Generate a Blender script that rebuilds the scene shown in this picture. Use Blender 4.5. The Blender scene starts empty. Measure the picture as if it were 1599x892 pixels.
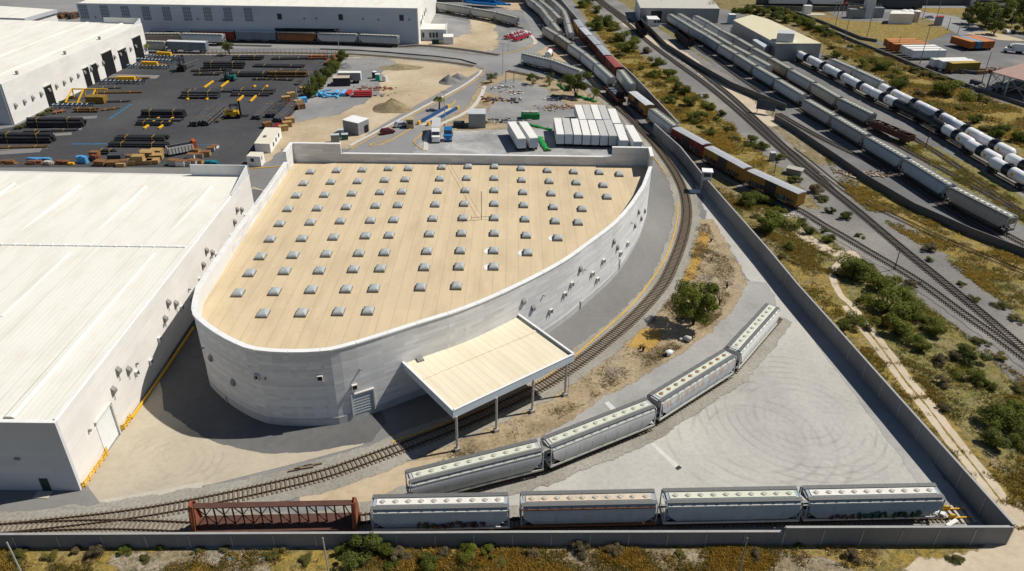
import bpy, bmesh, math, random
from mathutils import Vector, Matrix, noise
R = math.radians
random.seed(7)
scene = bpy.context.scene
COL = scene.collection

# ------------------------------------------------------------------ camera, light
F_PX, PITCH, ROLL, CAM_H = 1173.3, R(30.47), R(0.7525), 76.47
cam_d = bpy.data.cameras.new('camera'); cam = bpy.data.objects.new('camera', cam_d); COL.objects.link(cam)
cam_d.sensor_width = 36.0; cam_d.lens = 36.0 * F_PX / 1599.0
cam_d.clip_start = 1.0; cam_d.clip_end = 9000.0
CF = Vector((0, math.cos(PITCH), -math.sin(PITCH))); CU0 = Vector((0, math.sin(PITCH), math.cos(PITCH))); CR0 = Vector((1, 0, 0))
CR = CR0*math.cos(ROLL) + CU0*math.sin(ROLL); CU = -CR0*math.sin(ROLL) + CU0*math.cos(ROLL)
CO = Vector((0, 0, CAM_H))
cam.matrix_world = Matrix(((CR.x, CU.x, -CF.x, 0), (CR.y, CU.y, -CF.y, 0), (CR.z, CU.z, -CF.z, CAM_H), (0, 0, 0, 1)))
scene.camera = cam

SUN_AZ, SUN_EL = R(16.1), R(51.0)          # direction towards the sun: angle from +x, elevation
sun_dir = Vector((math.cos(SUN_AZ)*math.cos(SUN_EL), math.sin(SUN_AZ)*math.cos(SUN_EL), math.sin(SUN_EL)))
world = bpy.data.worlds.new('World'); scene.world = world; world.use_nodes = True
wn = world.node_tree.nodes; wl = world.node_tree.links
sky = wn.new('ShaderNodeTexSky'); sky.sky_type = 'NISHITA'; sky.sun_disc = False
sky.sun_elevation = SUN_EL; sky.sun_rotation = math.pi/2 - SUN_AZ
sky.altitude = 1500; sky.air_density = 0.9; sky.dust_density = 0.4; sky.ozone_density = 1.0
bg = wn['Background']; bg.inputs[1].default_value = 0.065
wl.new(sky.outputs[0], bg.inputs[0])
sun_l = bpy.data.lights.new('sun', 'SUN'); sun_l.energy = 5.0; sun_l.angle = R(0.53); sun_l.color = (1.0, 0.945, 0.86)
sun = bpy.data.objects.new('sun', sun_l); COL.objects.link(sun)
sun.rotation_euler = (-sun_dir).to_track_quat('-Z', 'Y').to_euler()
sun.location = (0, 100, 300)
scene.view_settings.view_transform = 'Standard'
try: scene.view_settings.look = 'None'
except Exception: pass
scene.view_settings.exposure = 0.0; scene.view_settings.gamma = 1.0
scene.cycles.transparent_max_bounces = 24
scene.cycles.max_bounces = 6; scene.cycles.diffuse_bounces = 2

# ------------------------------------------------------------------ surveying helpers (photo measurement -> place on the ground)
def ray(px, py):
    return (CF + CR*((px-799.5)/F_PX) - CU*((py-446.0)/F_PX))
def G(px, py, z=0.0):
    d = ray(px, py); t = (z-CAM_H)/d.z
    return CO + d*t
def proj_y(p):
    v = p - CO
    return 446.0 - F_PX*(v.dot(CU))/(v.dot(CF))
def height(foot, top):
    f = G(*foot); lo, hi = 0.0, 60.0
    for _ in range(40):
        m = (lo+hi)/2
        if proj_y(f + Vector((0, 0, m))) > top[1]: lo = m
        else: hi = m
    return lo
def on_wall(px, py, line):
    """point and outward direction where the sight line meets a vertical wall drawn as a plan polyline"""
    d = ray(px, py); best = None
    for a, b in zip(line, line[1:]):
        ex, ey = b[0]-a[0], b[1]-a[1]
        det = d.x*(-ey) + ex*d.y
        if abs(det) < 1e-9: continue
        rx, ry = a[0]-CO.x, a[1]-CO.y
        t = (rx*(-ey) + ex*ry)/det
        s = (d.x*ry - d.y*rx)/det
        if t > 0 and -0.02 <= s <= 1.02 and (best is None or t < best[0]):
            n = Vector((-ey, ex, 0)).normalized()
            if n.dot(d) > 0: n = -n
            best = (t, CO + d*t, n)
    return (best[1], best[2]) if best else (None, None)

# ------------------------------------------------------------------ object helpers
def setp(o, label=None, cat=None, group=None, kind=None):
    if label: o['label'] = label
    if cat: o['category'] = cat
    if group: o['group'] = group
    if kind: o['kind'] = kind
    return o
def thing(name, label, cat, loc=(0, 0, 0), rz=0.0, group=None):
    o = bpy.data.objects.new(name, None); COL.objects.link(o)
    o.empty_display_size = 0.5
    o.location = loc; o.rotation_euler = (0, 0, rz)
    return setp(o, label, cat, group)
def copy_tree(o, parent=None):
    c = o.copy(); COL.objects.link(c); c.parent = parent
    for ch in KIDS.get(o.name, []):
        k = copy_tree(ch, c); KIDS.setdefault(c.name, []).append(k)
    return c
KIDS = {}
ORD = ['', 'first', 'second', 'third', 'fourth', 'fifth', 'sixth', 'seventh', 'eighth', 'ninth', 'tenth', 'eleventh', 'twelfth', 'thirteenth', 'fourteenth', 'fifteenth', 'sixteenth', 'seventeenth', 'eighteenth', 'nineteenth', 'twentieth']
def ordn(i):
    return ORD[i] if i < len(ORD) else str(i) + ('st' if i % 10 == 1 else 'nd' if i % 10 == 2 else 'rd' if i % 10 == 3 else 'th')

class MB:
    def __init__(s): s.v = []; s.f = []; s.m = []; s.sm = []
    def add(s, vs, fs, mi=0, smooth=False):
        b = len(s.v); s.v += [tuple(v) for v in vs]
        for f in fs: s.f.append(tuple(i+b for i in f)); s.m.append(mi); s.sm.append(smooth)
        return s
    def box(s, c, d, rz=0.0, mi=0, mat=None):
        hx, hy, hz = d[0]/2, d[1]/2, d[2]/2
        cs, sn = math.cos(rz), math.sin(rz); vs = []
        for z in (-hz, hz):
            for x, y in ((-hx, -hy), (hx, -hy), (hx, hy), (-hx, hy)):
                p = Vector((x*cs-y*sn, x*sn+y*cs, z))
                if mat: p = mat @ Vector((x, y, z))
                vs.append(p + Vector(c))
        return s.add(vs, [(3, 2, 1, 0), (4, 5, 6, 7), (0, 1, 5, 4), (1, 2, 6, 5), (2, 3, 7, 6), (3, 0, 4, 7)], mi)
    def bar(s, a, b, w, h=None, mi=0):
        a, b = Vector(a), Vector(b); h = h or w; d = b-a; L = d.length
        if L < 1e-6: return s
        x = d/L; up = Vector((0, 0, 1)) if abs(x.z) < 0.95 else Vector((0, 1, 0))
        y = up.cross(x).normalized(); z = x.cross(y)
        vs = []
        for p in (a, b):
            for sy, sz in ((-1, -1), (1, -1), (1, 1), (-1, 1)):
                vs.append(p + y*(sy*w/2) + z*(sz*h/2))
        return s.add(vs, [(0, 3, 2, 1), (4, 5, 6, 7), (0, 1, 5, 4), (1, 2, 6, 5), (2, 3, 7, 6), (3, 0, 4, 7)], mi)
    def tube(s, pts, r, n=8, mi=0, caps=True):
        """pts a list of points, r a radius or a list of radii"""
        pts = [Vector(p) for p in pts]; rs = r if isinstance(r, (list, tuple)) else [r]*len(pts)
        vs = []; fs = []; N = len(pts)
        for i, p in enumerate(pts):
            d = (pts[min(i+1, N-1)] - pts[max(i-1, 0)]).normalized()
            up = Vector((0, 0, 1)) if abs(d.z) < 0.9 else Vector((0, 1, 0))
            y = up.cross(d).normalized(); z = d.cross(y)
            for k in range(n):
                a = 2*math.pi*k/n
                vs.append(p + (y*math.cos(a) + z*math.sin(a))*rs[i])
        for i in range(N-1):
            for k in range(n):
                k2 = (k+1) % n
                fs.append((i*n+k, i*n+k2, (i+1)*n+k2, (i+1)*n+k))
        s.add(vs, fs, mi, True)
        if caps:
            s.add([vs[k] for k in range(n)][::-1], [tuple(range(n))], mi)
            s.add([vs[(N-1)*n+k] for k in range(n)], [tuple(range(n))], mi)
        return s
    def poly(s, pts, z0, z1, mi=0, top=None, bottom=True):
        """vertical prism over a plan polygon"""
        n = len(pts)
        area = sum(pts[i][0]*pts[(i+1) % n][1] - pts[(i+1) % n][0]*pts[i][1] for i in range(n))
        if area < 0: pts = pts[::-1]
        zt = (lambda p: z1) if not callable(z1) else z1
        vs = [(p[0], p[1], z0) for p in pts] + [(p[0], p[1], zt(p)) for p in pts]
        s.add(vs, [(i, (i+1) % n, n+(i+1) % n, n+i) for i in range(n)], mi)
        s.add(vs[n:], [tuple(range(n))], mi if top is None else top)
        if bottom: s.add(vs[:n][::-1], [tuple(range(n))], mi)
        return s
    def wall(s, line, z0, z1, th=0.2, mi=0):
        """a wall of even thickness along a plan polyline; z1 a number or a function of the point"""
        n = len(line); pts = [Vector((p[0], p[1], 0)) for p in line]; zt = z1 if callable(z1) else (lambda p: z1)
        L = []; Rr = []
        for i, p in enumerate(pts):
            d0 = (p-pts[i-1]).normalized() if i else None; d1 = (pts[i+1]-p).normalized() if i < n-1 else None
            d = ((d0 or d1) + (d1 or d0)).normalized(); nn = Vector((-d.y, d.x, 0))
            c = nn.dot(Vector((-(d1 or d0).y, (d1 or d0).x, 0))); nn = nn/max(c, 0.4)
            L.append(p+nn*th/2); Rr.append(p-nn*th/2)
        for i in range(n-1):
            a, b, c, d = Rr[i], Rr[i+1], L[i+1], L[i]
            za, zb = zt(pts[i]), zt(pts[i+1])
            vs = [(a.x, a.y, z0), (b.x, b.y, z0), (c.x, c.y, z0), (d.x, d.y, z0), (a.x, a.y, za), (b.x, b.y, zb), (c.x, c.y, zb), (d.x, d.y, za)]
            fs = [(4, 5, 6, 7), (0, 1, 5, 4), (2, 3, 7, 6)]
            if i == 0: fs.append((3, 0, 4, 7))
            if i == n-2: fs.append((1, 2, 6, 5))
            s.add(vs, fs, mi)
        return s
    def loft(s, rings, mi=0, smooth=True, closed=True, caps=True):
        n = len(rings[0]); vs = [p for r in rings for p in r]; fs = []
        for i in range(len(rings)-1):
            for k in range(n if closed else n-1):
                k2 = (k+1) % n
                fs.append((i*n+k, i*n+k2, (i+1)*n+k2, (i+1)*n+k))
        s.add(vs, fs, mi, smooth)
        if caps:
            s.add(rings[0][::-1], [tuple(range(n))], mi); s.add(rings[-1], [tuple(range(n))], mi)
        return s
    def build(s, name, mats, parent=None, world_coords=False, label=None):
        if not isinstance(mats, (list, tuple)): mats = [mats]
        me = bpy.data.meshes.new(name)
        off = Vector(parent.location) if (parent is not None and world_coords) else Vector((0, 0, 0))
        me.from_pydata([(v[0]-off.x, v[1]-off.y, v[2]-off.z) for v in s.v], [], s.f); me.update()
        for m in mats: me.materials.append(m)
        me.polygons.foreach_set('material_index', s.m)
        me.polygons.foreach_set('use_smooth', s.sm)
        uv = me.uv_layers.new(name='uv'); data = uv.data
        for p in me.polygons:
            nz = p.normal
            if abs(nz.z) > 0.75:
                for li in p.loop_indices:
                    co = me.vertices[me.loops[li].vertex_index].co; data[li].uv = (co.x, co.y)
            else:
                t = Vector((-nz.y, nz.x)).normalized()
                for li in p.loop_indices:
                    co = me.vertices[me.loops[li].vertex_index].co; data[li].uv = (co.x*t.x+co.y*t.y, co.z)
        o = bpy.data.objects.new(name, me); COL.objects.link(o)
        if parent is not None:
            o.parent = parent; KIDS.setdefault(parent.name, []).append(o)
        if label: o['label'] = label
        return o

# ------------------------------------------------------------------ materials
def _n(nt, t, **kw):
    nd = nt.nodes.new(t)
    for k, v in kw.items(): setattr(nd, k, v)
    return nd
def c4(c): return (c[0], c[1], c[2], 1.0)
def hexc(r, g, b):
    f = lambda v: (v/255.0/12.92) if v/255.0 <= 0.04045 else ((v/255.0+0.055)/1.055)**2.4
    return (f(r), f(g), f(b))
class Mat:
    def __init__(s, name, rough=0.8, metallic=0.0, spec=0.3):
        s.m = bpy.data.materials.new(name); s.m.use_nodes = True; s.nt = s.m.node_tree
        s.b = s.nt.nodes['Principled BSDF']; s.out = s.nt.nodes['Material Output']
        s.b.inputs['Roughness'].default_value = rough; s.b.inputs['Metallic'].default_value = metallic
        s.b.inputs['Specular IOR Level'].default_value = spec
        s._pos = s._uv = s._obj = None
    def L(s, a, b): s.nt.links.new(a, b)
    def pos(s):
        if s._pos is None: s._pos = _n(s.nt, 'ShaderNodeNewGeometry').outputs['Position']
        return s._pos
    def uv(s):
        if s._uv is None: s._uv = _n(s.nt, 'ShaderNodeTexCoord').outputs['UV']
        return s._uv
    def obj(s):
        if s._obj is None: s._obj = _n(s.nt, 'ShaderNodeTexCoord').outputs['Object']
        return s._obj
    def scaled(s, vec, sc):
        m = _n(s.nt, 'ShaderNodeMapping'); m.inputs['Scale'].default_value = sc; s.L(vec, m.inputs['Vector']); return m.outputs[0]
    def noise(s, scale, detail=4, rough=0.6, vec=None, dist=0.0):
        t = _n(s.nt, 'ShaderNodeTexNoise'); t.inputs['Scale'].default_value = scale; t.inputs['Detail'].default_value = detail
        t.inputs['Roughness'].default_value = rough; t.inputs['Distortion'].default_value = dist
        s.L(vec if vec is not None else s.pos(), t.inputs['Vector']); return t.outputs['Fac']
    def voronoi(s, scale, vec=None, feature='F1', out='Distance'):
        t = _n(s.nt, 'ShaderNodeTexVoronoi', feature=feature); t.inputs['Scale'].default_value = scale
        s.L(vec if vec is not None else s.pos(), t.inputs['Vector']); return t.outputs[out]
    def wave(s, scale, vec, dirn='X', prof='SIN', typ='BANDS', dist=0.0):
        t = _n(s.nt, 'ShaderNodeTexWave', wave_type=typ, wave_profile=prof)
        if typ == 'BANDS': t.bands_direction = dirn
        else: t.rings_direction = 'Z'
        t.inputs['Scale'].default_value = scale; t.inputs['Distortion'].default_value = dist; t.inputs['Detail'].default_value = 3
        s.L(vec, t.inputs['Vector']); return t.outputs['Fac']
    def ramp(s, fac, stops):
        r = _n(s.nt, 'ShaderNodeValToRGB'); e = r.color_ramp.elements
        while len(e) < len(stops): e.new(0.5)
        for el, (p, c) in zip(e, stops):
            el.position = p; el.color = c4(c) if isinstance(c, (tuple, list)) else (c, c, c, 1)
        s.L(fac, r.inputs[0]); return r.outputs[0]
    def mix(s, fac, a, b, mode='MIX'):
        m = _n(s.nt, 'ShaderNodeMix', data_type='RGBA', blend_type=mode)
        if isinstance(fac, (int, float)): m.inputs[0].default_value = fac
        else: s.L(fac, m.inputs[0])
        for i, x in ((6, a), (7, b)):
            if isinstance(x, (tuple, list)): m.inputs[i].default_value = c4(x)
            else: s.L(x, m.inputs[i])
        return m.outputs[2]
    def math(s, op, a, b=None, clamp=False):
        m = _n(s.nt, 'ShaderNodeMath', operation=op); m.use_clamp = clamp
        for i, x in ((0, a), (1, b)):
            if x is None: continue
            if isinstance(x, (int, float)): m.inputs[i].default_value = x
            else: s.L(x, m.inputs[i])
        return m.outputs[0]
    def color(s, c):
        if isinstance(c, (tuple, list)): s.b.inputs['Base Color'].default_value = c4(c)
        else: s.L(c, s.b.inputs['Base Color'])
        return s
    def bump(s, h, strength=0.3, dist=0.05):
        b = _n(s.nt, 'ShaderNodeBump'); b.inputs['Strength'].default_value = strength; b.inputs['Distance'].default_value = dist
        s.L(h, b.inputs['Height']); s.L(b.outputs[0], s.b.inputs['Normal']); return s
    def feather(s, scale=0.5):
        """ragged edge: the patch thins out over its rim, where the vertex value 'edge' falls from 1 to 0"""
        a = _n(s.nt, 'ShaderNodeAttribute', attribute_name='edge').outputs['Fac']
        nz = s.noise(scale, 5, 0.65)
        v = s.math('ADD', a, s.math('MULTIPLY', s.math('SUBTRACT', nz, 0.5), 1.5))
        al = s.math('MULTIPLY', s.math('SUBTRACT', v, 0.42), 6.0, True)
        fu = s.math('GREATER_THAN', a, 0.97); al = s.math('MAXIMUM', al, fu)
        tr = _n(s.nt, 'ShaderNodeBsdfTransparent'); mx = _n(s.nt, 'ShaderNodeMixShader')
        s.L(al, mx.inputs[0]); s.L(tr.outputs[0], mx.inputs[1]); s.L(s.b.outputs[0], mx.inputs[2]); s.L(mx.outputs[0], s.out.inputs[0])
        return s
_cache = {}
def paint(name, c, var=0.12, scale=0.7, rough=0.6, metallic=0.0, dirt=None, dirt_amt=0.0, coords='pos', spec=0.3):
    """weathered paint or sheet: base colour with soft tonal variation and some dirt"""
    if name in _cache: return _cache[name]
    M = Mat(name, rough, metallic, spec); v = M.pos() if coords == 'pos' else M.obj()
    if coords == 'obj':      # every car weathers in its own way
        rd = _n(M.nt, 'ShaderNodeObjectInfo').outputs['Random']; ad = _n(M.nt, 'ShaderNodeVectorMath', operation='ADD'); M.L(v, ad.inputs[0])
        cb = _n(M.nt, 'ShaderNodeCombineXYZ'); M.L(M.math('MULTIPLY', rd, 90.0), cb.inputs[0]); M.L(M.math('MULTIPLY', rd, 37.0), cb.inputs[1]); M.L(cb.outputs[0], ad.inputs[1]); v = ad.outputs[0]
    n1 = M.noise(scale, 5, 0.6, v)
    lo = tuple(x*(1-var) for x in c); hi = tuple(min(1, x*(1+var)) for x in c)
    col = M.ramp(n1, [(0.3, lo), (0.7, hi)])
    if dirt is not None:
        n2 = M.noise(scale*2.3, 6, 0.7, M.scaled(v, (1, 1, 0.35)))
        col = M.mix(M.math('MULTIPLY', M.ramp(n2, [(0.5, 0.0), (0.72, 1.0)]), dirt_amt), col, dirt)
    if coords == 'obj':
        col = M.mix(1.0, col, M.ramp(rd, [(0.0, .80), (0.5, .96), (1.0, 1.10)]), 'MULTIPLY')
        st = M.noise(1.1, 5, 0.7, M.scaled(v, (2.2, .3, .12))); col = M.mix(M.math('MULTIPLY', M.ramp(st, [(0.55, 0.0), (0.72, 1.0)]), .35), col, tuple(x*.5 for x in c))
    M.color(col); _cache[name] = M.m; return M.m
# ------------------------------------------------------------------ ground materials
def ground(name, stops, scale=0.08, fine=1.2, fine_amt=0.35, speck=None, speck_amt=0.0, rings=None, feather=0.0, bump=0.0, rough=0.95, dist=0.0, stretch=None):
    if name in _cache: return _cache[name]
    M = Mat(name, rough, 0, 0.15); v = M.pos() if stretch is None else M.scaled(M.pos(), stretch)
    col = M.ramp(M.noise(scale, 7, 0.62, v, dist), stops)
    f = M.noise(fine, 6, 0.75)
    g = M.ramp(f, [(0.25, 1.0-fine_amt), (0.5, 1.0), (0.78, 1.0+fine_amt*0.6)])
    col = M.mix(1.0, col, g, 'MULTIPLY')
    if speck is not None:
        s2 = M.noise(fine*0.35, 8, 0.8, dist=0.6)
        col = M.mix(M.math('MULTIPLY', M.ramp(s2, [(0.56, 0.0), (0.66, 1.0)]), speck_amt), col, speck)
    if rings is not None:
        for (cx, cy, sc, amt, r0, r1) in rings:
            mp = _n(M.nt, 'ShaderNodeMapping'); mp.inputs['Location'].default_value = (-cx, -cy, 0); M.L(M.pos(), mp.inputs['Vector'])
            w = M.wave(sc, mp.outputs[0], typ='RINGS', dist=1.2)
            ln = _n(M.nt, 'ShaderNodeVectorMath', operation='LENGTH'); M.L(mp.outputs[0], ln.inputs[0]); d = ln.outputs['Value']
            band = M.math('MULTIPLY', M.math('GREATER_THAN', d, r0), M.math('LESS_THAN', d, r1))
            lines = M.ramp(w, [(0.72, 0.0), (0.95, 1.0)])
            gate = M.ramp(M.noise(0.16, 3, 0.6), [(0.42, 0.0), (0.6, 1.0)])
            k = M.math('MULTIPLY', M.math('MULTIPLY', M.math('MULTIPLY', lines, gate), band), amt)
            col = M.mix(k, col, tuple(c*0.62 for c in stops[0][1]))
    M.color(col)
    if bump: M.bump(f, bump, 0.12)
    if feather: M.feather(feather)
    _cache[name] = M.m; return M.m

def scrubland(name, pal, scale=0.06, feather=0.0):
    """dry scrub seen from above: soil, straw and ochre grass, olive weeds, dark tufts"""
    soil, straw, grass, olive, dark = pal
    M = Mat(name, 0.95, 0, 0.1)
    col = M.ramp(M.noise(scale, 6, 0.6, None, 0.9), [(0.30, olive), (0.42, grass), (0.52, soil), (0.60, grass), (0.72, straw)])
    col = M.mix(M.ramp(M.noise(0.22, 6, 0.7, None, 0.5), [(0.46, 0.0), (0.60, 0.85)]), col, grass)
    col = M.mix(M.ramp(M.noise(0.33, 7, 0.72, M.scaled(M.pos(), (1, 1.2, 1)), 0.8), [(0.50, 0.0), (0.62, 0.8)]), col, olive)
    col = M.mix(M.ramp(M.noise(0.9, 8, 0.8, None, 0.4), [(0.47, 0.0), (0.60, 0.9)]), col, dark)
    col = M.mix(M.ramp(M.noise(1.7, 8, 0.8), [(0.56, 0.0), (0.70, 0.75)]), col, straw)
    f = M.noise(3.2, 6, 0.8); col = M.mix(1.0, col, M.ramp(f, [(0.28, 0.4), (0.5, 1.0), (0.75, 1.5)]), 'MULTIPLY')
    M.color(col); M.bump(M.noise(0.9, 8, 0.75), 0.6, 0.35)
    if feather: M.feather(feather)
    _cache[name] = M.m; return M.m
m_scrub = scrubland('dry_scrub_soil', [(.29, .235, .15), (.40, .32, .17), (.26, .19, .072), (.155, .15, .048), (.075, .076, .032)])
m_ochre = scrubland('ochre_grass_soil', [(.31, .235, .11), (.39, .30, .12), (.31, .215, .05), (.18, .155, .045), (.10, .09, .032)], 0.09, 0.35)
m_olive = scrubland('olive_grass_soil', [(.26, .22, .11), (.35, .30, .14), (.24, .20, .065), (.15, .15, .043), (.075, .08, .03)], 0.08, 0.35)
m_greybrush = scrubland('grey_brush_soil', [(.38, .33, .26), (.44, .38, .29), (.27, .21, .12), (.16, .145, .075), (.10, .09, .055)], 0.1, 0.35)
m_compound = ground('compound_gravel', [(0.3, (.15, .153, .155)), (0.5, (.20, .20, .20)), (0.7, (.27, .265, .255))], 0.03, 0.7, 0.22, (.34, .32, .28), 0.35)
m_lightgravel = ground('pale_crushed_gravel', [(0.26, (.335, .325, .30)), (0.42, (.41, .397, .364)), (0.56, (.455, .44, .402)), (0.72, (.505, .485, .44))], 0.06, 1.4, 0.18, (.53, .515, .475), 0.4,
                       rings=[(45, 91, 0.21, 0.30, 5, 16), (37, 86, 0.15, 0.26, 7, 15), (50, 86, 0.24, 0.2, 4, 11)], feather=0.4, stretch=(1, 0.6, 1))
m_tan = ground('tan_bare_dirt', [(0.3, (.33, .26, .165)), (0.5, (.45, .36, .24)), (0.7, (.55, .47, .34))], 0.035, 0.6, 0.2, (.30, .235, .14), 0.4, feather=0.25)
m_greylot = ground('grey_lot_gravel', [(0.3, (.185, .19, .19)), (0.5, (.245, .245, .24)), (0.72, (.34, .33, .305))], 0.05, 0.9, 0.18, (.36, .34, .30), 0.35, feather=0.22)
m_asphalt = ground('worn_asphalt', [(0.3, (.165, .163, .156)), (0.5, (.20, .197, .187)), (0.7, (.245, .24, .228))], 0.04, 0.8, 0.14, (.24, .235, .22), 0.25, stretch=(1, .5, 1))
m_road = ground('road_asphalt', [(0.3, (.20, .20, .20)), (0.5, (.245, .245, .24)), (0.7, (.30, .295, .285))], 0.03, 0.7, 0.12, (.34, .33, .31), 0.25)
m_darkasphalt = ground('dark_yard_asphalt', [(0.3, (.052, .053, .057)), (0.5, (.064, .065, .069)), (0.7, (.085, .085, .088))], 0.035, 0.6, 0.16, (.13, .13, .125), 0.28)
m_laneasphalt = ground('lane_asphalt', [(0.3, (.10, .10, .10)), (0.5, (.13, .13, .128)), (0.7, (.17, .168, .16))], 0.05, 0.8, 0.12, (.2, .19, .18), 0.2, feather=0.3)  # darker asphalt for the lane beside the curved building
m_apron = ground('apron_concrete', [(0.3, (.37, .325, .25)), (0.5, (.445, .39, .30)), (0.7, (.52, .46, .35))], 0.06, 1.1, 0.13, (.29, .27, .235), 0.35,
                 rings=[(-48, 79, 0.25, 0.2, 2, 7), (-46, 82, 0.2, 0.15, 4, 10)])
m_slab = ground('pale_concrete', [(0.3, (.42, .385, .33)), (0.7, (.50, .46, .39))], 0.2, 1.6, 0.12, (.38, .35, .3), 0.3)
m_verge = ground('dry_verge', [(0.28, (.17, .13, .08)), (0.42, (.30, .235, .145)), (0.55, (.38, .30, .19)), (0.66, (.25, .215, .17)), (0.76, (.40, .33, .23))], 0.14, 1.8, 0.6, (.15, .12, .075), 0.75, feather=0.5, bump=0.5)
m_yellowgrass = ground('yellow_grass_patch', [(0.3, (.33, .20, .05)), (0.6, (.44, .28, .08))], 0.2, 1.5, 0.4, (.2, .15, .06), 0.5, feather=0.6, bump=0.4)
m_ballast = ground('ballast_stone', [(0.3, (.24, .225, .19)), (0.5, (.30, .285, .245)), (0.7, (.36, .345, .30))], 0.07, 2.2, 0.42, (.17, .15, .12), 0.4, feather=0.6, bump=0.6)
m_ballast_grey = ground('ballast_grey', [(0.3, (.165, .157, .148)), (0.5, (.215, .204, .188)), (0.7, (.30, .28, .245))], 0.05, 1.8, 0.35, (.1, .085, .06), 0.4, feather=0.4, bump=0.5)
m_yardgravel = ground('rail_yard_gravel', [(0.3, (.12, .122, .125)), (0.5, (.16, .16, .16)), (0.72, (.25, .24, .225))], 0.03, 0.8, 0.25, (.22, .2, .16), 0.35, feather=0.2)
m_trucklot = ground('scuffed_truck_lot', [(0.3, (.22, .22, .22)), (0.5, (.32, .32, .315)), (0.7, (.47, .465, .45))], 0.09, 0.9, 0.22, (.55, .54, .52), 0.5, dist=0.8)
m_drive = ground('drive_gravel', [(0.28, (.26, .255, .245)), (0.45, (.33, .325, .31)), (0.7, (.42, .41, .385))], 0.07, 1.2, 0.18, (.46, .45, .42), 0.4, feather=0.4)
m_trail = ground('pale_trail_dirt', [(0.3, (.44, .36, .26)), (0.7, (.58, .49, .37))], 0.1, 0.9, 0.2, (.26, .2, .11), 0.25, feather=0.55)
m_drain = paint('drain_concrete', (.57, .56, .53), .1, 1.0)
m_yline = paint('kerb_yellow_paint', (.66, .36, .02), .15, 1.5, .6, dirt=(.35, .27, .12), dirt_amt=.5)
m_wline = paint('pale_kerb', (.55, .52, .46), .1, 1.0)
m_blueline = paint('floor_blue_paint', (.035, .13, .25), .3, 1.2)

# ------------------------------------------------------------------ ground sheets
from mathutils.geometry import tessellate_polygon
def outline(pts, step, jit, seed):
    out = []; n = len(pts); rnd = random.Random(seed)
    for i in range(n):
        a, b = Vector(pts[i][:2]), Vector(pts[(i+1) % n][:2]); k = max(1, int((b-a).length/step))
        for j in range(k):
            p = a.lerp(b, j/k)
            if jit: p += Vector((rnd.uniform(-jit, jit), rnd.uniform(-jit, jit)))
            out.append(p)
    return out
PATCHES = []
def inside(x, y, poly):
    c = False; n = len(poly); j = n-1
    for i in range(n):
        xi, yi = poly[i][0], poly[i][1]; xj, yj = poly[j][0], poly[j][1]
        if (yi > y) != (yj > y) and x < (xj-xi)*(y-yi)/(yj-yi)+xi: c = not c
        j = i
    return c
def gz(p):
    """height of the topmost ground sheet at a place"""
    z = 0.0
    for bb, poly, pz in PATCHES:
        if pz > z and bb[0] <= p.x <= bb[2] and bb[1] <= p.y <= bb[3] and inside(p.x, p.y, poly): z = pz
    return z
def level(pts, edge):
    """sheets that overlap lie one centimetre above each other; sheets that do not may share a level"""
    e = edge*0.9+0.3; bb = (min(p.x for p in pts)-e, min(p.y for p in pts)-e, max(p.x for p in pts)+e, max(p.y for p in pts)+e); z = 0.0
    for b2, poly, pz in PATCHES:
        if pz <= z or b2[2] < bb[0] or b2[0] > bb[2] or b2[3] < bb[1] or b2[1] > bb[3]: continue
        dense = len(pts) > 40 or len(poly) > 40
        hit = any(inside(p.x, p.y, poly) for p in pts) or any(inside(q[0], q[1], [(p.x, p.y) for p in pts]) for q in poly[::(4 if len(poly) > 60 else 1)])
        if not hit:
            L = outline(pts, 3.0, 0, 1); hit = any(inside(p.x, p.y, poly) or any((p.x-q[0])**2+(p.y-q[1])**2 < (e*1.2)**2 for q in poly[::3]) for p in L)
        if hit: z = pz
    z += 0.010; PATCHES.append((bb, [(p.x, p.y) for p in pts], z)); return z
def patch(name, mat, px, edge=0.0, kind='structure', z=None, world=None, step=3.0):
    pts = [G(*p) for p in px] if world is None else [Vector((p[0], p[1], 0)) for p in world]
    area = sum(pts[i].x*pts[(i+1) % len(pts)].y - pts[(i+1) % len(pts)].x*pts[i].y for i in range(len(pts)))
    if area < 0: pts = pts[::-1]
    if z is None: z = level(pts, edge)
    if edge:
        o = outline(pts, step, edge*0.22, len(name)*7+len(pts)); n = len(o); inn = []; out = []
        for i, p in enumerate(o):
            t = (o[(i+1) % n]-o[i-1]).normalized(); nn = Vector((t.y, -t.x))
            inn.append(p); out.append(p+nn*edge*0.85)
        vs = [(p.x, p.y, z) for p in inn] + [(p.x, p.y, z-.005) for p in out]
        fs = [tuple(t) for t in tessellate_polygon([[Vector((p.x, p.y, 0)) for p in inn]])]
        fs += [(i, n+i, n+(i+1) % n, (i+1) % n) for i in range(n)]
    else:
        n = len(pts); vs = [(p.x, p.y, z) for p in pts]; fs = [tuple(t) for t in tessellate_polygon([[Vector((p.x, p.y, 0)) for p in pts]])]
    # all faces up
    ff = []
    for f in fs:
        a, b, c = (Vector(vs[f[k]]) for k in (0, 1, 2))
        ff.append(f if (b-a).cross(c-a).z > 0 else f[::-1])
    me = bpy.data.meshes.new(name); me.from_pydata(vs, [], ff); me.update(); me.materials.append(mat)
    at = me.attributes.new('edge', 'FLOAT', 'POINT')
    at.data.foreach_set('value', ([1.0]*n + [0.0]*n) if edge else [1.0]*n)
    ob = bpy.data.objects.new(name, me); COL.objects.link(ob); ob['kind'] = kind
    return ob
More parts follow.
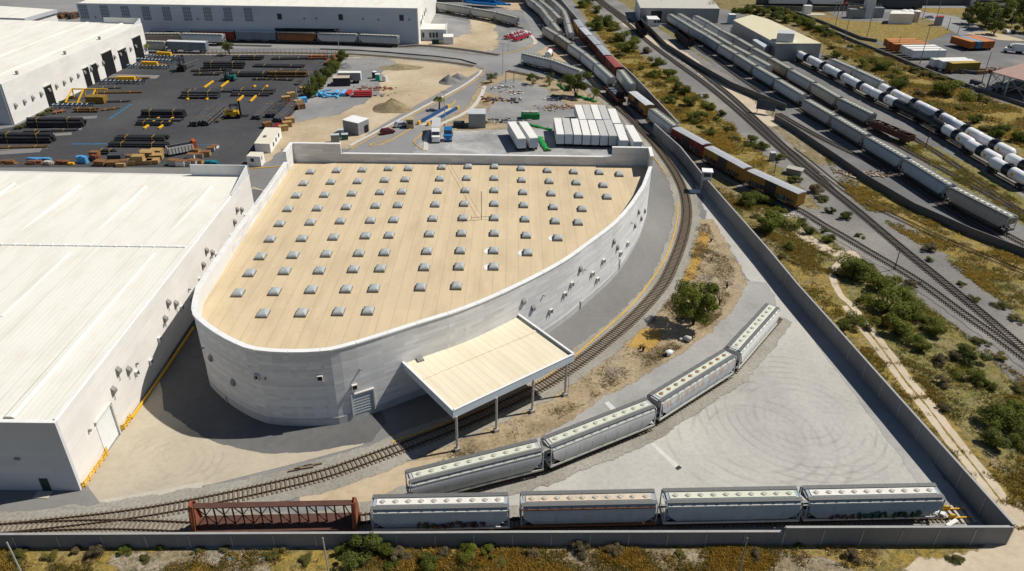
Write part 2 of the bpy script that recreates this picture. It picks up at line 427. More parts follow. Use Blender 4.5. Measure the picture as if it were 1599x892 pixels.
def smooth_line(pts, step=1.5):
    """Catmull-Rom through plan points, evenly resampled"""
    P = [Vector((p[0], p[1], 0)) for p in pts]; out = []
    for i in range(len(P)-1):
        p0 = P[i-1] if i else P[0]*2-P[1]; p1, p2 = P[i], P[i+1]; p3 = P[i+2] if i+2 < len(P) else P[-1]*2-P[-2]
        k = max(2, int((p2-p1).length/step))
        for j in range(k):
            t = j/k
            out.append(0.5*((2*p1)+(p2-p0)*t+(2*p0-5*p1+4*p2-p3)*t*t+(3*p1-p0-3*p2+p3)*t**3))
    out.append(P[-1]); return out
def offset_line(line, d):
    out = []
    for i, p in enumerate(line):
        t = (line[min(i+1, len(line)-1)]-line[max(i-1, 0)]).normalized(); out.append(p+Vector((-t.y, t.x, 0))*d)
    return out
def ribbon(name, mat, line, width, edge=0.0, kind='structure', z=None):
    l = offset_line(line, width/2); r = offset_line(line, -width/2)
    return patch(name, mat, None, edge, kind, z, world=l+r[::-1])
def GL(px): return [G(*p) for p in px]

E9 = 4200
patch('terrain', m_scrub, None, world=[(-E9, -400), (E9, -400), (E9, 2*E9), (-E9, 2*E9)], z=0.0)
# scrub tints outside the walls
patch('verge_grass', m_ochre, [(-60, 905), (-60, 866), (160, 868), (330, 858), (560, 870), (760, 864), (1000, 856), (1400, 852), (1510, 862), (1400, 880), (1000, 900), (600, 905)], 2.5)
patch('verge_brush', m_greybrush, [(220, 905), (180, 872), (300, 862), (400, 872), (420, 905)], 2.0)
patch('verge_brush', m_greybrush, [(900, 905), (860, 862), (960, 855), (1030, 866), (1210, 872), (1330, 885), (1300, 905)], 2.0)
patch('scrub_field', m_ochre, [(905, 25), (940, 60), (985, 130), (1060, 200), (1140, 250), (1200, 285), (1180, 230), (1090, 150), (1020, 110), (960, 60), (925, 20)], 4.0)
patch('scrub_field', m_olive, [(1240, 420), (1300, 440), (1420, 560), (1560, 700), (1640, 740), (1640, 590), (1500, 520), (1400, 450), (1330, 400), (1260, 350), (1200, 330)], 4.0)
patch('scrub_field', m_ochre, [(1230, 410), (1300, 500), (1400, 610), (1480, 700), (1560, 790), (1600, 790), (1520, 700), (1420, 590), (1340, 500), (1290, 420)], 3.0)
patch('scrub_field', m_ochre, [(1290, 250), (1350, 285), (1440, 320), (1530, 360), (1640, 420), (1640, 460), (1540, 440), (1450, 395), (1350, 340), (1300, 290)], 4.0)
patch('scrub_field', m_olive, [(1430, 385), (1520, 420), (1640, 470), (1640, 545), (1560, 500), (1490, 440)], 4.0)
patch('dry_field', m_ochre, [(1230, 22), (1300, 30), (1400, 37), (1480, 47), (1440, 68), (1375, 62), (1300, 42)], 4.0)
patch('dry_field', m_ochre, [(1340, 120), (1440, 160), (1560, 210), (1640, 250), (1640, 185), (1530, 160), (1450, 130), (1380, 100)], 5.0)
patch('dry_field', m_ochre, [(1440, 13), (1520, 14), (1512, 20), (1450, 20)], 3.0)
patch('plain_ground', m_compound, [(-300, -20), (878, -20), (967, 100), (1062, 193), (1040, 240), (1100, 295), (1246, 462), (1439, 690), (1568, 848), (-400, 853)])
patch('rail_yard_ground', m_yardgravel, [(985, 18), (1112, 12), (1200, 33), (1280, 85), (1400, 150), (1500, 215), (1640, 300), (1640, 400), (1520, 365), (1400, 300), (1290, 228), (1205, 168), (1130, 112), (1040, 55)], 4.0)
patch('yard_grass', m_olive, [(1395, 218), (1440, 222), (1530, 268), (1640, 340), (1640, 372), (1540, 312), (1460, 262)], 2.5)
patch('yard_grass', m_olive, [(1035, 42), (1060, 62), (1110, 100), (1098, 104), (1050, 72), (1020, 48)], 2.0)
patch('track_verge', m_ballast_grey, [(900, -6), (955, -6), (1010, 36), (1070, 75), (1150, 132), (1215, 175), (1290, 240), (1345, 305), (1420, 360), (1500, 432), (1640, 540), (1640, 640), (1500, 505), (1420, 448), (1335, 392), (1240, 332), (1290, 330), (1280, 310), (1200, 240), (1110, 160), (1040, 108), (980, 62)], 3.5)
patch('track_verge', m_greybrush, [(1150, 132), (1205, 172), (1290, 245), (1280, 258), (1210, 200), (1150, 150)], 3.0)
patch('track_verge', m_trail, [(985, 33), (1060, 78), (1150, 140), (1215, 195), (1203, 196), (1130, 140), (1050, 84), (975, 38)], 2.5)
patch('container_yard', m_yardgravel, [(1370, 66), (1450, 66), (1500, 48), (1640, 70), (1640, 150), (1560, 160), (1470, 118)], 3.0)
patch('access_road', m_road, [(1180, 12), (1400, 13), (1460, 21), (1515, 30), (1540, 50), (1500, 56), (1460, 34), (1420, 22), (1410, 36), (1320, 32), (1290, 17)])
patch('access_road', m_road, [(1380, 7), (1640, 8), (1640, 13), (1380, 13)])
patch('car_park', m_yardgravel, [(1560, 55), (1640, 52), (1640, 66), (1570, 62)], 2)
patch('field_path', m_tan, [(1545, 50), (1580, 58), (1600, 64), (1560, 62), (1510, 52)], 2)
patch('yard_slab', m_yardgravel, [(1290, 17), (1400, 20), (1412, 34), (1320, 32)], 1.5)
# inside the compound, far to near
patch('upper_lot', m_greylot, [(665, 22), (760, 40), (830, 55), (850, 95), (770, 86), (700, 78), (655, 66)], 3.0)
patch('upper_lot_dirt', m_tan, [(742, 28), (765, 32), (770, 60), (765, 78), (730, 72), (715, 60), (740, 52)], 5.0)
patch('upper_lot_dirt', m_tan, [(752, 2), (800, -3), (836, 2), (832, 14), (800, 16), (780, 10)], 4.0)
patch('upper_lot_dirt', m_tan, [(655, 58), (700, 60), (760, 78), (756, 84), (690, 76), (640, 70)], 3.0)
patch('siding_dirt', m_tan, [(840, 80), (870, 66), (900, 84), (960, 130), (940, 140), (905, 100), (860, 92)], 3.0)
patch('north_plain', m_road, [(-60, -12), (125, -12), (128, 36), (60, 36), (-60, 26)])
patch('dirt_lot', m_tan, [(545, 90), (620, 93), (700, 98), (742, 106), (752, 112), (640, 170), (540, 232), (440, 230), (398, 265), (384, 262), (440, 200), (480, 150), (520, 100)], 2.0)
patch('gravel_lot', m_greylot, [(536, 92), (606, 93), (612, 104), (592, 112), (586, 130), (582, 148), (560, 160), (520, 178), (478, 186), (462, 190), (482, 154), (515, 105)], 4.0)
patch('pipe_yard_asphalt', m_darkasphalt, [(-80, 268), (-80, 215), (24, 198), (100, 158), (226, 86), (300, 86), (400, 86), (538, 84), (520, 98), (480, 150), (440, 200), (386, 262)])
patch('site_road', m_asphalt, [(-80, 288), (-80, 262), (386, 262), (420, 262), (447, 258), (410, 296), (395, 300)])
patch('site_road', m_road, [(210, 64), (400, 67), (520, 69), (640, 76), (745, 87), (795, 86), (835, 72), (838, 62), (820, 30), (815, 14), (838, 12), (862, 50), (870, 65), (840, 80), (815, 90), (800, 112), (752, 145), (735, 165), (690, 190), (664, 215), (658, 240), (540, 240), (575, 208), (640, 170), (754, 108), (742, 100), (690, 92), (600, 80), (500, 76), (210, 76)])
patch('debris_lot', m_verge, [(752, 130), (800, 112), (850, 120), (930, 150), (950, 190), (880, 200), (770, 205), (690, 206), (690, 192), (736, 166)], 2.5)
patch('debris_lot_gravel', m_greylot, [(758, 140), (800, 124), (850, 140), (870, 160), (920, 190), (870, 200), (780, 190), (760, 180), (770, 165), (800, 155)], 3.0)
patch('truck_lot', m_trucklot, [(640, 246), (664, 206), (800, 203), (880, 199), (960, 196), (1000, 220), (1014, 246)])
patch('lane', m_asphalt, [(1006, 262), (1030, 245), (1062, 290), (1060, 330), (1045, 395), (1018, 440), (985, 480), (900, 553), (830, 600), (720, 648), (625, 690), (566, 693), (584, 640), (620, 600), (800, 560), (900, 470), (960, 420), (1000, 350)])
patch('apron', m_apron, [(395, 292), (300, 470), (300, 505), (230, 620), (122, 772), (135, 788), (330, 757), (470, 722), (566, 696), (590, 640), (490, 640), (390, 630), (330, 560), (345, 480), (420, 300)])
patch('lane', m_laneasphalt, [(395, 296), (300, 500), (252, 590), (262, 640), (300, 668), (345, 692), (420, 706), (500, 702), (580, 688), (600, 660), (590, 630), (490, 640), (390, 630), (330, 560), (345, 480), (420, 300)], 0.8)
patch('apron_edge', m_slab, [(142, 788), (165, 780), (318, 753), (314, 768), (240, 780), (150, 790)])
patch('front_strip', m_asphalt, [(-80, 806), (-80, 760), (125, 760), (145, 788), (60, 800)], 1.0)
patch('gravel_yard', m_lightgravel, [(1100, 305), (1120, 322), (1250, 490), (1350, 620), (1448, 752), (1440, 785), (1000, 785), (780, 785), (880, 735), (1020, 655), (1120, 590), (1195, 500), (1185, 455), (1150, 400), (1108, 350)], 1.4)
patch('service_drive', m_drive, [(1155, 440), (1190, 445), (1210, 478), (1140, 545), (1010, 625), (850, 690), (640, 742), (690, 726), (850, 668), (960, 600), (1060, 545), (1130, 495)], 2.0)
patch('dry_verge', m_verge, [(640, 742), (660, 718), (720, 694), (850, 630), (930, 570), (1000, 510), (1060, 440), (1085, 345), (1110, 345), (1140, 395), (1160, 440), (1130, 495), (1060, 548), (960, 608), (850, 672), (700, 728)], 1.6)
patch('dry_verge_grass', m_yellowgrass, [(1082, 360), (1104, 365), (1092, 400), (1078, 435), (1064, 440), (1072, 405)], 1.6)
patch('dry_verge_grass', m_yellowgrass, [(1000, 515), (1030, 515), (1028, 530), (1005, 545), (985, 540)], 1.6)
patch('dry_verge_dirt', m_tan, [(470, 770), (560, 740), (660, 724), (720, 712), (640, 748), (632, 775), (560, 782), (470, 785)], 2.0)
patch('wall_strip', m_drive, [(1085, 290), (1104, 300), (1250, 475), (1420, 680), (1540, 835), (1500, 835), (1440, 755), (1250, 500), (1120, 330)], 1.0)
patch('trail', m_trail, [(1560, 860), (1580, 800), (1600, 790), (1660, 820), (1660, 920), (1500, 920), (1420, 888), (1500, 880)], 2.5)
TR = [(1338, 396), (1306, 408), (1293, 425), (1299, 446), (1310, 465), (1325, 478), (1348, 508), (1378, 545), (1412, 592), (1448, 635), (1490, 690), (1535, 745), (1580, 805)]
tl_ = smooth_line(GL(TR), 2.0)
ribbon('trail_rut', m_trail, offset_line(tl_, 0.75), 0.95, 0.4)
ribbon('trail_rut', m_trail, offset_line(tl_[len(tl_)//3:], -0.85), 0.85, 0.4)
ribbon('access_track', m_trail, smooth_line(GL([(1236, 350), (1262, 372), (1300, 395), (1338, 398)]), 2), 2.2, 1.6)
# concrete drains in the yard
for i, q in enumerate([[(1008, 686), (1013, 684), (1060, 727), (1054, 731)], [(944, 630), (950, 627), (965, 641), (957, 644)]]):
    patch('drain_channel', m_drain, q)
patch('drain_grate', paint('grate_black', (.03, .03, .03), .2), [(1054, 731), (1060, 727), (1065, 731), (1058, 735)])
# kerbs with painted faces
def kerb(name, px, w=0.22, h=0.13, mat=None, label=None, closed=False):
    line = smooth_line(GL(px), 1.2)
    o = MB().wall(line, 0.0, h+max(gz(p) for p in line[::4]), w).build(name, mat or m_yline); o['kind'] = 'structure'; return o
kerb('lane_kerb', [(612, 691), (680, 668), (760, 637), (830, 604), (890, 562), (940, 519), (985, 478), (1020, 434), (1044, 392), (1057, 345), (1058, 316)])
kerb('lane_kerb', [(1020, 246), (1030, 258), (1042, 274)])
kerb('road_kerb', [(548, 233), (600, 204), (660, 172), (720, 140), (750, 120), (757, 110), (752, 105)])
kerb('road_kerb', [(666, 236), (656, 232), (646, 222), (654, 214), (666, 203)])
kerb('road_kerb', [(781, 86), (810, 79), (828, 73), (837, 66), (836, 60)])
kerb('road_kerb', [(578, 229), (592, 227), (615, 217), (642, 201)], .3)
kerb('road_kerb', [(578, 229), (580, 225), (600, 220), (608, 218)], .2)
kerb('road_kerb', [(700, 167), (708, 162), (711, 157)], .3)
kerb('road_path', [(664, 236), (672, 205), (720, 180), (738, 168), (750, 152), (757, 135)], 1.3, .12, m_wline)
kerb('road_path', [(546, 228), (600, 200), (660, 168), (720, 136), (746, 118), (752, 110)], 1.0, .10, m_wline)
kerb('road_path', [(820, 48), (828, 55), (836, 64), (834, 70)], 1.6, .10, m_wline)
kerb('road_kerb', [(390, 264), (420, 262), (447, 259)], .35, .15)
kerb('road_line', [(585, 218), (640, 190), (700, 160)], .12, .010)
for i, q in enumerate([[(169, 186), (173, 186), (207, 163), (203, 163)], [(112, 224.3), (112, 225.8), (174, 225.8), (174, 224.3)], [(250, 226.6), (250, 227.4), (340, 226.2), (340, 225.6)]]):
    patch('floor_marking', m_blueline, q)
for q in ([(150, 180), (270, 180), (300, 190), (200, 215), (130, 215)],):
    pass
# ------------------------------------------------------------------ building materials
def panel_wall(name, c, bw=3.4, bh=1.5, var=0.07, dirt=(.36, .34, .30), dirt_amt=0.35, mortar=0.0, rough=0.7, joint=.9):
    """precast panels: courses of slightly different tone, fine joints, vertical weathering streaks"""
    if name in _cache: return _cache[name]
    M = Mat(name, rough, 0, 0.2); uv = M.uv()
    br = _n(M.nt, 'ShaderNodeTexBrick'); M.L(uv, br.inputs['Vector'])
    br.inputs['Scale'].default_value = 1.0; br.inputs['Brick Width'].default_value = bw; br.inputs['Row Height'].default_value = bh
    br.inputs['Mortar Size'].default_value = 0.018; br.inputs['Mortar Smooth'].default_value = 0.3
    br.inputs['Color1'].default_value = c4(tuple(x*(1-var) for x in c)); br.inputs['Color2'].default_value = c4(tuple(min(1, x*(1+var)) for x in c))
    br.inputs['Mortar'].default_value = c4(tuple(x*joint for x in c)); br.offset = 0.5
    col = br.outputs['Color']
    big = M.ramp(M.noise(0.09, 4, 0.6), [(0.3, .93), (0.7, 1.05)]); col = M.mix(1.0, col, big, 'MULTIPLY')
    st = M.noise(0.9, 6, 0.7, M.scaled(uv, (0.22, 2.6, 1)))
    col = M.mix(M.math('MULTIPLY', M.ramp(st, [(0.5, 0.0), (0.74, 1.0)]), dirt_amt), col, dirt)
    M.color(col); _cache[name] = M.m; return M.m
def seam_roof(name, c, pitch, var=0.05, axis='X', dirt=(.5, .4, .28), dirt_amt=0.3, seam=0.8, cross=0.0, rot=0.0, fine=0.0):
    """standing-seam sheet: strips of slightly different tone with dark seams and blotchy weathering"""
    if name in _cache: return _cache[name]
    M = Mat(name, 0.75, 0, 0.2)
    mp = _n(M.nt, 'ShaderNodeMapping'); mp.inputs['Rotation'].default_value = (0, 0, rot); M.L(M.pos(), mp.inputs['Vector'])
    sp = _n(M.nt, 'ShaderNodeSeparateXYZ'); M.L(mp.outputs[0], sp.inputs[0]); u = sp.outputs['XYZ'.index(axis)]; w = sp.outputs['YXZ'.index(axis)]
    k = M.math('DIVIDE', u, pitch); cell = M.math('FLOOR', k); fr = M.math('FRACT', k)
    wk = M.math('FLOOR', M.math('DIVIDE', w, 13.0))
    wn_ = _n(M.nt, 'ShaderNodeTexWhiteNoise', noise_dimensions='2D'); cb = _n(M.nt, 'ShaderNodeCombineXYZ'); M.L(cell, cb.inputs[0]); M.L(wk, cb.inputs[1]); M.L(cb.outputs[0], wn_.inputs['Vector'])
    col = M.ramp(wn_.outputs['Value'], [(0.0, tuple(x*(1-var) for x in c)), (1.0, tuple(min(1, x*(1+var)) for x in c))])
    d = M.noise(0.35, 6, 0.65, M.scaled(mp.outputs[0], (1, 0.25, 1) if axis == 'X' else (0.25, 1, 1)))
    col = M.mix(M.math('MULTIPLY', M.ramp(d, [(0.45, 0.0), (0.75, 1.0)]), dirt_amt), col, dirt)
    d2 = M.noise(1.3, 5, 0.7, M.scaled(mp.outputs[0], (0.4, 1.6, 1) if axis == 'X' else (1.6, 0.4, 1)))
    col = M.mix(M.math('MULTIPLY', M.ramp(d2, [(0.55, 0.0), (0.75, 1.0)]), dirt_amt*0.6), col, dirt)
    ln = M.math('LESS_THAN', M.math('ABSOLUTE', M.math('SUBTRACT', fr, 0.5)), 0.11/pitch)
    col = M.mix(M.math('MULTIPLY', ln, 1-seam), col, tuple(x*0.35 for x in c))
    if fine:
        f2 = M.math('FRACT', M.math('DIVIDE', u, fine)); l2 = M.math('LESS_THAN', f2, 0.3)
        col = M.mix(M.math('MULTIPLY', l2, 0.10), col, tuple(x*0.5 for x in c))
    M.color(col); _cache[name] = M.m; return M.m
m_wall_main = panel_wall('main_wall_panels', (.66, .66, .65), 3.2, .62, .11, (.43, .43, .435), .75)
m_plinth = paint('wall_plinth', (.50, .50, .48), .08, .8, dirt=(.3, .3, .28), dirt_amt=.3)
m_coping = paint('white_coping', (.76, .76, .74), .05, .5, .5)
m_roof_tan = seam_roof('tan_roof_sheet', (.595, .48, .31), 2.25, .035, dirt=(.42, .33, .205), dirt_amt=.6, seam=.83)
m_parapet_in = paint('parapet_inside', (.66, .66, .64), .05, .4)
m_wh_roof = seam_roof('white_roof_sheet', (.76, .745, .67), 8.0, .012, dirt=(.60, .56, .46), dirt_amt=.6, seam=.86, fine=0.8)
m_wh_wall = panel_wall('white_wall_panels', (.76, .735, .69), 6.0, 1.6, .045, (.52, .47, .40), .34)
m_wh_front_shade = panel_wall('shade_toned_front_panels', (.58, .59, .60), 9.0, 1.5, .05, (.5, .49, .47), .2)  # white panels again, with the front's shade put into a darker, cooler colour
m_vent = paint('vent_hood_grey', (.24, .235, .22), .15, 2, .5, dirt=(.12, .11, .1), dirt_amt=.4)
m_vent_lt = paint('vent_hood_pale', (.60, .585, .54), .1, 2, .5)
m_dark = paint('dark_opening', (.012, .012, .014), .1, 1)
m_steel = paint('galvanised_steel', (.47, .47, .46), .1, 2, .45, .4)
m_rail = paint('rusty_rail', (.085, .055, .035), .25, 3, .55, .5)
m_sleeper = paint('weathered_sleeper', (.19, .15, .105), .35, 3, .9)
m_sleeper_c = paint('concrete_sleeper', (.42, .41, .38), .15, 3, .9)
m_door_grey = paint('roller_door_grey', (.42, .47, .49), .06, 1, .5)
m_door_white = paint('roller_door_white', (.72, .73, .72), .04, 1, .5)
m_green = paint('door_green', (.012, .045, .035), .1, 1, .5)
m_yellow = paint('safety_yellow', (.72, .40, .015), .12, 3, .5, dirt=(.3, .2, .05), dirt_amt=.35)
m_conc = panel_wall('wall_concrete_panels', (.20, .205, .21), 4.6, 9.0, .10, (.19, .19, .185), .55, joint=1.35)
m_conc_cap = paint('wall_cap', (.33, .33, .32), .1, 1)
m_conc_far = paint('far_wall_concrete', (.12, .118, .113), .12, .3, dirt=(.11, .1, .09), dirt_amt=.5)
m_block = panel_wall('concrete_block', (.26, .26, .265), 1.0, .5, .06, (.2, .2, .2), .3)
m_sheet = paint('grey_sheet', (.25, .265, .27), .07, .5, .5, .2)
m_sheet_lt = paint('pale_sheet', (.55, .58, .59), .07, .5, .5, .2)
m_longwall = panel_wall('blue_white_wall', (.50, .54, .58), 14.0, 1.5, .03, (.42, .44, .46), .25)
m_glass = paint('dark_window_glass', (.045, .055, .07), .2, 1, .15)
m_brown = paint('brown_roof_sheet', (.33, .215, .175), .08, .3, .7)
m_white = paint('white_paint', (.78, .78, .76), .05, .6, .45)

# ------------------------------------------------------------------ main curved building
HB = lambda p: 13.7 - 1.1*min(1.0, max(0.0, (p[1]-92)/58.0))
front_px = [(312, 498), (340, 519), (370, 535), (400, 545), (450, 548.5), (500, 547), (530, 542), (585, 526), (650, 505), (725, 481), (800, 449), (875, 410), (925, 375), (960, 348), (985, 320), (1005, 290)]
def at_top(px):
    p = G(*px, 13.6)
    for _ in range(5): p = G(*px, HB(p))
    return p
curve = [Vector((-52.5, 163.2, 0)), Vector((-51.9, 122, 0)), Vector((-51.3, 105.5, 0))] + [at_top(p) for p in [(303, 482)]+front_px] + [Vector((31.6, 163.4, 0))]
sm = smooth_line(curve[2:-1], 2.2)
outer = [curve[0], curve[1]] + sm + [curve[-1]]
outer = [Vector((p.x, p.y, 0)) for p in outer]
bld = thing('curved_warehouse', 'tan roofed warehouse with a long curved white panel wall and rows of skylights', 'warehouse', (-10, 130, 0))
th = 0.55
inner_line = offset_line(outer, th/2) if False else outer
mb = MB().wall(outer, 0, lambda p: HB(p), th)
cr0 = Vector((31.7, 163.4, 0))
mb.wall([Vector((-52.5, 163.45, 0)), Vector((-52.5, 169.4, 0)), Vector((-40.9, 169.4, 0))], 0, 15.0, th)
mb.wall([Vector((-40.895, 169.4, 0)), Vector((23.3, 169.4, 0))], 0, 12.6, th)
mb.wall([Vector((23.305, 169.4, 0)), Vector((32.1, 169.4, 0)), Vector((31.7, 163.6, 0))], 0, 15.0, th)
mb.build('wall', m_wall_main, bld, True)
# plinth band on the curved front, cappings in short pieces
cen = Vector((-10, 130, 0))
MB().wall(offset_line(outer, -th/2-0.03) if (offset_line(outer, -1.0)[len(outer)//2]-cen).length > (outer[len(outer)//2]-cen).length else offset_line(outer, th/2+0.03), 0, 1.35, 0.1).build('plinth', m_plinth, bld, True)
mb = MB(); acc = 0
def coping_run(mb, line, ztop, w=0.8, seg=3.2):
    l = smooth_line(line, 0.8) if len(line) == 2 else line; mb = MB()
    d = 0; start = 0
    for i in range(1, len(l)):
        d += (l[i]-l[i-1]).length
        if d >= seg or i == len(l)-1:
            pts = [Vector(p) for p in l[start:i+1]]
            pts[-1] = pts[-1] - (pts[-1]-pts[-2]).normalized()*0.05
            mb.wall(pts, (lambda z: z)(ztop(pts[0]))-0.14 if callable(ztop) else ztop-0.14, (lambda p: ztop(p)+0.10) if callable(ztop) else ztop+0.10, w)
            d = 0; start = i
    mb.build('coping', m_coping, bld, True)
fine_outer = []
for a, b in zip(outer, outer[1:]):
    k = max(1, int((b-a).length/1.6))
    for j in range(k): fine_outer.append(a.lerp(b, j/k))
fine_outer.append(outer[-1])
coping_run(mb, fine_outer, HB)
coping_run(mb, [Vector((-52.5, 163.3, 0)), Vector((-52.5, 169.7, 0))], 15.0)
coping_run(mb, [Vector((-52.0, 169.4, 0)), Vector((-40.8, 169.4, 0))], 15.0)
coping_run(mb, [Vector((-40.5, 169.4, 0)), Vector((23.0, 169.4, 0))], 12.6, .7, 5.5)
coping_run(mb, [Vector((23.2, 169.4, 0)), Vector((31.6, 169.4, 0))], 15.0)
coping_run(mb, [Vector((32.1, 169.8, 0)), Vector((31.7, 163.5, 0))], 15.0)
RZ = 10.4
roof_pts = [(p.x, p.y) for p in outer] + [(32.0, 169.3), (-52.4, 169.3)]
mb = MB(); mb.poly([(p[0], p[1]) for p in roof_pts], RZ-0.4, RZ); mb.build('roof', m_roof_tan, bld, True)
# inner face of the parapet, just proud of the wall
inn = offset_line(outer, th/2+0.04)
if (inn[len(inn)//2]-cen).length > (outer[len(outer)//2]-cen).length: inn = offset_line(outer, -th/2-0.04)
MB().wall(inn[1:-1], RZ-0.1, lambda p: HB(p)-0.15, 0.06).build('parapet_lining', m_parapet_in, bld, True)
# skylights
SKY = [[(485,267),(526,265),(566,264),(607,262),(638,262),(690,260),(731,259),(772,259),(814,262),(855,265),(896,267),(936,268),(967,271)],
 [(474,285),(517,283),(559,282),(601,280),(633,279),(687,278),(729,277),(772,277),(815,280),(858,282),(900,284),(942,288)],
 [(463,304),(507,303),(550,301),(594,299),(628,298),(684,297),(727,296),(772,296),(817,299),(861,301),(904,304),(948,306)],
 [(450,325),(496,324),(541,322),(587,320),(622,319),(680,318),(725,317),(772,317),(818,319),(864,322),(909,325)],
 [(437,348),(485,346),(532,344),(579,343),(615,342),(676,340),(723,339),(772,339),(820,341),(867,344),(903,346)],
 [(422,372),(472,371),(521,369),(571,367),(608,366),(671,364),(721,363),(772,363),(822,366),(871,370)],
 [(407,399),(458,397),(510,395),(561,394),(601,393),(667,391),(719,390),(771,390),(824,393)],
 [(391,424) if False else (390,425),(445,422),(499,421),(552,419),(594,418),(663,416),(717,415),(771,415)],
 [(372,456),(429,454),(486,451),(541,450),(584,449),(657,447),(713,445)], [(411,488),(471,487),(529,485),(575,484)]]
Ms = Mat('skylight_dome', 0.45, 0, 0.4); Ms.color(Ms.ramp(Ms.noise(1.2, 4, .6), [(.3, (.32, .35, .35)), (.7, (.43, .455, .445))])); m_sky = Ms.m
m_curb = paint('skylight_curb', (.20, .19, .175), .15, 2)
m_patch = paint('white_sealant', (.75, .74, .70), .05, 1)
def skylight_mesh():
    m = MB(); m.box((0, 0, 0.16), (2.1, 2.5, 0.32), mi=1)
    rings = []
    for k, (s, z) in enumerate([(1.0, .32), (.97, .46), (.82, .66), (.55, .80), (.2, .86)]):
        n = 6; pts = []
        for (sx, sy, ex, ey) in ((-1, -1, 1, -1), (1, -1, 1, 1), (1, 1, -1, 1), (-1, 1, -1, -1)):
            for j in range(3):
                t = j/3; pts.append(((sx+(ex-sx)*t)*0.98*s, (sy+(ey-sy)*t)*1.18*s, z))
        rings.append(pts)
    m.loft(rings, 0, False, True, True)
    return m
sk0 = None; i = 0
for row in SKY:
    for p in row:
        q = G(p[0], p[1]+1, RZ+0.3)
        if sk0 is None:
            sk0 = skylight_mesh().build('skylight', [m_sky, m_curb], bld); o = sk0
        else:
            o = sk0.copy(); COL.objects.link(o); o.parent = bld
        o.location = (q.x+10, q.y-130, RZ); o.scale = (.86, .86, .95)
for p in ((771, 390), (771, 415), (871, 370), (824, 393)):
    q = G(*p, RZ+0.3); MB().tube([(q.x-0.55, q.y-.1, RZ-0.1), (q.x-0.55, q.y-.1, RZ+0.03)], 1.3, 16).build('sealant_patch', m_patch, bld, True)
# vents, lamps, doors on the curved wall
def hood_mesh(w, h, d, kind):
    m = MB()
    if kind == 'hood':     # sloping sheet-metal hood, open below
        m.add([(-w/2, 0, h), (w/2, 0, h), (w/2, -d, h*.55), (-w/2, -d, h*.55), (-w/2, 0, 0), (w/2, 0, 0), (w/2, -d, 0), (-w/2, -d, 0)],
              [(0, 3, 2, 1), (3, 7, 6, 2), (1, 2, 6, 5), (0, 4, 7, 3)], 0)
        m.add([(-w/2, 0, .03), (w/2, 0, .03), (w/2, -d, .03), (-w/2, -d, .03)], [(0, 1, 2, 3)], 1)
    else:                  # projecting frame round a dark louvre
        m.box((0, -d/2, h), (w, d, .07), mi=0); m.box((-w/2, -d/2, h/2), (.07, d, h), mi=0); m.box((w/2, -d/2, h/2), (.07, d, h), mi=0)
        m.box((0, -.05, h/2), (w-.1, .08, h-.1), mi=1)
    return m
def put_on_wall(px, line, parent, mesh_obj, size_shift=0.0, name='vent'):
    p, n = on_wall(px[0], px[1], line)
    if p is None: return None
    o = mesh_obj() if callable(mesh_obj) else mesh_obj
    o.parent = parent; o.rotation_euler = (0, 0, math.atan2(n.y, n.x)+math.pi/2)
    q = p + n*(th/2*0 + .02) - Vector(parent.location); o.location = (q.x, q.y, q.z-size_shift)
    return o
def placer(name, mb, mats):
    base = [None]
    def f():
        if base[0] is None: base[0] = mb.build(name, mats); return base[0]
        o = base[0].copy(); COL.objects.link(o); return o
    return f
face = offset_line(outer, -th/2) if (offset_line(outer, -1.0)[len(outer)//2]-cen).length > (outer[len(outer)//2]-cen).length else offset_line(outer, th/2)
hoodA = placer('vent_hood', hood_mesh(.7, 1.1, .4, 'hood'), [m_vent, m_dark])
frameA = placer('vent_frame', hood_mesh(.75, 1.0, .42, 'frame'), [m_vent_lt, m_dark])
for p in [(996.6, 330.4), (1000.6, 340.5), (990.7, 352), (958, 376.6), (963.6, 386), (905.6, 419.5), (817, 470), (832, 480), (1006, 329), (330, 558), (365, 596)]:
    put_on_wall(p, face, bld, hoodA, .55)
for p in [(979, 381), (968, 396), (941.4, 408), (924, 428), (881, 460), (859, 486), (892, 444), (932, 437), (500, 590), (553, 604), (402.5, 588.5)]:
    put_on_wall(p, face, bld, frameA, .5)
lampA = placer('wall_lamp', MB().box((0, -.2, 0), (.22, .4, .16)), m_vent)
for p in [(562.5, 576), (415, 590), (848, 461), (912, 421), (985, 348), (319, 543)]: put_on_wall(p, face, bld, lampA)
pipeA = placer('drain_pipe', MB().tube([(0, -.15, 0), (0, -.15, 2.4)], .12, 8), m_vent_lt)
for p in [(905, 484), (966, 418), (357, 633)]: put_on_wall(p, face, bld, pipeA, .3)
dm = MB(); dm.box((0, .0, 1.9), (3.3, .16, 3.8), mi=0); dm.box((-1.75, -.06, 1.95), (.2, .34, 3.9), mi=1); dm.box((1.75, -.06, 1.95), (.2, .34, 3.9), mi=1); dm.box((0, -.06, 4.0), (3.7, .34, .2), mi=1)
for k in range(7): dm.box((0, -.095, .3+k*.52), (3.2, .05, .05), mi=0)
p, n = on_wall(567, 626, face)
o = put_on_wall((567, 626), face, bld, placer('roller_door', dm, [m_door_grey, m_vent_lt]), p.z-0.9)
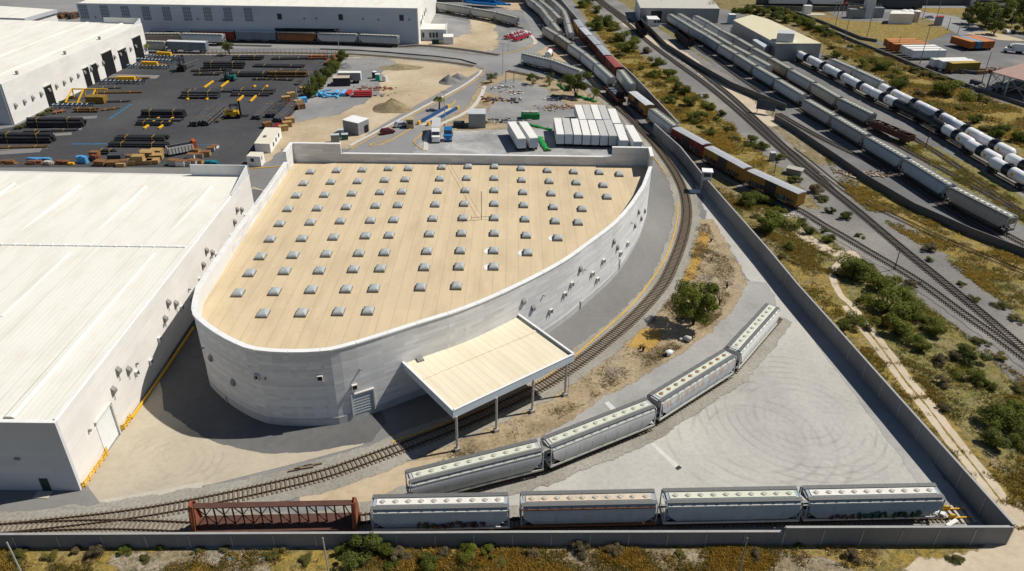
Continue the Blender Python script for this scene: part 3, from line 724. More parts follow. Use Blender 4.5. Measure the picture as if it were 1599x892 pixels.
# loading canopy
CZ = 7.7
cpx = [(620.5, 557), (707.7, 641), (896, 552.8), (802, 485.5)]
C = [G(*p, CZ) for p in cpx]
cano = MB(); cano.poly([(C[0].x, C[0].y), (C[1].x, C[1].y), (C[2].x, C[2].y), (C[3].x, C[3].y)], CZ-.62, CZ-.42)
m_canopy = seam_roof('canopy_sheet', (.74, .66, .50), 1.25, .03, dirt=(.58, .46, .28), dirt_amt=.4, seam=.86, rot=-math.atan2((C[2]-C[1]).y, (C[2]-C[1]).x))
cano_o = cano.build('loading_canopy', m_canopy, bld, True)
fm = MB(); line = [Vector((c.x, c.y, 0)) for c in (C[0], C[1], C[2], C[3])]
fm.wall(line, CZ-1.35, CZ, .22)
def sub(mb, name, mat, par):
    """a sub-part given in world coordinates, whose parent sits at the building's own origin"""
    o = mb.build(name, mat); o.parent = par; KIDS.setdefault(par.name, []).append(o)
    off = Vector(par.parent.location) + Vector(par.location); o.location = -off; return o
m_fascia = seam_roof('canopy_fascia', (.52, .58, .62), .9, .03, dirt=(.4, .42, .42), dirt_amt=.3, seam=.85)
sub(fm, 'fascia', paint('canopy_fascia_paint', (.52, .58, .62), .06, 1.5, .5, dirt=(.38, .4, .4), dirt_amt=.35), cano_o)
cm = MB()
for a, b in zip(line, line[1:]):
    cm.bar(Vector((a.x, a.y, CZ+.04)), Vector((b.x, b.y, CZ+.04)), .34, .06)
sub(cm, 'fascia_cap', m_coping, cano_o)
dirc = (C[2]-C[1]).normalized(); inwd = (C[0]-C[1]).normalized()
rm = MB()
a = C[0].lerp(C[1], .42); b = C[3].lerp(C[2], .42); rm.bar(Vector((a.x, a.y, CZ-.36))+dirc*.3, Vector((b.x, b.y, CZ-.36))-dirc*.3, .5, .07)
sub(rm, 'roof_ridge_flashing', m_canopy, cano_o)
q = G(656, 562, CZ-.4); sub(MB().box((q.x, q.y, CZ-.3), (1.0, 1.1, .3), .5), 'roof_vent', m_vent, cano_o)
for i, p in enumerate([(714, 704), (775, 674), (831, 644), (882, 618)]):
    f = G(*p); f.z = 0
    m = MB().tube([(f.x, f.y, 0), (f.x, f.y, CZ-1.2)], .19, 10); m.box((f.x, f.y, .3), (.75, .75, .6), .4)
    sub(m, 'column', m_steel, cano_o)
    if i == 3: sub(MB().tube([(f.x+.5, f.y+.1, 0), (f.x+.5, f.y+.1, CZ-1.2)], .06, 6), 'downpipe', m_steel, cano_o)
# aerial mast on the roof
q = G(752, 343, RZ)
mast = thing('roof_aerial', 'thin lattice aerial mast with guy wires standing on the tan roof', 'aerial', (q.x, q.y, RZ))
top = 6.2
MB().tube([(0, 0, 0), (0, 0, top)], .07, 6).build('mast', m_vent, mast)
mm = MB(); mm.bar((-2.1, -.2, .5), (2.0, .1, .7), .08); mm.bar((-2.1, -.2, 0), (-2.1, -.2, 1.0), .08); mm.bar((2.0, .1, 0), (2.0, .1, 1.2), .08); mm.build('guy_frame', m_vent, mast)
e = G(700, 256, RZ); MB().tube([(0, 0, .8), (e.x-q.x, e.y-q.y, .6)], .035, 4).build('guy_wire', m_vent, mast)

# ------------------------------------------------------------------ near left warehouse
WZ = 12.0
wc = G(125, 765); wx0 = wc.x; wy0 = wc.y
wy1 = 157.0; wxr = wx0-1.0     # far end
wh = thing('white_warehouse', 'long white roofed warehouse nearest the camera, left of the curved building', 'warehouse', (wx0-25, wy0+40, 0))
WL = wx0-75
fp = [(WL, wy0-.2), (wx0, wy0), (wxr, wy1), (WL, wy1+1)]
MB().wall([Vector((wx0, wy0+.25, 0)), Vector((wxr, wy1, 0))], 0, WZ, .5).build('side_wall', m_wh_wall, wh, True)
MB().wall([Vector((WL, wy0-.2, 0)), Vector((wx0+.25, wy0, 0))], 0, WZ, .5).build('front_wall', m_wh_front_shade, wh, True)
MB().wall([Vector((wxr-.26, wy1, 0)), Vector((WL, wy1+1, 0))], 0, WZ-.3, .5).build('rear_wall', m_wh_wall, wh, True)
ridge_y = G(150, 386, WZ).y
rf = MB()
xs = [WL, wxr+.6]
rf.add([(WL, wy0-.1, WZ-.25), (wx0-.2, wy0+.1, WZ-.25), (wx0-.6, ridge_y, WZ+.25), (WL, ridge_y, WZ+.25)], [(0, 1, 2, 3)])
rf.add([(WL, ridge_y, WZ+.25), (wx0-.6, ridge_y, WZ+.25), (wxr-.2, wy1-.2, WZ-.35), (WL, wy1+.8, WZ-.35)], [(0, 1, 2, 3)])
rf.build('roof', m_wh_roof, wh, True)
MB().wall([Vector((wx0-.02, wy0+.2, 0)), Vector((wx0-.55, ridge_y, 0)), Vector((wxr, wy1-6, 0))], WZ-.06, WZ+.34, .2).build('roof_edge', m_coping, wh, True)
MB().wall([Vector((WL, wy0-.25, 0)), Vector((wx0+.3, wy0-.02, 0))], WZ-.02, WZ+.12, .62).build('front_coping', m_coping, wh, True)
mm = MB(); mm.box(((WL+wx0-.6)/2-.2, ridge_y, WZ+.34), (wx0-.6-WL-1, .45, .16))
for k in range(26): mm.box((wx0-2.5-k*2.3, ridge_y, WZ+.37), (.12, .7, .24))
mm.build('ridge_cap', m_coping, wh, True)
for q in [((0, 495), (105, 394)), ((22, 653), (230, 395)), ((118, 380), (233, 289)), ((240, 381), (333, 290)), ((-20, 388), (132, 288)), ((-90, 352), (32, 285)), ((-160, 545), (-40, 420))]:
    a, b = G(*q[0], WZ+.2), G(*q[1], WZ+.2)
    xm = (a.x+b.x)/2; mm = MB(); zz = WZ+.5
    for s in (-1, 1): pass
    mm.add([(xm-.75, a.y+.4, WZ-.12), (xm-.4, a.y+.4, WZ+.10), (xm+.4, a.y+.4, WZ+.10), (xm+.75, a.y+.4, WZ-.12),
            (xm-.75, b.y-.4, WZ-.12), (xm-.4, b.y-.4, WZ+.40), (xm+.4, b.y-.4, WZ+.40), (xm+.75, b.y-.4, WZ-.12)], [(0, 1, 5, 4), (1, 2, 6, 5), (2, 3, 7, 6), (0, 3, 2, 1), (4, 5, 6, 7)])
    mm.build('ridge_vent', m_wh_roof, wh, True)
# raised corner parapet at the far end
a = G(285, 268, WZ+2.2)
mm = MB(); mm.wall([Vector((a.x, wy1, 0)), Vector((wxr+.2, wy1, 0)), Vector((wxr+.2, wy1-.01, 0))], WZ-.3, WZ+2.2, .3)
mm.add([(wxr-.05, wy1-.2, WZ), (wxr+.25, wy1-.2, WZ), (wxr+.35, wy1-12, WZ), (wxr+.05, wy1-12, WZ), (wxr-.05, wy1-.2, WZ+2.2), (wxr+.25, wy1-.2, WZ+2.2), (wxr+.35, wy1-12, WZ+.35), (wxr+.05, wy1-12, WZ+.35)], [(0, 3, 7, 4), (1, 5, 6, 2), (4, 7, 6, 5), (2, 6, 7, 3), (0, 4, 5, 1)])
mm.build('corner_parapet', m_parapet_in, wh, True)
wface = [Vector((wx0+.25, wy0, 0)), Vector((wxr+.25, wy1, 0))]
hoodB = placer('vent_hood', hood_mesh(.8, 1.0, .5, 'hood'), [m_vent, m_dark])
for p in [(182.5, 578), (199, 577), (175, 608.5), (256, 497), (261, 472), (273, 473.5), (321, 391), (330, 394), (316, 413), (369, 327), (376, 327), (365, 346)]: put_on_wall(p, wface, wh, hoodB, .5)
frameB = placer('vent_frame', hood_mesh(.75, .9, .4, 'frame'), [m_wh_front_shade, m_dark])
for p in [(212, 583), (234, 565), (247.5, 530), (282.5, 481), (337, 399), (311, 437), (360, 369), (382, 338), (299, 469)]: put_on_wall(p, wface, wh, frameB, .45)
stay = placer('hood_drip_pipe', MB().tube([(0, -.15, 0), (0, -.15, 1.0)], .05, 5), m_vent)
for p in [(185, 589), (200.5, 587), (177.5, 619), (257.5, 506), (262.5, 481), (274.5, 483)]: put_on_wall(p, wface, wh, stay, .6)
lampB = placer('wall_lamp', MB().box((0, -.2, 0), (.3, .4, .25)), m_vent)
for p in [(138, 672), (212, 568), (255, 507), (294, 452), (328, 402)]: put_on_wall(p, wface, wh, lampB)
p0, n = on_wall(162, 701, wface); p1, _ = on_wall(184, 674, wface); pt, _ = on_wall(170, 631, wface)
dw = abs(p1.y-p0.y); dh = pt.z
dm = MB(); dm.box((0, .02, dh/2), (dw, .2, dh), mi=0); dm.box((dw/2, -.12, dh/2), (.3, .5, dh+.2), mi=1); dm.box((0, -.12, dh+.1), (dw+.4, .5, .3), mi=1)
for k in range(9): dm.box((0, -.09, .4+k*.6), (dw-.1, .04, .05), mi=0)
o = dm.build('roller_door', [m_door_white, m_vent_lt], wh); o.rotation_euler = (0, 0, math.pi/2); pc = (p0+p1)/2; o.location = (wx0-.75*(pc.y-wy0)/(wy1-wy0)+.25-wh.location.x, pc.y-wh.location.y, .1)
q = G(76, 765); MB().box((q.x, wy0-.28, 1.15), (1.15, .12, 2.3)).build('door', m_green, wh, True)
MB().box((q.x-.2, wy0-1.1, .1), (2.0, 1.3, .16)).build('door_step', m_slab, wh, True)
q = G(29, 714, 0); 
o = MB().box((0, 0, 0), (.7, .3, .3)).build('wall_lamp', m_vent, wh); pp, _ = on_wall(29, 714, [Vector((WL, wy0-.2, 0)), Vector((wx0, wy0, 0))]); o.location = (pp.x-wh.location.x, pp.y-.3-wh.location.y, pp.z)
# yellow barriers
def barrier(px, label, hgt_=.95):
    line = smooth_line(GL(px), 1.0); L = [Vector(p) for p in line]
    t = thing('guard_rail', label, 'guard rail', L[0], 0, 'yellow guard rails along the warehouse')
    m = MB()
    for z in (.45, hgt_):
        for a, b in zip(L, L[1:]): m.bar(a+Vector((0, 0, z)), b+Vector((0, 0, z)), .14, .16)
    m.build('rail', m_yellow, t, True)
    for i in range(0, len(L), 1):
        m = MB(); p = L[i]; m.bar(p, p+Vector((0, 0, hgt_+.08)), .13); m.build('post', m_yellow, t, True)
    for i in range(0, len(L)-1):
        pass
barrier([(127, 763), (134, 761), (150, 738), (168, 712), (166, 703)], 'yellow guard rail at the near corner of the white warehouse')
barrier([(188, 673), (195, 671), (203, 660), (205, 654)], 'short yellow guard rail beside the white warehouse roller door')
kk = MB().wall(smooth_line(GL([(206, 655), (250, 592), (303, 513)]), 2), 0, .42, .3).build('yellow_kerb', m_yellow); setp(kk, 'long yellow kerb barrier running along the white warehouse wall', 'kerb')
# ------------------------------------------------------------------ other buildings
def roofed(name, label, cat, roof_px, zt, wall_m, roof_m, over=0.0, group=None, zt2=None, parapet=0.0, cap=None):
    """building from its roof outline; zt roof height; zt2 optional height of corners 3 and 4 (a single slope)"""
    zs = [zt if (zt2 is None or i < 2) else zt2 for i in range(len(roof_px))]
    pts = [G(p[0], p[1], z) for p, z in zip(roof_px, zs)]
    c = sum(pts, Vector())/len(pts)
    t = thing(name, label, cat, (c.x, c.y, 0), 0, group)
    ins = [Vector((c.x+(p.x-c.x)*(1-over), c.y+(p.y-c.y)*(1-over), 0)) for p in pts]
    m = MB(); n = len(pts)
    area = sum(ins[i].x*ins[(i+1) % n].y-ins[(i+1) % n].x*ins[i].y for i in range(n))
    order = list(range(n)) if area > 0 else list(range(n))[::-1]
    vs = [(ins[i].x, ins[i].y, 0) for i in order]+[(ins[i].x, ins[i].y, zs[i]-.05) for i in order]
    m.add(vs, [(i, (i+1) % n, n+(i+1) % n, n+i) for i in range(n)])
    m.build('wall', wall_m, t, True)
    m = MB(); vs = [(pts[i].x, pts[i].y, zs[i]-.16) for i in order]+[(pts[i].x, pts[i].y, zs[i]) for i in order]
    m.add(vs, [(i, (i+1) % n, n+(i+1) % n, n+i) for i in range(n)]+[tuple(range(n, 2*n)), tuple(range(n))[::-1]])
    m.build('roof', roof_m, t, True)
    return t, pts
def wall_piece(t, name, px, line, size, mat, depth=.12, dz=0.0):
    p, n = on_wall(px[0], px[1], line)
    if p is None: return None
    o = MB().box((0, 0, 0), (size[0], depth, size[1])).build(name, mat, t); o.rotation_euler = (0, 0, math.atan2(n.y, n.x)+math.pi/2)
    q = p+n*.05; o.location = (q.x-t.location.x, q.y-t.location.y, q.z+dz); return o

# pipe yard warehouse (upper left)
zP = 12.6
pb = [G(22, 195), G(232, 87)]
pa = Vector((pb[0].x, pb[0].y, 0)); pe = Vector((pb[1].x, pb[1].y, 0)); ax = (pe-pa).normalized(); nx = Vector((-ax.y, ax.x, 0))
if nx.x > 0: nx = -nx
pw = thing('pipe_mill', 'long pale warehouse with dark doorways facing the pipe yard', 'warehouse', pa+nx*20, 0)
W = 70
MB().wall([pa, pe], 0, zP, .5).build('side_wall', m_wh_wall, pw, True)
MB().wall([pa-ax*.0+nx*.26, pa+nx*W], 0, zP, .5).build('front_wall', m_wh_front_shade, pw, True)
MB().wall([pe+nx*.26, pe+nx*W], 0, zP, .5).build('rear_wall', m_wh_wall, pw, True)
mid = (pa+pe)/2
m = MB(); z0 = zP-.2
def v3(p, z): return (p.x, p.y, z)
m.add([v3(pa+nx*.3, z0), v3(pe+nx*.3, z0), v3(pe+nx*W, z0+.6), v3(pa+nx*W, z0+.6)], [(0, 1, 2, 3) if (pe-pa).cross(nx).z > 0 else (3, 2, 1, 0)]); m.build('roof', m_wh_roof, pw, True)
m = MB(); m.wall([pe+nx*.1-ax*8, pe+nx*.1], zP, lambda p: zP+.1+2*(1-min(1, (p-pe).length/8)), .3); m.wall([pe+nx*.3, pe+nx*15], zP, zP+2, .3); m.build('corner_parapet', m_parapet_in, pw, True)
for d in (7.5, 22, 38, 52):
    m = MB(); m.bar(v3(pa+nx*d, zP+.0), v3(pe+nx*d, zP+.0), 1.0, .5); m.build('ridge_vent', m_wh_roof, pw, True)
pface = [pa-nx*.26, pe-nx*.26]
hoodC = placer('vent_hood', hood_mesh(.95, 1.25, .5, 'hood'), [m_vent, m_dark])
for p in [(23, 163), (37, 157), (50, 151), (63, 145), (75.5, 139), (87, 133), (99, 127.5), (110, 121.5), (121, 116), (131, 111.5), (141, 106), (151, 101), (160, 96.5), (178, 87.5), (187, 83.5), (195, 79), (203, 75), (211, 71)]:
    o = put_on_wall(p, pface, pw, hoodC, .9)
for p, w_, h_ in [((80, 156), 4, 6.5), ((138, 125), 3.6, 6.5), ((150, 118), 3.6, 6.5), ((171, 103), 7, 8.5), ((194, 94), 6, 7), ((217, 79), 6.5, 9)]:
    pp, _ = on_wall(p[0], p[1], pface)
    if pp: 
        o = wall_piece(pw, 'doorway', p, pface, (w_, h_), m_dark); o.location.z = h_/2
        f = wall_piece(pw, 'door_frame', p, pface, (w_+.5, .35), m_vent_lt, .35); f.location.z = h_+.15
for p in [(26, 113), (101, 82), (155, 59)]:
    q = G(*p, zP+.5); MB().tube([(q.x, q.y, zP-.3), (q.x, q.y, zP+.9)], .45, 8).build('roof_vent', m_vent, pw, True)
pp, _ = on_wall(3, 166, [pa+nx*.26-ax*.3, pa+nx*W-ax*.3])
# long blue-white warehouse across the top
lz = 14.8
la = G(127, 38+28); 
lb = G(653, 62); lt = G(651, 14, lz)
L0 = G(119, 6, lz); L1 = G(651, 14, lz); 
lw = thing('rail_warehouse', 'very long blue white warehouse behind the sidings at the top', 'warehouse', ((L0.x+L1.x)/2, L0.y+30, 0))
d = (L1-L0).normalized(); back = Vector((-d.y, d.x, 0)); l0 = Vector((L0.x, L0.y, 0)); l1 = Vector((L1.x, L1.y, 0)); dep = 75
MB().wall([l0, l1], 0, lz, .5).build('front_wall', m_longwall, lw, True)
MB().wall([l1+back*.26, l1+back*dep], 0, lambda p: lz+1.6*min(1, abs((p-l1).dot(back))/35), .5).build('side_wall', m_wh_wall, lw, True)
MB().wall([l0+back*.26, l0+back*dep], 0, lz, .5).build('side_wall', m_longwall, lw, True)
m = MB(); m.add([v3(l0+back*.2, lz-.1), v3(l1+back*.2, lz-.1), v3(l1+back*dep, lz+2.2), v3(l0+back*dep, lz+2.2)], [(0, 1, 2, 3)]); m.build('roof', m_wh_roof, lw, True)
MB().wall([l0-d*.3-back*.05, l1+d*.3-back*.05], lz, lz+.35, .7).build('coping', m_coping, lw, True)
lface = [l0-back*.26, l1-back*.26]
winm = MB(); winm.box((0, 0, 0), (3.4, .12, 5.6), mi=0)
for k in (-1, 0, 1): winm.box((k*.9, -.05, 0), (.12, .12, 5.6), mi=1)
for k in (-1, 0, 1): winm.box((0, -.06, k*1.4), (3.4, .12, .14), mi=1)
winp = placer('window', winm, [paint('grey_window_glass', (.19, .215, .24), .15, 1, .3), m_longwall])
for p in [(131, 18.5), (163.5, 19.3), (196, 20.3), (228.5, 21), (260.5, 21.6), (292.5, 22), (324.5, 22.2), (356, 22.8), (388, 23)]: put_on_wall(p, lface, lw, winp)
for p in [(436.5, 26), (532, 27), (627, 28)]: wall_piece(lw, 'louvre', p, lface, (1.9, 2.4), m_glass)
for p in [(149, 27), (189, 28), (230, 30), (309, 30), (349, 31), (388, 31), (475, 29), (494, 29), (567, 30), (591, 31), (639, 31)]: wall_piece(lw, 'wall_lamp', p, lface, (.7, .7), m_vent, .4)
for p, w_ in [((440, 46.5), 6), ((487, 47), 24)]:
    wall_piece(lw, 'dock_opening', p, lface, (w_, 1.3), m_dark)
sface = [l1+d*.26, l1+back*dep+d*.26]
for p in [(657, 37), (660, 27), (662.5, 21), (665, 16), (658, 34)]: wall_piece(lw, 'louvre', p, sface, (2.2, 2), m_glass)
an, apts = roofed('office_annex', 'low white annex at the right end of the very long warehouse', 'annex', [(653.5, 47), (697, 47.5), (698, 37.5), (657, 37)], 4.6, m_longwall, m_wh_roof)
for px in [(656, 56), (661, 55), (672, 55), (677, 55), (682, 55)]:
    wall_piece(an, 'window' if px[0] > 660 else 'door', px, [Vector((apts[0].x, apts[0].y, 0)), Vector((apts[1].x, apts[1].y, 0))], (.9, 2.2), m_glass)
MB().wall([Vector((apts[0].x, apts[0].y, 0)), Vector((apts[1].x, apts[1].y, 0)), Vector((apts[2].x, apts[2].y, 0))], 4.6, 5.0, .3).build('parapet', m_coping, an, True)
kiosk, kp = roofed('equipment_kiosk', 'small white cabin with pale roof beside the long warehouse annex', 'cabin', [(692, 58), (708, 58), (708, 53), (692, 53)], 3.2, m_white, m_wh_roof, .04)
MB().box((kp[0].x-3.5, kp[0].y+.5, 1.0), (3, 1.6, 2)).build('generator', m_green, kiosk, True)
# small white building top left
sb, spts = roofed('small_hall', 'small white hall with flat roof at the upper left corner', 'hall', [(-60, 26), (38, 29.5), (88, 15), (-30, 7.5)], 9.0, m_wh_wall, m_wh_roof, .03)
MB().wall([Vector((p.x, p.y, 0)) for p in (spts[0], spts[1], spts[2])], 7.6, 9.15, .5).build('fascia', m_sheet_lt, sb, True)
# hut and cabins in the middle
bh, bp = roofed('block_hut', 'square grey concrete block hut with white roof on bare dirt', 'hut', [(534, 187), (558.5, 192.5), (576, 185), (551, 179.5)], 4.0, m_block, m_white, .03)
bl = [Vector((p.x, p.y, 0)) for p in bp]
o = wall_piece(bh, 'doorway', (572, 199), [bl[1], bl[2]], (1.6, 2.3), m_dark); o.location.z = 1.2
st, sp = roofed('steel_shed', 'tall narrow grey metal shed beside the truck lot', 'shed', [(731, 178), (758.5, 178), (758.5, 169.5), (732, 169.5)], 4.6, m_sheet, m_sheet_lt, .03)
MB().box((sp[0].x-3, sp[0].y+1.0, .9), (3.4, 1.8, 1.8)).build('side_bin', paint('bin_dark', (.02, .035, .05)), st, True)
oa, op = roofed('site_office', 'white portable office with windows at the pipe yard gate, the larger of two', 'office', [(396.5, 224), (421, 225), (438.5, 199.5), (414, 199)], 2.8, m_white, paint('cream_roof', (.68, .64, .52), .06, .4), .02, 'portable offices')
ol = [Vector((p.x, p.y, 0)) for p in op]
for px in [(427, 225), (431, 218), (435, 211)]: o = wall_piece(oa, 'window', px, [ol[1], ol[2]], (.9, 1.1), m_glass); 
q = G(414, 214, 2.8); MB().box((q.x, q.y, 3.0), (.8, .8, .5)).build('roof_unit', m_vent, oa, True)
ob, op = roofed('site_office', 'small white guard office in front of the larger portable office', 'office', [(385, 244), (405.5, 245), (410.5, 237.5), (391, 237)], 2.9, m_white, _cache['cream_roof'], -.06, 'portable offices')
ol = [Vector((p.x, p.y, 0)) for p in op]
for px in [(394, 250), (408, 247)]: wall_piece(ob, 'window', px, [ol[0], ol[1], ol[2]], (1.0, 1.0), m_glass)
# guard kiosk at the weighbridge
gk, gp = roofed('weigh_kiosk', 'small beige kiosk at the road weighbridge', 'kiosk', [(634, 187), (645.5, 187), (646.5, 182), (635.5, 182)], 2.9, paint('kiosk_beige', (.42, .34, .2), .1), paint('kiosk_roof', (.40, .33, .2), .1))
wall_piece(gk, 'window', (640, 192), [Vector((gp[0].x, gp[0].y, 0)), Vector((gp[1].x, gp[1].y, 0))], (1.3, .9), m_glass)
# electric boxes
for i, (px, w_, h_, c, lab) in enumerate([((524, 222), 2.4, 2.2, m_sheet, 'pale grey electrical cabinet, left one behind the roof parapet'), ((533, 215), 1.6, 2.4, paint('cab_teal', (.28, .36, .35), .08), 'tall green grey electrical cabinet beside the block hut'), ((539, 218), 1.8, 1.6, paint('cab_green', (.04, .09, .06), .1), 'dark green transformer cabinet beside the block hut')]):
    q = G(*px); t = thing('electrical_cabinet', lab, 'cabinet', (q.x, q.y, 0), .2, 'cabinets by the block hut'); MB().box((0, 0, h_/2+.1), (w_, 1.5, h_)).build('casing', c, t); MB().box((0, 0, .06), (w_+.4, 1.9, .12)).build('plinth', m_plinth, t); MB().box((0, 0, h_+.14), (w_+.15, 1.65, .08)).build('lid', m_sheet_lt, t)
# grey containers and cabins by the hedge
def boxtrailer(name, label, a_px, b_px, zt, wdt, body_m, roof_m, group=None, cat='trailer', wheels=True, z0=1.1, door_m=None, ends=True):
    """box body whose roof centre line runs a->b in the photo"""
    A, B = G(*a_px, zt), G(*b_px, zt); c = (A+B)/2; L = (B-A).length; rz = math.atan2((B-A).y, (B-A).x)
    t = thing(name, label, cat, (c.x, c.y, 0), rz, group)
    m = MB(); m.box((0, 0, (z0+zt-.06)/2), (L, wdt, zt-.06-z0))
    for k in range(int(L/1.2)): 
        for s in (-1, 1): m.box((-L/2+.6+k*1.2, s*(wdt/2+.015), (z0+zt)/2), (.07, .04, zt-z0-.3))
    m.build('body', body_m, t)
    MB().box((0, 0, zt-.02), (L-.04, wdt-.04, .1)).build('roof', roof_m, t)
    m = MB()
    for s in (-1, 1): m.box((L/2+.03, s*wdt/4, (z0+zt)/2), (.06, wdt/2-.08, zt-z0-.2))
    for s in (-.35, .35): m.box((L/2+.08, s*wdt, (z0+zt)/2), (.05, .05, zt-z0-.3))
    m.build('rear_door', door_m or body_m, t)
    if wheels:
        for x in (L/2-1.4, L/2-2.6):
            m = MB()
            for s in (-1, 1): m.tube([(x, s*(wdt/2-.45), .5), (x, s*(wdt/2), .5)], .5, 12)
            m.bar((x, -wdt/2+.4, .5), (x, wdt/2-.4, .5), .12); m.build('axle', m_tyre, t)
        m = MB()
        for s in (-1, 1): m.box((-L/2+2.6, s*.7, .55), (.14, .14, 1.1)); 
        m.bar((-L/2+.3, 0, z0-.1), (L/2-.3, 0, z0-.1), .9, .16); m.build('chassis', m_dark, t)
    elif z0 > .3:
        m = MB(); m.box((0, 0, z0/2), (L-.3, wdt-.3, z0)); m.build('base', m_dark, t)
    return t
m_tyre = paint('tyre_black', (.018, .018, .018), .1, 2, .9)
m_tr_white = paint('trailer_white', (.70, .71, .70), .06, .7, .5, dirt=(.4, .38, .34), dirt_amt=.3)
m_tr_roof = paint('trailer_roof_white', (.74, .73, .69), .05, .7, .6, dirt=(.5, .47, .42), dirt_amt=.4)
m_tr_roof2 = paint('trailer_roof_dull', (.48, .48, .45), .08, .7, .6, dirt=(.38, .36, .32), dirt_amt=.5)
m_tr_door = paint('trailer_door', (.52, .58, .62), .06, .9, .5, dirt=(.3, .28, .25), dirt_amt=.4)
boxtrailer('box_trailer', 'grey box trailer parked by the hedge on the gravel lot', (528, 112.5), (563, 112.5), 3.9, 2.6, m_sheet, m_tr_roof, door_m=m_tr_white)
boxtrailer('shipping_container', 'dark fronted cabin container in front of the grey trailer by the hedge', (520, 120), (546, 119.5), 3.0, 4.2, paint('cabin_black', (.03, .032, .036), .2), paint('cabin_roof', (.48, .42, .32), .1), wheels=False, z0=.1, cat='container')
q = G(590, 126); t = thing('portable_toilet', 'teal portable toilet on the gravel lot', 'toilet', (q.x, q.y, 0)); MB().box((0, 0, 1.15), (1.5, 1.5, 2.3)).build('cabin', paint('toilet_teal', (.01, .30, .26), .1), t); MB().box((0, 0, 2.4), (1.6, 1.6, .22)).build('roof', m_tr_white, t); MB().box((0, -.78, 1.05), (.8, .06, 1.9)).build('door', paint('toilet_door', (.02, .36, .32), .1), t)
q = G(585, 122); t = thing('water_tank', 'dark tank with white lid beside the teal toilet', 'tank', (q.x, q.y, 0)); MB().tube([(0, 0, 0), (0, 0, 2.4)], .9, 14).build('tank', paint('tank_dark', (.05, .03, .03), .2), t); MB().tube([(0, 0, 2.4), (0, 0, 2.65)], [.95, .4], 14).build('lid', m_tr_white, t)
q = G(601, 127); t = thing('water_tank', 'small white drum tank right of the teal toilet', 'tank', (q.x, q.y, 0)); MB().tube([(0, 0, 0), (0, 0, 1.9)], .95, 14).build('tank', m_tr_white, t); MB().tube([(0, 0, 1.9), (0, 0, 2.2)], [.9, .35], 14).build('lid', m_tr_roof2, t)

# sheds at the top right
shed, shp = roofed('grey_shed', 'large grey sheet-metal shed with pale roof at the top', 'shed', [(1000, 12.5), (1124, 13.5), (1112, -3), (993, -3)], 7.0, m_sheet, paint('pale_shed_roof', (.50, .48, .42), .06, .3, dirt=(.35, .3, .22), dirt_amt=.4))
sl = [Vector((p.x, p.y, 0)) for p in shp]
o = wall_piece(shed, 'doorway', (1025, 20), [sl[0], sl[1]], (5.5, 5.6), m_dark, .2); o.location.z = 2.8
MB().wall([sl[0], sl[3]], 0, 7.0, .2).build('side_panel', m_sheet_lt, shed, True)
wo, wp = roofed('white_cabin', 'small white flat-roofed cabin in front of the grey shed', 'cabin', [(1012, 30), (1031, 30.5), (1023, 22.5), (1008, 22.5)], 3.4, m_wh_wall, m_white, .02)
wl_ = [Vector((p.x, p.y, 0)) for p in wp]
for px in [(1023, 34), (1028, 34)]: wall_piece(wo, 'window', px, [wl_[0], wl_[1]], (1.2, 1.2), m_glass)
q = G(1088.5, 24); t = thing('water_tank', 'rust red cylindrical tank with pale lid beside the grey shed', 'tank', (q.x, q.y, 0)); MB().tube([(0, 0, 0), (0, 0, 4.4)], 1.9, 16).build('tank', paint('tank_rust', (.21, .055, .02), .2), t); MB().tube([(0, 0, 4.4), (0, 0, 4.9)], [2.0, 1.7], 16).build('lid', m_tr_roof, t)
rw, rp = roofed('yellow_roof_warehouse', 'grey warehouse with pale cream roof beside the tank cars', 'warehouse', [(1145, 31.5), (1213, 68), (1283, 68), (1200, 30), (1174, 23)], 7.0, m_sheet, paint('cream_sheet_roof', (.62, .57, .40), .05, .3, dirt=(.5, .43, .28), dirt_amt=.4))
m = MB(); a, b = G(1146, 41, 3.5), G(1200, 68, 3.5); m.box(((a.x+b.x)/2, (a.y+b.y)/2, 1.75), ((b-a).length, 3.2, 3.5), math.atan2((b-a).y, (b-a).x)); m.build('lean_to', m_sheet_lt, rw, True)
tw, tp = roofed('silo_house', 'tall pale sheet-metal head house at the cream roofed warehouse', 'tower', [(1214, 52), (1241, 53), (1242, 48), (1216, 47)], 10.5, m_sheet_lt, m_sheet_lt)
lh, lp = roofed('loading_house', 'low grey annex with flat roof at the foot of the head house', 'annex', [(1213, 72), (1238, 77), (1252, 82), (1252, 77), (1240, 70), (1216, 66)], 4.2, m_sheet_lt, m_tr_roof2)
ll = [Vector((p.x, p.y, 0)) for p in lp]
for px in [(1221, 84), (1245, 88)]:
    o = wall_piece(lh, 'door', px, [ll[0], ll[1], ll[2]], (1.6, 2.4), m_glass)
grs, gp2 = roofed('grey_lean_to', 'small grey gabled annex between cream roofed warehouse and hopper cars', 'annex', [(1175, 62), (1193, 74), (1212, 68), (1198, 58)], 5.2, m_sheet, paint('annex_roof', (.46, .50, .52), .05))
q = G(1141, 37); t = thing('storage_bin', 'pale blue storage bin at the corner of the cream roofed warehouse', 'bin', (q.x, q.y, 0)); MB().box((0, 0, 2.2), (3.2, 3.2, 4.4)).build('body', paint('bin_blue', (.30, .40, .48), .1), t); MB().box((0, 0, 4.5), (3.4, 3.4, .2)).build('lid', m_tr_roof, t)
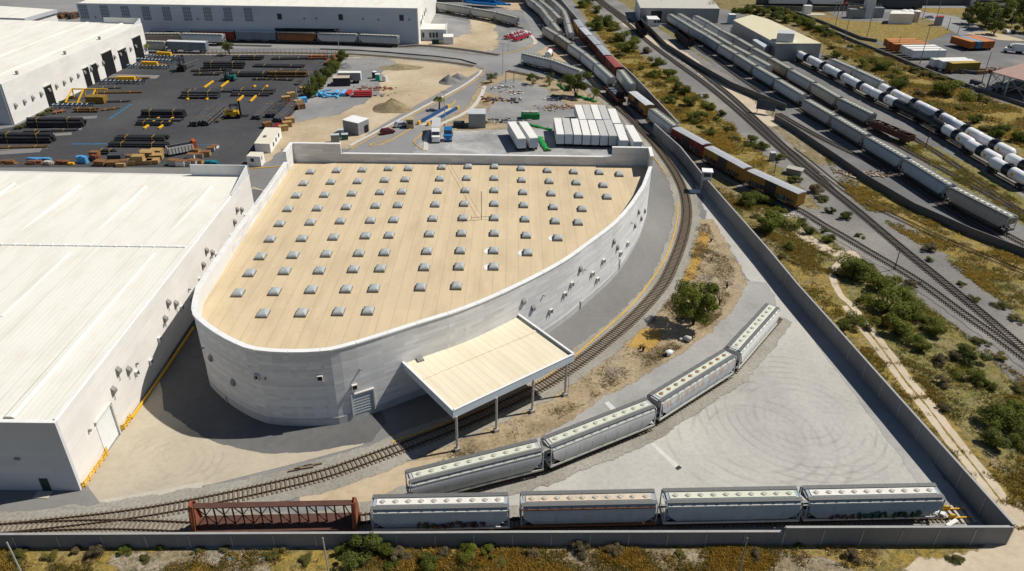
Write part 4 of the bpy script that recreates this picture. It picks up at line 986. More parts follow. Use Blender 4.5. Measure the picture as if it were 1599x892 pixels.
# substation and white plant building
sbd, sp3 = roofed('plant_building', 'long white plant building with flat pale roof beside the substation', 'building', [(1390, 21.5), (1428, 22), (1426, 16.5), (1393, 16.5)], 5.0, m_wh_wall, m_wh_roof)
for i, px in enumerate([(1409, 33), (1418, 33), (1428, 34)]):
    q = G(*px); t = thing('storage_tank', ['white upright tank in front of the plant building, leftmost of three', 'white upright tank in front of the plant building, middle of three', 'tan upright tank in front of the plant building, rightmost of three'][i], 'tank', (q.x, q.y, 0), 0, 'tanks by the plant building')
    MB().tube([(0, 0, 0), (0, 0, 5.2)], 1.9, 14).build('tank', m_tr_white if i < 2 else paint('tank_tan', (.46, .36, .28), .1), t); MB().tube([(0, 0, 5.2), (0, 0, 5.7)], [1.9, .6], 14).build('lid', m_tr_roof, t)
for i, px in enumerate([(1335, 28), (1353, 28), (1367, 27)]):
    q = G(*px); w_ = [8, 4.5, 6][i]; h_ = [4.5, 9.5, 5][i]
    t = thing('transformer', ['low grey transformer in the substation yard, left one', 'tall grey slab transformer tower in the substation yard', 'grey transformer near the plant building'][i], 'transformer', (q.x, q.y, 0), 0, 'substation equipment')
    MB().box((0, 0, h_/2), (w_, 4, h_)).build('casing', m_sheet if i != 1 else m_sheet_lt, t); m = MB()
    for k in (-1, 0, 1): m.tube([(k*1.2, 0, h_), (k*1.2, 0, h_+1.6)], .2, 6)
    m.build('insulators', m_vent, t)
for i in range(9):
    q = G(1303+i*6, 22+i*.8-(i % 2)*1.5); t = thing('busbar_post', 'thin steel busbar frame in the substation yard, %s from the left' % ordn(i+1), 'steel frame', (q.x, q.y, 0), 0, 'substation equipment')
    m = MB(); m.tube([(0, 0, 0), (0, 0, 6)], .18, 5); m.bar((-1.6, 0, 5.9), (1.6, 0, 5.9), .2); m.build('frame', m_vent, t)
q = G(1259, 22); t = thing('pump_cabin', 'tiny white cabin on a pad at the edge of the dry field', 'cabin', (q.x, q.y, 0)); MB().box((0, 0, 2.2), (4, 3, 4.4)).build('cabin', m_white, t); MB().box((2.5, -1, .1), (14, 6, .2)).build('pad', m_slab, t)
gb, gbp = roofed('fuel_canopy', 'small red edged canopy of a guard post on the access road', 'canopy', [(1461, 26.5), (1474, 26.5), (1475, 24.5), (1463, 24.5)], 4.2, m_sheet, paint('canopy_red', (.30, .02, .02), .1))
# open brown-roofed shed at the right edge
bz = 7.0
bpts = [G(1549, 112, bz), G(1640, 137, bz), G(1680, 112, bz), G(1620, 93, bz)]
bc = sum(bpts, Vector())/4
bs = thing('open_shed', 'open steel shed with brown sheet roof at the right edge', 'shed', (bc.x, bc.y, 0))
m = MB(); m.poly([(p.x, p.y) for p in bpts], bz-.15, bz); m.build('roof', m_brown, bs, True)
for a, b in ((bpts[0], bpts[1]), (bpts[0], bpts[3])):
    for k in range(4):
        p = a.lerp(b, k/3.0); MB().tube([(p.x, p.y, 0), (p.x, p.y, bz-.15)], .28, 8).build('column', m_steel, bs, True)
        if k < 3:
            q = a.lerp(b, (k+1)/3.0); m = MB(); m.bar((p.x, p.y, bz-.5), (q.x, q.y, 1.5), .16); m.bar((q.x, q.y, bz-.5), (p.x, p.y, 1.5), .16); m.bar((p.x, p.y, bz-.4), (q.x, q.y, bz-.4), .2); m.build('brace', m_steel, bs, True)
# far roadside building along the top right
a, b = G(1180, 7), G(1700, 9.0)
fb = thing('roadside_wall', 'tall grey wall along the far road at the top right', 'wall', a)
MB().wall([Vector((a.x, a.y, 0)), Vector((b.x, b.y, 0))], 0, 13, .6).build('wall', m_conc_far, fb, True)
a, b = G(640, 2.5), G(838, 4.5)
fb = thing('far_wall', 'grey wall behind the curved hopper train at the top', 'wall', a)
MB().wall([Vector((a.x, a.y, 0)), Vector((b.x, b.y, 0))], 0, 3.5, .5).build('wall', m_conc_far, fb, True)

# ------------------------------------------------------------------ boundary walls
def bwall(name, label, base_px, h, mat=None, cap=True, posts=None, th_=.3):
    P = [Vector((G(*p).x, G(*p).y, 0)) for p in base_px]
    t = thing(name, label, 'wall', P[0], 0, 'boundary walls')
    m = MB().wall(P, 0, h, th_)
    if cap: MB().wall(P, h if not callable(h) else 0, h+.06, th_+.04).build('cap', m_conc_cap, t, True)
    if posts:
        for a, b in zip(P, P[1:]):
            n = int((b-a).length/posts); dd = (b-a).normalized(); nn = Vector((-dd.y, dd.x, 0))
            for k in range(n+1):
                q = a.lerp(b, k/max(1, n))
                for s in (-1, 1): m.box((q.x+nn.x*s*(th_/2+.02), q.y+nn.y*s*(th_/2+.02), (h-.25)/2), (.16, .10, h-.25), math.atan2(dd.y, dd.x), 1)
    m.build('wall', [mat or m_conc, m_conc_cap], t, True)
    return t
bwall('boundary_wall', 'grey concrete panel wall along the front, low left section', [(-40, 855), (300, 853.5), (560, 852.5), (800, 851), (1219, 850)], 2.35, posts=4.6)
bwall('boundary_wall', 'grey concrete panel wall at the front right corner, taller section', [(1219.5, 850), (1400, 849.5), (1569, 849)], 3.1, posts=4.6)
hW = height((1431, 689), (1439, 669)); hW = max(3.0, min(hW, 4.2))
W2 = [(1569, 848.6), (1431, 689), (1241, 468), (1196, 412), (1098, 296), (1060, 247), (1020, 210)]
bwall('boundary_wall', 'long grey concrete wall running diagonally beside the gravel yard', W2, 3.4, posts=4.6)
bwall('boundary_wall', 'far grey wall behind the diagonal row of boxcars', [(1057, 207), (990, 133), (967, 112), (940, 84), (905, 44), (877, 10), (866, -3)], 3.2)
bwall('boundary_wall', 'dark wall between the main tracks and the right rail yard, far part', [(1000, 36), (1012, 47), (1040, 76), (1090, 108), (1140, 137), (1200, 162), (1226, 173)], 2.2, m_conc_far, False)
bwall('boundary_wall', 'dark wall between the main tracks and the right rail yard, near part', [(1209, 188), (1240, 207), (1275, 231), (1300, 248), (1350, 283), (1425, 328), (1512, 367), (1640, 417)], 1.9, m_conc_far, False)
bwall('drain_wall', 'low dark channel wall at the edge of the dry field, upper one', [(1241, 21), (1280, 35), (1345, 62), (1369, 66)], 1.3, m_conc_far, False, th_=.8)
bwall('drain_wall', 'low dark channel wall along the scrub beside the containers, lower one', [(1289, 47), (1340, 69), (1400, 93), (1430, 106), (1470, 122), (1540, 147), (1640, 180)], 1.3, m_conc_far, False, th_=.8)
bwall('yard_wall', 'grey low wall in front of the parked trucks at the top right', [(1180, 17), (1290, 18.5), (1340, 17)], 2.6, m_conc_far, False)
bwall('retaining_kerb', 'dark low kerb wall between the road and the curving track', [(500, 77.5), (560, 79.5), (620, 84), (680, 89), (720, 94), (744, 101)], .5, m_conc_far, False)
# watch tower on the wall
q = G(1100, 298)
wt = thing('watch_tower', 'small white roofed watch tower standing at the long grey wall', 'tower', (q.x, q.y, 0), R(-8))
for sx in (-1, 1):
    for sy in (-1, 1): MB().box((sx*1.0, sy*1.0, 2.75), (.22, .22, 5.5)).build('leg', m_steel, wt)
MB().box((0, 0, 4.3), (2.1, 2.1, 2.2)).build('cabin', m_sheet_lt, wt)
for rz_ in range(4):
    o = MB().box((0, -1.07, 4.7), (1.7, .06, 1.0)).build('window', m_glass, wt); o.rotation_euler = (0, 0, rz_*math.pi/2)
MB().box((0, 0, 5.55), (2.7, 2.7, .2)).build('roof', m_white, wt)
q = G(1085, 300); t = thing('gate_slab', 'white concrete slab and trench at the foot of the wall near the tower', 'slab', (q.x, q.y, 0)); MB().box((0, 0, .2), (2.6, 1.6, .3)).build('slab', m_white, t)
# ------------------------------------------------------------------ railway tracks
TRACKS = []
m_sleeper_g = paint('grey_sleeper', (.13, .12, .108), .25, 3, .9)
def track(label, line, ballast=None, bw=4.4, conc=False, sleepers=True, raise_=.10, hgt_=0.0):
    L = smooth_line(line, 1.6)
    if ballast is not None: ribbon('ballast', ballast, L, bw, 1.2)
    zb = max(gz(p) for p in L[::6])+.004
    TRACKS.append((L, zb)); t = thing('railway_track', label, 'railway track', (L[0].x, L[0].y, 0), 0, 'railway tracks')
    if sleepers:
        m = MB(); d = 0.0; nxt = 0.0
        for i in range(1, len(L)):
            a, b = L[i-1], L[i]; sl = (b-a).length; dd = (b-a)/sl; rz = math.atan2(dd.y, dd.x)
            while nxt < d+sl:
                p = a + dd*(nxt-d); m.box((p.x, p.y, zb+.06), (.25, 2.6, .14), rz); nxt += .62
            d += sl
        o = m.build('sleepers', m_sleeper if ballast is m_ballast else m_sleeper_g, t, True)
    for s in (-1, 1):
        m = MB(); e = offset_line(L, s*.755); m.wall(e, zb+.10, zb+.28, .13); m.build('rail', m_rail, t, True)
    return t
def ends(line_world, a_ext=0, b_ext=0):
    l = list(line_world)
    if a_ext: l = [l[0]+(l[0]-l[1]).normalized()*a_ext]+l
    if b_ext: l = l+[l[-1]+(l[-1]-l[-2]).normalized()*b_ext]
    return l

# ------------------------------------------------------------------ rail cars
m_car_grey = paint('hopper_grey', (.40, .405, .39), .08, .5, .55, dirt=(.27, .25, .22), dirt_amt=.35, coords='obj')
m_car_lt = paint('hopper_pale', (.55, .56, .55), .07, .5, .55, dirt=(.38, .36, .32), dirt_amt=.3, coords='obj')
m_car_blue = paint('hopper_bluegrey', (.34, .40, .43), .08, .5, .55, dirt=(.25, .25, .24), dirt_amt=.3, coords='obj')
m_car_tan = paint('hopper_tan', (.43, .40, .33), .08, .5, .55, dirt=(.28, .22, .15), dirt_amt=.4, coords='obj')
m_car_white = paint('hopper_white', (.66, .67, .66), .05, .5, .5, dirt=(.5, .48, .44), dirt_amt=.25, coords='obj')
m_car_rust = paint('hopper_rusty', (.36, .30, .23), .15, .6, .7, dirt=(.24, .07, .02), dirt_amt=.85, coords='obj')
m_car_brown = paint('hopper_brown', (.25, .10, .04), .15, .6, .7, dirt=(.12, .05, .03), dirt_amt=.5, coords='obj')
M_ = Mat('hopper_streaked', .6, 0, .2)
uv_ = M_.obj(); nz_ = M_.noise(2.2, 3, .5, M_.scaled(uv_, (1.6, .2, .12))); sz_ = _n(M_.nt, 'ShaderNodeSeparateXYZ'); M_.L(uv_, sz_.inputs[0])
band_ = M_.ramp(M_.math('DIVIDE', sz_.outputs[2], 5.0), [(.52, 0.0), (.60, 1.0), (.82, 1.0), (.84, 0.2)])
M_.color(M_.mix(M_.math('MULTIPLY', M_.math('MULTIPLY', M_.ramp(nz_, [(.42, 0.0), (.55, 1.0)]), band_), .6), (.48, .52, .55), (.40, .20, .07))); m_car_streak = M_.m
m_strip_w = paint('roof_strip_white', (.70, .68, .62), .07, .8, .6, dirt=(.42, .34, .22), dirt_amt=.3)
m_strip_t = paint('roof_strip_rust', (.58, .49, .37), .12, .9, .6, dirt=(.30, .17, .09), dirt_amt=.5)
m_strip_g = paint('roof_strip_greenish', (.60, .62, .50), .08, .8, .6, dirt=(.42, .40, .28), dirt_amt=.35)
m_grating = paint('walkway_grating', (.155, .16, .155), .12, 4, .7, .3)
m_grating_r = paint('walkway_rust', (.16, .07, .035), .3, 2, .8)
m_under = paint('running_gear_black', (.022, .021, .02), .25, 2, .8)
m_hatch = paint('hatch_grey', (.43, .41, .36), .15, 3, .6)
m_hatch_r = paint('hatch_rust', (.30, .17, .08), .25, 3, .7)
m_truckmetal = paint('bogie_metal', (.06, .05, .042), .25, 2, .8)
m_sill_lt = paint('side_sill_pale', (.52, .52, .46), .08, 1, .6)
HL, HW, HH = 17.5, 3.1, 4.6
def car_profile():
    return [(1.28, 1.15), (1.50, 1.75), (1.56, 2.6), (1.55, 3.3), (1.46, 3.85), (1.25, 4.22), (.85, 4.40), (.45, 4.46)]
def hopper_body_mb():
    prof = car_profile(); m = MB(); pts = prof+[(-x, z) for x, z in prof[::-1]]
    def xe(z): return HL/2-.35 if z > 2.7 else HL/2-.35-(2.7-z)*1.05
    def ring(sgn, inset): return [(sgn*(xe(z)-inset), y, z) for y, z in pts]
    r0 = ring(-1, 0); r1 = ring(1, 0)
    n = len(pts); seg = 8; rings = []
    for k in range(seg+1):
        f = -1+2*k/seg; rings.append([(f*xe(z), y, z) for y, z in pts])
    m.loft(rings, 0, True, True, True)
    for k in range(1, seg):      # pressed side joints
        x = -HL/2+.35+k*(HL-.7)/seg
        for s in (-1, 1): m.bar((x, s*1.53, 1.6), (x, s*1.575, 3.0), .06, .03)
    for s in (-1, 1):            # outlets below
        pass
    for x in (-4.2, 0, 4.2):
        m.add([(x-1.9, -1.25, 1.2), (x+1.9, -1.25, 1.2), (x+1.9, 1.25, 1.2), (x-1.9, 1.25, 1.2), (x-.5, -.5, .55), (x+.5, -.5, .55), (x+.5, .5, .55), (x-.5, .5, .55)], [(0, 4, 5, 1), (1, 5, 6, 2), (2, 6, 7, 3), (3, 7, 4, 0), (4, 7, 6, 5)], 0)
    return m
def sill_mb():
    m = MB()
    for s in (-1, 1): m.box((0, s*1.42, 1.12), (HL-.1, .14, .30))
    for s in (-1, 1):
        m.box((s*(HL/2-.12), 0, 1.12), (.2, 2.95, .3))
        m.bar((s*(HL/2-.2), 0, 1.1), (s*(HL/2-3.4), 0, 1.1), .5, .3)
    return m
def endframe_mb(s):
    m = MB(); x = s*(HL/2-.12)
    for y in (-1.38, 1.38): m.box((x, y, 2.75), (.12, .14, 3.1))
    m.box((x, 0, 4.25), (.12, 2.7, .14))
    for y in (-1.1, 1.1): m.bar((x, y, 1.2), (s*(HL/2-2.4), y*.75, 2.0), .14)
    for k in range(8): m.bar((x, 1.42 if s > 0 else -1.42, 1.4+k*.38), (x-s*.5, 1.42 if s > 0 else -1.42, 1.4+k*.38), .05)
    m.bar((x, -1.2, 2.2), (x, 1.2, 2.2), .06)
    return m
def board_mb(s):
    m = MB(); m.box((0, s*.98, 4.52), (HL-.25, .62, .06))
    for k in range(12): 
        x = -HL/2+.9+k*(HL-1.8)/11; m.bar((x, s*.66, 4.50), (x, s*1.34, 4.50), .05, .12); m.bar((x, s*1.34, 4.5), (x, s*1.40, 4.05), .05)
    return m
def lip_mb(s):
    m = MB(); m.bar((-HL/2+.4, s*1.43, 4.02), (HL/2-.4, s*1.43, 4.02), .12, .2); return m
def hatch_mb():
    m = MB(); m.tube([(0, 0, 0), (0, 0, .09)], .31, 10); m.tube([(0, 0, .09), (0, 0, .15)], [.26, .14], 10); m.bar((-.38, 0, .1), (.38, 0, .1), .08, .07); return m
def bogie_parts():
    f = MB()
    for s in (-1, 1):
        f.bar((-1.15, s*1.0, .78), (1.15, s*1.0, .78), .16, .22); f.bar((-.5, s*1.0, .62), (.5, s*1.0, .62), .2, .45)
    f.box((0, 0, .85), (.4, 2.2, .25)); f.tube([(0, 0, .9), (0, 0, 1.1)], .3, 8)
    w = MB()
    for s in (-1, 1):
        w.tube([(0, s*.69, 0), (0, s*.83, 0)], .46, 14)
    w.tube([(0, -.7, 0), (0, .7, 0)], .09, 6)
    return f, w
def coupler_mb(s): 
    m = MB(); m.bar((s*(HL/2-.2), 0, .98), (s*(HL/2+.5), 0, .98), .2, .24); m.box((s*(HL/2+.5), 0, .98), (.3, .34, .34)); return m
MESHES = {}
def share(name, key, mbf, mats, parent):
    """object sharing mesh data between equal cars"""
    if key not in MESHES:
        o = mbf().build(name, mats, parent); MESHES[key] = o.data; return o
    o = bpy.data.objects.new(name, MESHES[key]); COL.objects.link(o); o.parent = parent; KIDS.setdefault(parent.name, []).append(o); return o
def add_bogies(t, xs, detail=True):
    f, w = bogie_parts()
    for x in xs:
        o = share('bogie', 'bogie', lambda: f, m_truckmetal, t); o.location = (x, 0, .13)
        if detail:
            for dx in (-.88, .88):
                ww = share('wheelset', 'wheelset', lambda: w, m_truckmetal, o); ww.location = (dx, 0, .46)
        else: pass
def far_bogie_mb():
    f, w = bogie_parts(); m = MB(); m.add(f.v, f.f)
    for dx in (-.88, .88): m.add([(v[0]+dx, v[1], v[2]+.46) for v in w.v], w.f)
    return m
def graffiti(t, side, x0, x1, z0, z1, cols, seed):
    rnd = random.Random(seed); m = MB(); x = x0; y = side*1.6
    while x < x1:
        w = rnd.uniform(.35, .7); pts = []
        zz = (z0+z1)/2; hh = (z1-z0)/2
        for k in range(7): pts.append((x+w*rnd.uniform(-.1, 1.1), y, zz+hh*rnd.uniform(-1, 1)))
        for mi, r in ((1, .20), (0, .10)):
            dy = side*(.02 if mi == 0 else 0)
            for a, b in zip(pts, pts[1:]):
                A = Vector((a[0], a[1]+dy, a[2])); B = Vector((b[0], b[1]+dy, b[2])); m.bar(A, B, .03, r*2, mi=mi if mi else rnd.choice([0, 2]) )
        x += w+.12
    m.build('graffiti', cols, t)
def hopper(label, A, B, body, strip=None, hatch=None, board=None, near=False, group=None, lip=None, name='hopper_car', zsc=1.0):
    c = (A+B)/2; L = (B-A).length; rz = math.atan2((B-A).y, (B-A).x)
    t = thing(name, label, 'hopper car', (c.x, c.y, gz(c)+.10), rz, group)
    sx = max(.90, min(1.08, L/HL)); t.scale = (sx, 1, zsc)
    strip = strip or m_strip_w; hatch = hatch or m_hatch; board = board or m_grating; key = body.name
    share('body', 'hb'+key, hopper_body_mb, body, t)
    def strip_mb():
        m = MB(); m.box((0, 0, 4.50), (HL-1.5, 1.02, .10))
        if not near:
            for k in range(10): m.box((-HL/2+1.6+k*(HL-3.2)/9, 0, 4.60), (.7, .62, .16), mi=1)
        return m
    share('roof_strip', 'hs'+strip.name+hatch.name+str(near), strip_mb, [strip, hatch], t)
    for s in (-1, 1): share('running_board', 'rb%d' % s+board.name, lambda: board_mb(s), board, t)
    share('side_sill', 'sill'+(lip or m_under).name, sill_mb, lip or m_truckmetal, t)
    if near:
        for k in range(10):
            o = share('hatch', 'hatch'+hatch.name, hatch_mb, hatch, t); o.location = (-HL/2+1.5+k*(HL-3.0)/9, 0, 4.55)
        for s in (-1, 1):
            share('end_frame', 'ef%d' % s+key, lambda: endframe_mb(s), body, t); share('coupler', 'cp%d' % s, lambda: coupler_mb(s), m_under, t)
            share('roof_lip', 'lip%d' % s+(lip or body).name, lambda: lip_mb(s), lip or body, t)
        add_bogies(t, (-6.7, 6.7))
    else:
        for s in (-1, 1): 
            o = share('bogie', 'fbogie', far_bogie_mb, m_truckmetal, t); o.location = (s*6.7, 0, .13)
        for s in (-1, 1): share('end_frame', 'ef%d' % s+key, lambda: endframe_mb(s), body, t)
    return t
CARS = []
def cars_at(pairs, z=4.7): return [(G(a[0], a[1], z), G(b[0], b[1], z)) for a, b in pairs]
def flat(p): return Vector((p.x, p.y, 0))

# front row (nearest the camera)
T1 = cars_at([((579, 785), (796, 781)), ((812, 780), (1026, 775.5)), ((1036, 775), (1250, 771)), ((1256, 770.5), (1469, 766))])
m_c1 = paint('hopper_slate', (.33, .37, .41), .07, .5, .55, dirt=(.26, .26, .26), dirt_amt=.3, coords='obj')
gr_front = 'hopper cars in the front row'
h1 = hopper('grey hopper car with white roof strip and purple graffiti, beside the centre-beam flat car', *T1[0], m_c1, m_strip_w, near=True, group=gr_front, lip=m_car_lt)
gm = [paint('graffiti_purple', (.12, .05, .09), .2, 3), paint('graffiti_dark', (.03, .025, .035), .2, 3), paint('graffiti_orange', (.30, .13, .04), .3, 3)]
graffiti(h1, -1, -2.9, 5.0, 1.35, 2.55, gm, 4)
h2 = hopper('grey hopper car with rust stained roof strip and rusty walkway, second in the front row', *T1[1], m_c1, m_strip_t, None, m_grating, near=True, group=gr_front, lip=m_grating_r)
h3 = hopper('clean grey hopper car with yellowish roof strip, third in the front row', *T1[2], m_car_blue, m_strip_g, near=True, group=gr_front, lip=m_car_lt)
h4 = hopper('grey hopper car with green graffiti at the buffer stop end of the front row', *T1[3], m_car_blue, m_strip_w, near=True, group=gr_front, lip=m_car_lt)
gm2 = [paint('graffiti_green', (.015, .12, .07), .3, 3), paint('graffiti_deepgreen', (.015, .04, .03), .2, 3), paint('graffiti_teal', (.02, .14, .11), .3, 3)]
graffiti(h4, -1, -2.0, 1.6, 1.35, 2.5, gm2, 9); graffiti(h4, -1, 2.4, 5.6, 1.35, 2.5, [paint('graffiti_lime', (.10, .15, .01), .3, 3), gm2[1], gm2[0]], 11); graffiti(h4, -1, -5.5, -2.6, 1.35, 2.0, gm, 12)
tl1 = [flat(p) for pr in T1 for p in pr]
t1dir = (tl1[-1]-tl1[0]).normalized()
# curving row behind it
T2 = cars_at([((633, 746), (846, 694)), ((852, 692), (1017, 628)), ((1019, 624), (1142, 549)), ((1145, 546), (1207, 477))])
m_c2 = paint('hopper_warmgrey', (.52, .53, .52), .06, .5, .55, dirt=(.40, .39, .36), dirt_amt=.3, coords='obj')
gr_c = 'hopper cars on the curved siding'
hopper('pale grey hopper car at the near left end of the curved siding', *T2[0], m_c2, m_strip_g, near=True, group=gr_c, lip=m_sill_lt)
hopper('pale grey round sided hopper car, second from the left on the curved siding', *T2[1], m_c2, m_strip_g, near=True, group=gr_c, lip=m_sill_lt)
hopper('rust streaked hopper car with brown hatches, third on the curved siding', *T2[2], m_car_streak, m_strip_g, m_hatch_r, near=True, group=gr_c, lip=m_sill_lt)
hopper('white hopper car at the far right end of the curved siding', *T2[3], m_car_white, m_strip_g, near=True, group=gr_c, lip=m_sill_lt)
tl2 = [flat(p) for pr in T2 for p in pr]
# lettering on the curved siding cars: small stencilled marks
for t_, seed in ((h1, 1), (h2, 2), (h3, 3)):
    m = MB(); rnd = random.Random(seed)
    for r_ in range(2):
        x = -6.2
        for k in range(7): m.box((x, -1.585, 2.55-r_*.28), (rnd.uniform(.1, .2), .02, .16)); x += .24
    m.build('stencil_marks', paint('stencil_pale', (.55, .56, .55), .05), t_)

def train(pairs, what, mats, group, z=4.7, strips=None, zsc=1.0):
    """pairs from far to near; label counts from the near end"""
    A = cars_at(pairs, z); n = len(A); out = []
    for i, (a, b) in enumerate(A):
        mt, adj = mats[i]
        k = n-i
        place = 'nearest in ' if k == 1 else ('farthest in ' if i == 0 else ordn(k)+' from the near end of ')
        out.append(hopper('%s hopper car, %s%s' % (adj, place, what), a, b, mt, (strips or {}).get(i, m_strip_g), group=group, zsc=zsc))
    return A, out
g, l, bl_, tn, wt_, ru, bn = (m_car_grey, 'grey'), (m_car_lt, 'pale grey'), (m_car_blue, 'blue grey'), (m_car_tan, 'tan grey'), (m_car_white, 'white'), (m_car_rust, 'rust stained'), (m_car_brown, 'brown')
Y1, _ = train([((1047, 22), (1062, 31)), ((1064, 32), (1080.5, 42)), ((1082, 43), (1102.5, 54)), ((1104, 55), (1125, 68)), ((1126.5, 69.5), (1150, 83)), ((1151.5, 84.5), (1180, 102)), ((1182, 103.5), (1214, 122)), ((1216, 124), (1255, 147))],
              'the left yard row', [l, l, l, bl_, l, g, bl_, l], 'hopper cars in the left yard row')
Y1b, _ = train([((1260, 155), (1303.5, 180)), ((1306, 181.5), (1355, 210)), ((1358, 213), (1416, 246)), ((1419, 248), (1486, 288.5)), ((1489, 291.5), (1584, 339))],
               'the left row past the gap', [g, g, bl_, bl_, tn], 'hopper cars in the left yard row, near part')
Y2, _ = train([((1060, 21), (1078, 31)), ((1079.5, 32), (1096.5, 42.5)), ((1098, 43.5), (1120, 56)), ((1121.5, 57), (1142.5, 69.5)), ((1144, 70.5), (1171.5, 85)), ((1173, 86), (1202, 102))],
              'the middle yard row', [l, l, l, tn, tn, l], 'hopper cars in the middle yard row')
Y3, _ = train([((1087, 24.5), (1106, 34)), ((1107.5, 35), (1126.5, 46.5)), ((1128, 47.5), (1150, 58.5)), ((1151.5, 59.5), (1175, 73)), ((1176.5, 74.5), (1203.5, 89)), ((1205, 90.5), (1234.5, 107)), ((1236, 108.5), (1271.5, 128)), ((1273.5, 129.5), (1311.5, 151.5)), ((1314, 153), (1364, 177.5))],
              'the right yard row', [l, l, g, g, g, ru, g, tn, g], 'hopper cars in the right yard row')
YC, _ = train([((1301, 92), (1335, 106.5)), ((1337, 107.5), (1380, 127))], 'the pair behind the white tank cars', [g, g], 'hopper cars behind the tank cars')
A5, _ = train([((823, -9), (829, -1)), ((829.5, 0), (836, 4.5)), ((836.5, 5), (846, 13)), ((847, 14), (853.5, 22.5)), ((854, 23.5), (862.5, 33.5)), ((863, 34.5), (874, 48.5))], 'the left fan siding', [l, l, g, tn, l, g], 'hopper cars on the fan sidings')
B5, _ = train([((837, -6), (843, 0)), ((843.5, .5), (852, 7)), ((852.5, 7.5), (862.5, 16)), ((863, 17), (874, 28))], 'the middle fan siding', [tn, l, g, tn], 'hopper cars on the fan sidings')
C5, _ = train([((855, -8), (861, -1.5)), ((861.5, -1), (870, 6)), ((870.5, 6.5), (880, 16)), ((880.5, 17), (884.2, 25.3)), ((884.6, 26), (887.3, 36)), ((887.8, 37), (891.5, 51))], 'the right fan siding', [g, g, l, ru, wt_, wt_], 'hopper cars on the fan sidings')
T6, _ = train([((851.5, 42.5), (870, 53.5)), ((872, 54.5), (890.5, 67.5)), ((892, 69), (911, 82)), ((912.5, 83), (932, 99)), ((933.5, 100.5), (955.5, 120.5))], 'the diagonal row beside the boxcars', [tn, ru, l, l, wt_], 'hopper cars in the diagonal row')
T9, _ = train([((820, 83.5), (862, 93.3)), ((865, 94), (909, 110.5))], 'the short pair at the road crossing', [l, l], 'hopper cars at the road crossing')
T4, _ = train([((640, -1), (668, 2)), ((670, 2.5), (698.5, 6)), ((700, 6.3), (736.5, 12)), ((738, 12.5), (774.5, 18.6)), ((776, 19), (808, 27))], 'the curved row beyond the long warehouse', [g, g, g, g, g], 'hopper cars on the far curve')
T3, _ = train([((434, 50), (494, 51.5)), ((496.5, 51.5), (558.5, 53.2)), ((561, 53.5), (622.5, 56))], 'the siding along the long warehouse', [bn, l, l], 'hopper cars along the long warehouse', strips={0: m_strip_t})
T3b, _ = train([((226, 52), (280, 52)), ((283, 52), (349, 53.5))], 'the middle siding at the long warehouse', [ru, l], 'hopper cars on the middle siding')
T3c, _ = train([((196, 62), (259, 64))], 'the pipe yard siding', [g], 'hopper cars on the pipe yard siding', zsc=.95)
XH, _ = train([((969, 108.5), (987, 131))], 'the boxcar row inside the wall', [l], 'hopper cars in the boxcar row')
XH2, _ = train([((1019, 169.5), (1054, 196))], 'the boxcar row at the wall gate', [l], 'hopper cars in the boxcar row')

# box cars
def boxcar_mb():
    m = MB(); L = 17.2
    m.box((0, 0, 2.75), (L, 2.95, 3.3))
    for k in range(15):
        x = -L/2+.55+k*(L-1.1)/14
        for s in (-1, 1): m.box((x, s*1.5, 2.75), (.10, .07, 3.2))
    for s in (-1, 1):
        for k in range(8): m.box((s*(L/2+.03), 0, 1.4+k*.38), (.10, 2.8, .16))
    return m
def boxcar(label, A, B, body, roof, door, group, gcols=None, seed=1, doors=1):
    c = (A+B)/2; L = (B-A).length; rz = math.atan2((B-A).y, (B-A).x)
    t = thing('boxcar', label, 'boxcar', (c.x, c.y, gz(c)+.10), rz, group); t.scale = (max(.85, min(1.12, L/17.2)), 1, 1)
    share('body', 'bx'+body.name, boxcar_mb, body, t)
    def roofmb():
        m = MB(); m.add([(-8.65, -1.5, 4.4), (8.65, -1.5, 4.4), (8.65, 0, 4.6), (-8.65, 0, 4.6), (8.65, 1.5, 4.4), (-8.65, 1.5, 4.4)], [(0, 1, 2, 3), (3, 2, 4, 5)])
        m.box((0, 0, 4.36), (17.3, 3.04, .08))
        for k in range(14): m.bar((-8.1+k*1.25, -1.48, 4.43), (-8.1+k*1.25, 0, 4.63), .09, .05); m.bar((-8.1+k*1.25, 1.48, 4.43), (-8.1+k*1.25, 0, 4.63), .09, .05)
        return m
    share('roof', 'bxr'+roof.name, roofmb, roof, t)
    for s in (-1, 1):
        o = share('sliding_door', 'bxd'+door.name, lambda: MB().box((0, 0, 2.7), (3.4, .12, 3.0)).box((-1.72, 0, 2.7), (.1, .18, 3.1)).box((0, 0, 2.7), (.1, .18, 3.1)), door, t); o.location = (0, s*1.56, 0)
    share('underframe', 'bxu', lambda: MB().box((0, 0, .98), (16.8, 1.0, .3)).box((0, 0, .8), (4, 2.2, .4)), m_under, t)
    for s in (-1, 1):
        o = share('bogie', 'fbogie', far_bogie_mb, m_truckmetal, t); o.location = (s*6.4, 0, .13)
    if gcols:
        graffiti(t, -1, -7.5, -2.2, 1.3, 2.6, gcols, seed); graffiti(t, -1, 2.3, 7.3, 1.3, 2.4, gcols, seed+1)
    return t
m_bx_brown = paint('boxcar_maroon', (.115, .028, .022), .15, .5, .65, dirt=(.05, .03, .025), dirt_amt=.4, coords='obj')
m_bx_ochre = paint('boxcar_ochre', (.33, .175, .035), .12, .5, .65, dirt=(.16, .08, .03), dirt_amt=.4, coords='obj')
m_bx_red = paint('boxcar_red', (.20, .028, .02), .15, .5, .65, dirt=(.08, .02, .015), dirt_amt=.4, coords='obj')
m_bx_steel = paint('boxcar_slate', (.17, .215, .25), .1, .5, .6, dirt=(.1, .11, .12), dirt_amt=.3, coords='obj')
m_bxr_grey = paint('boxcar_roof_grey', (.42, .44, .46), .08, .6, .5, dirt=(.28, .26, .24), dirt_amt=.4)
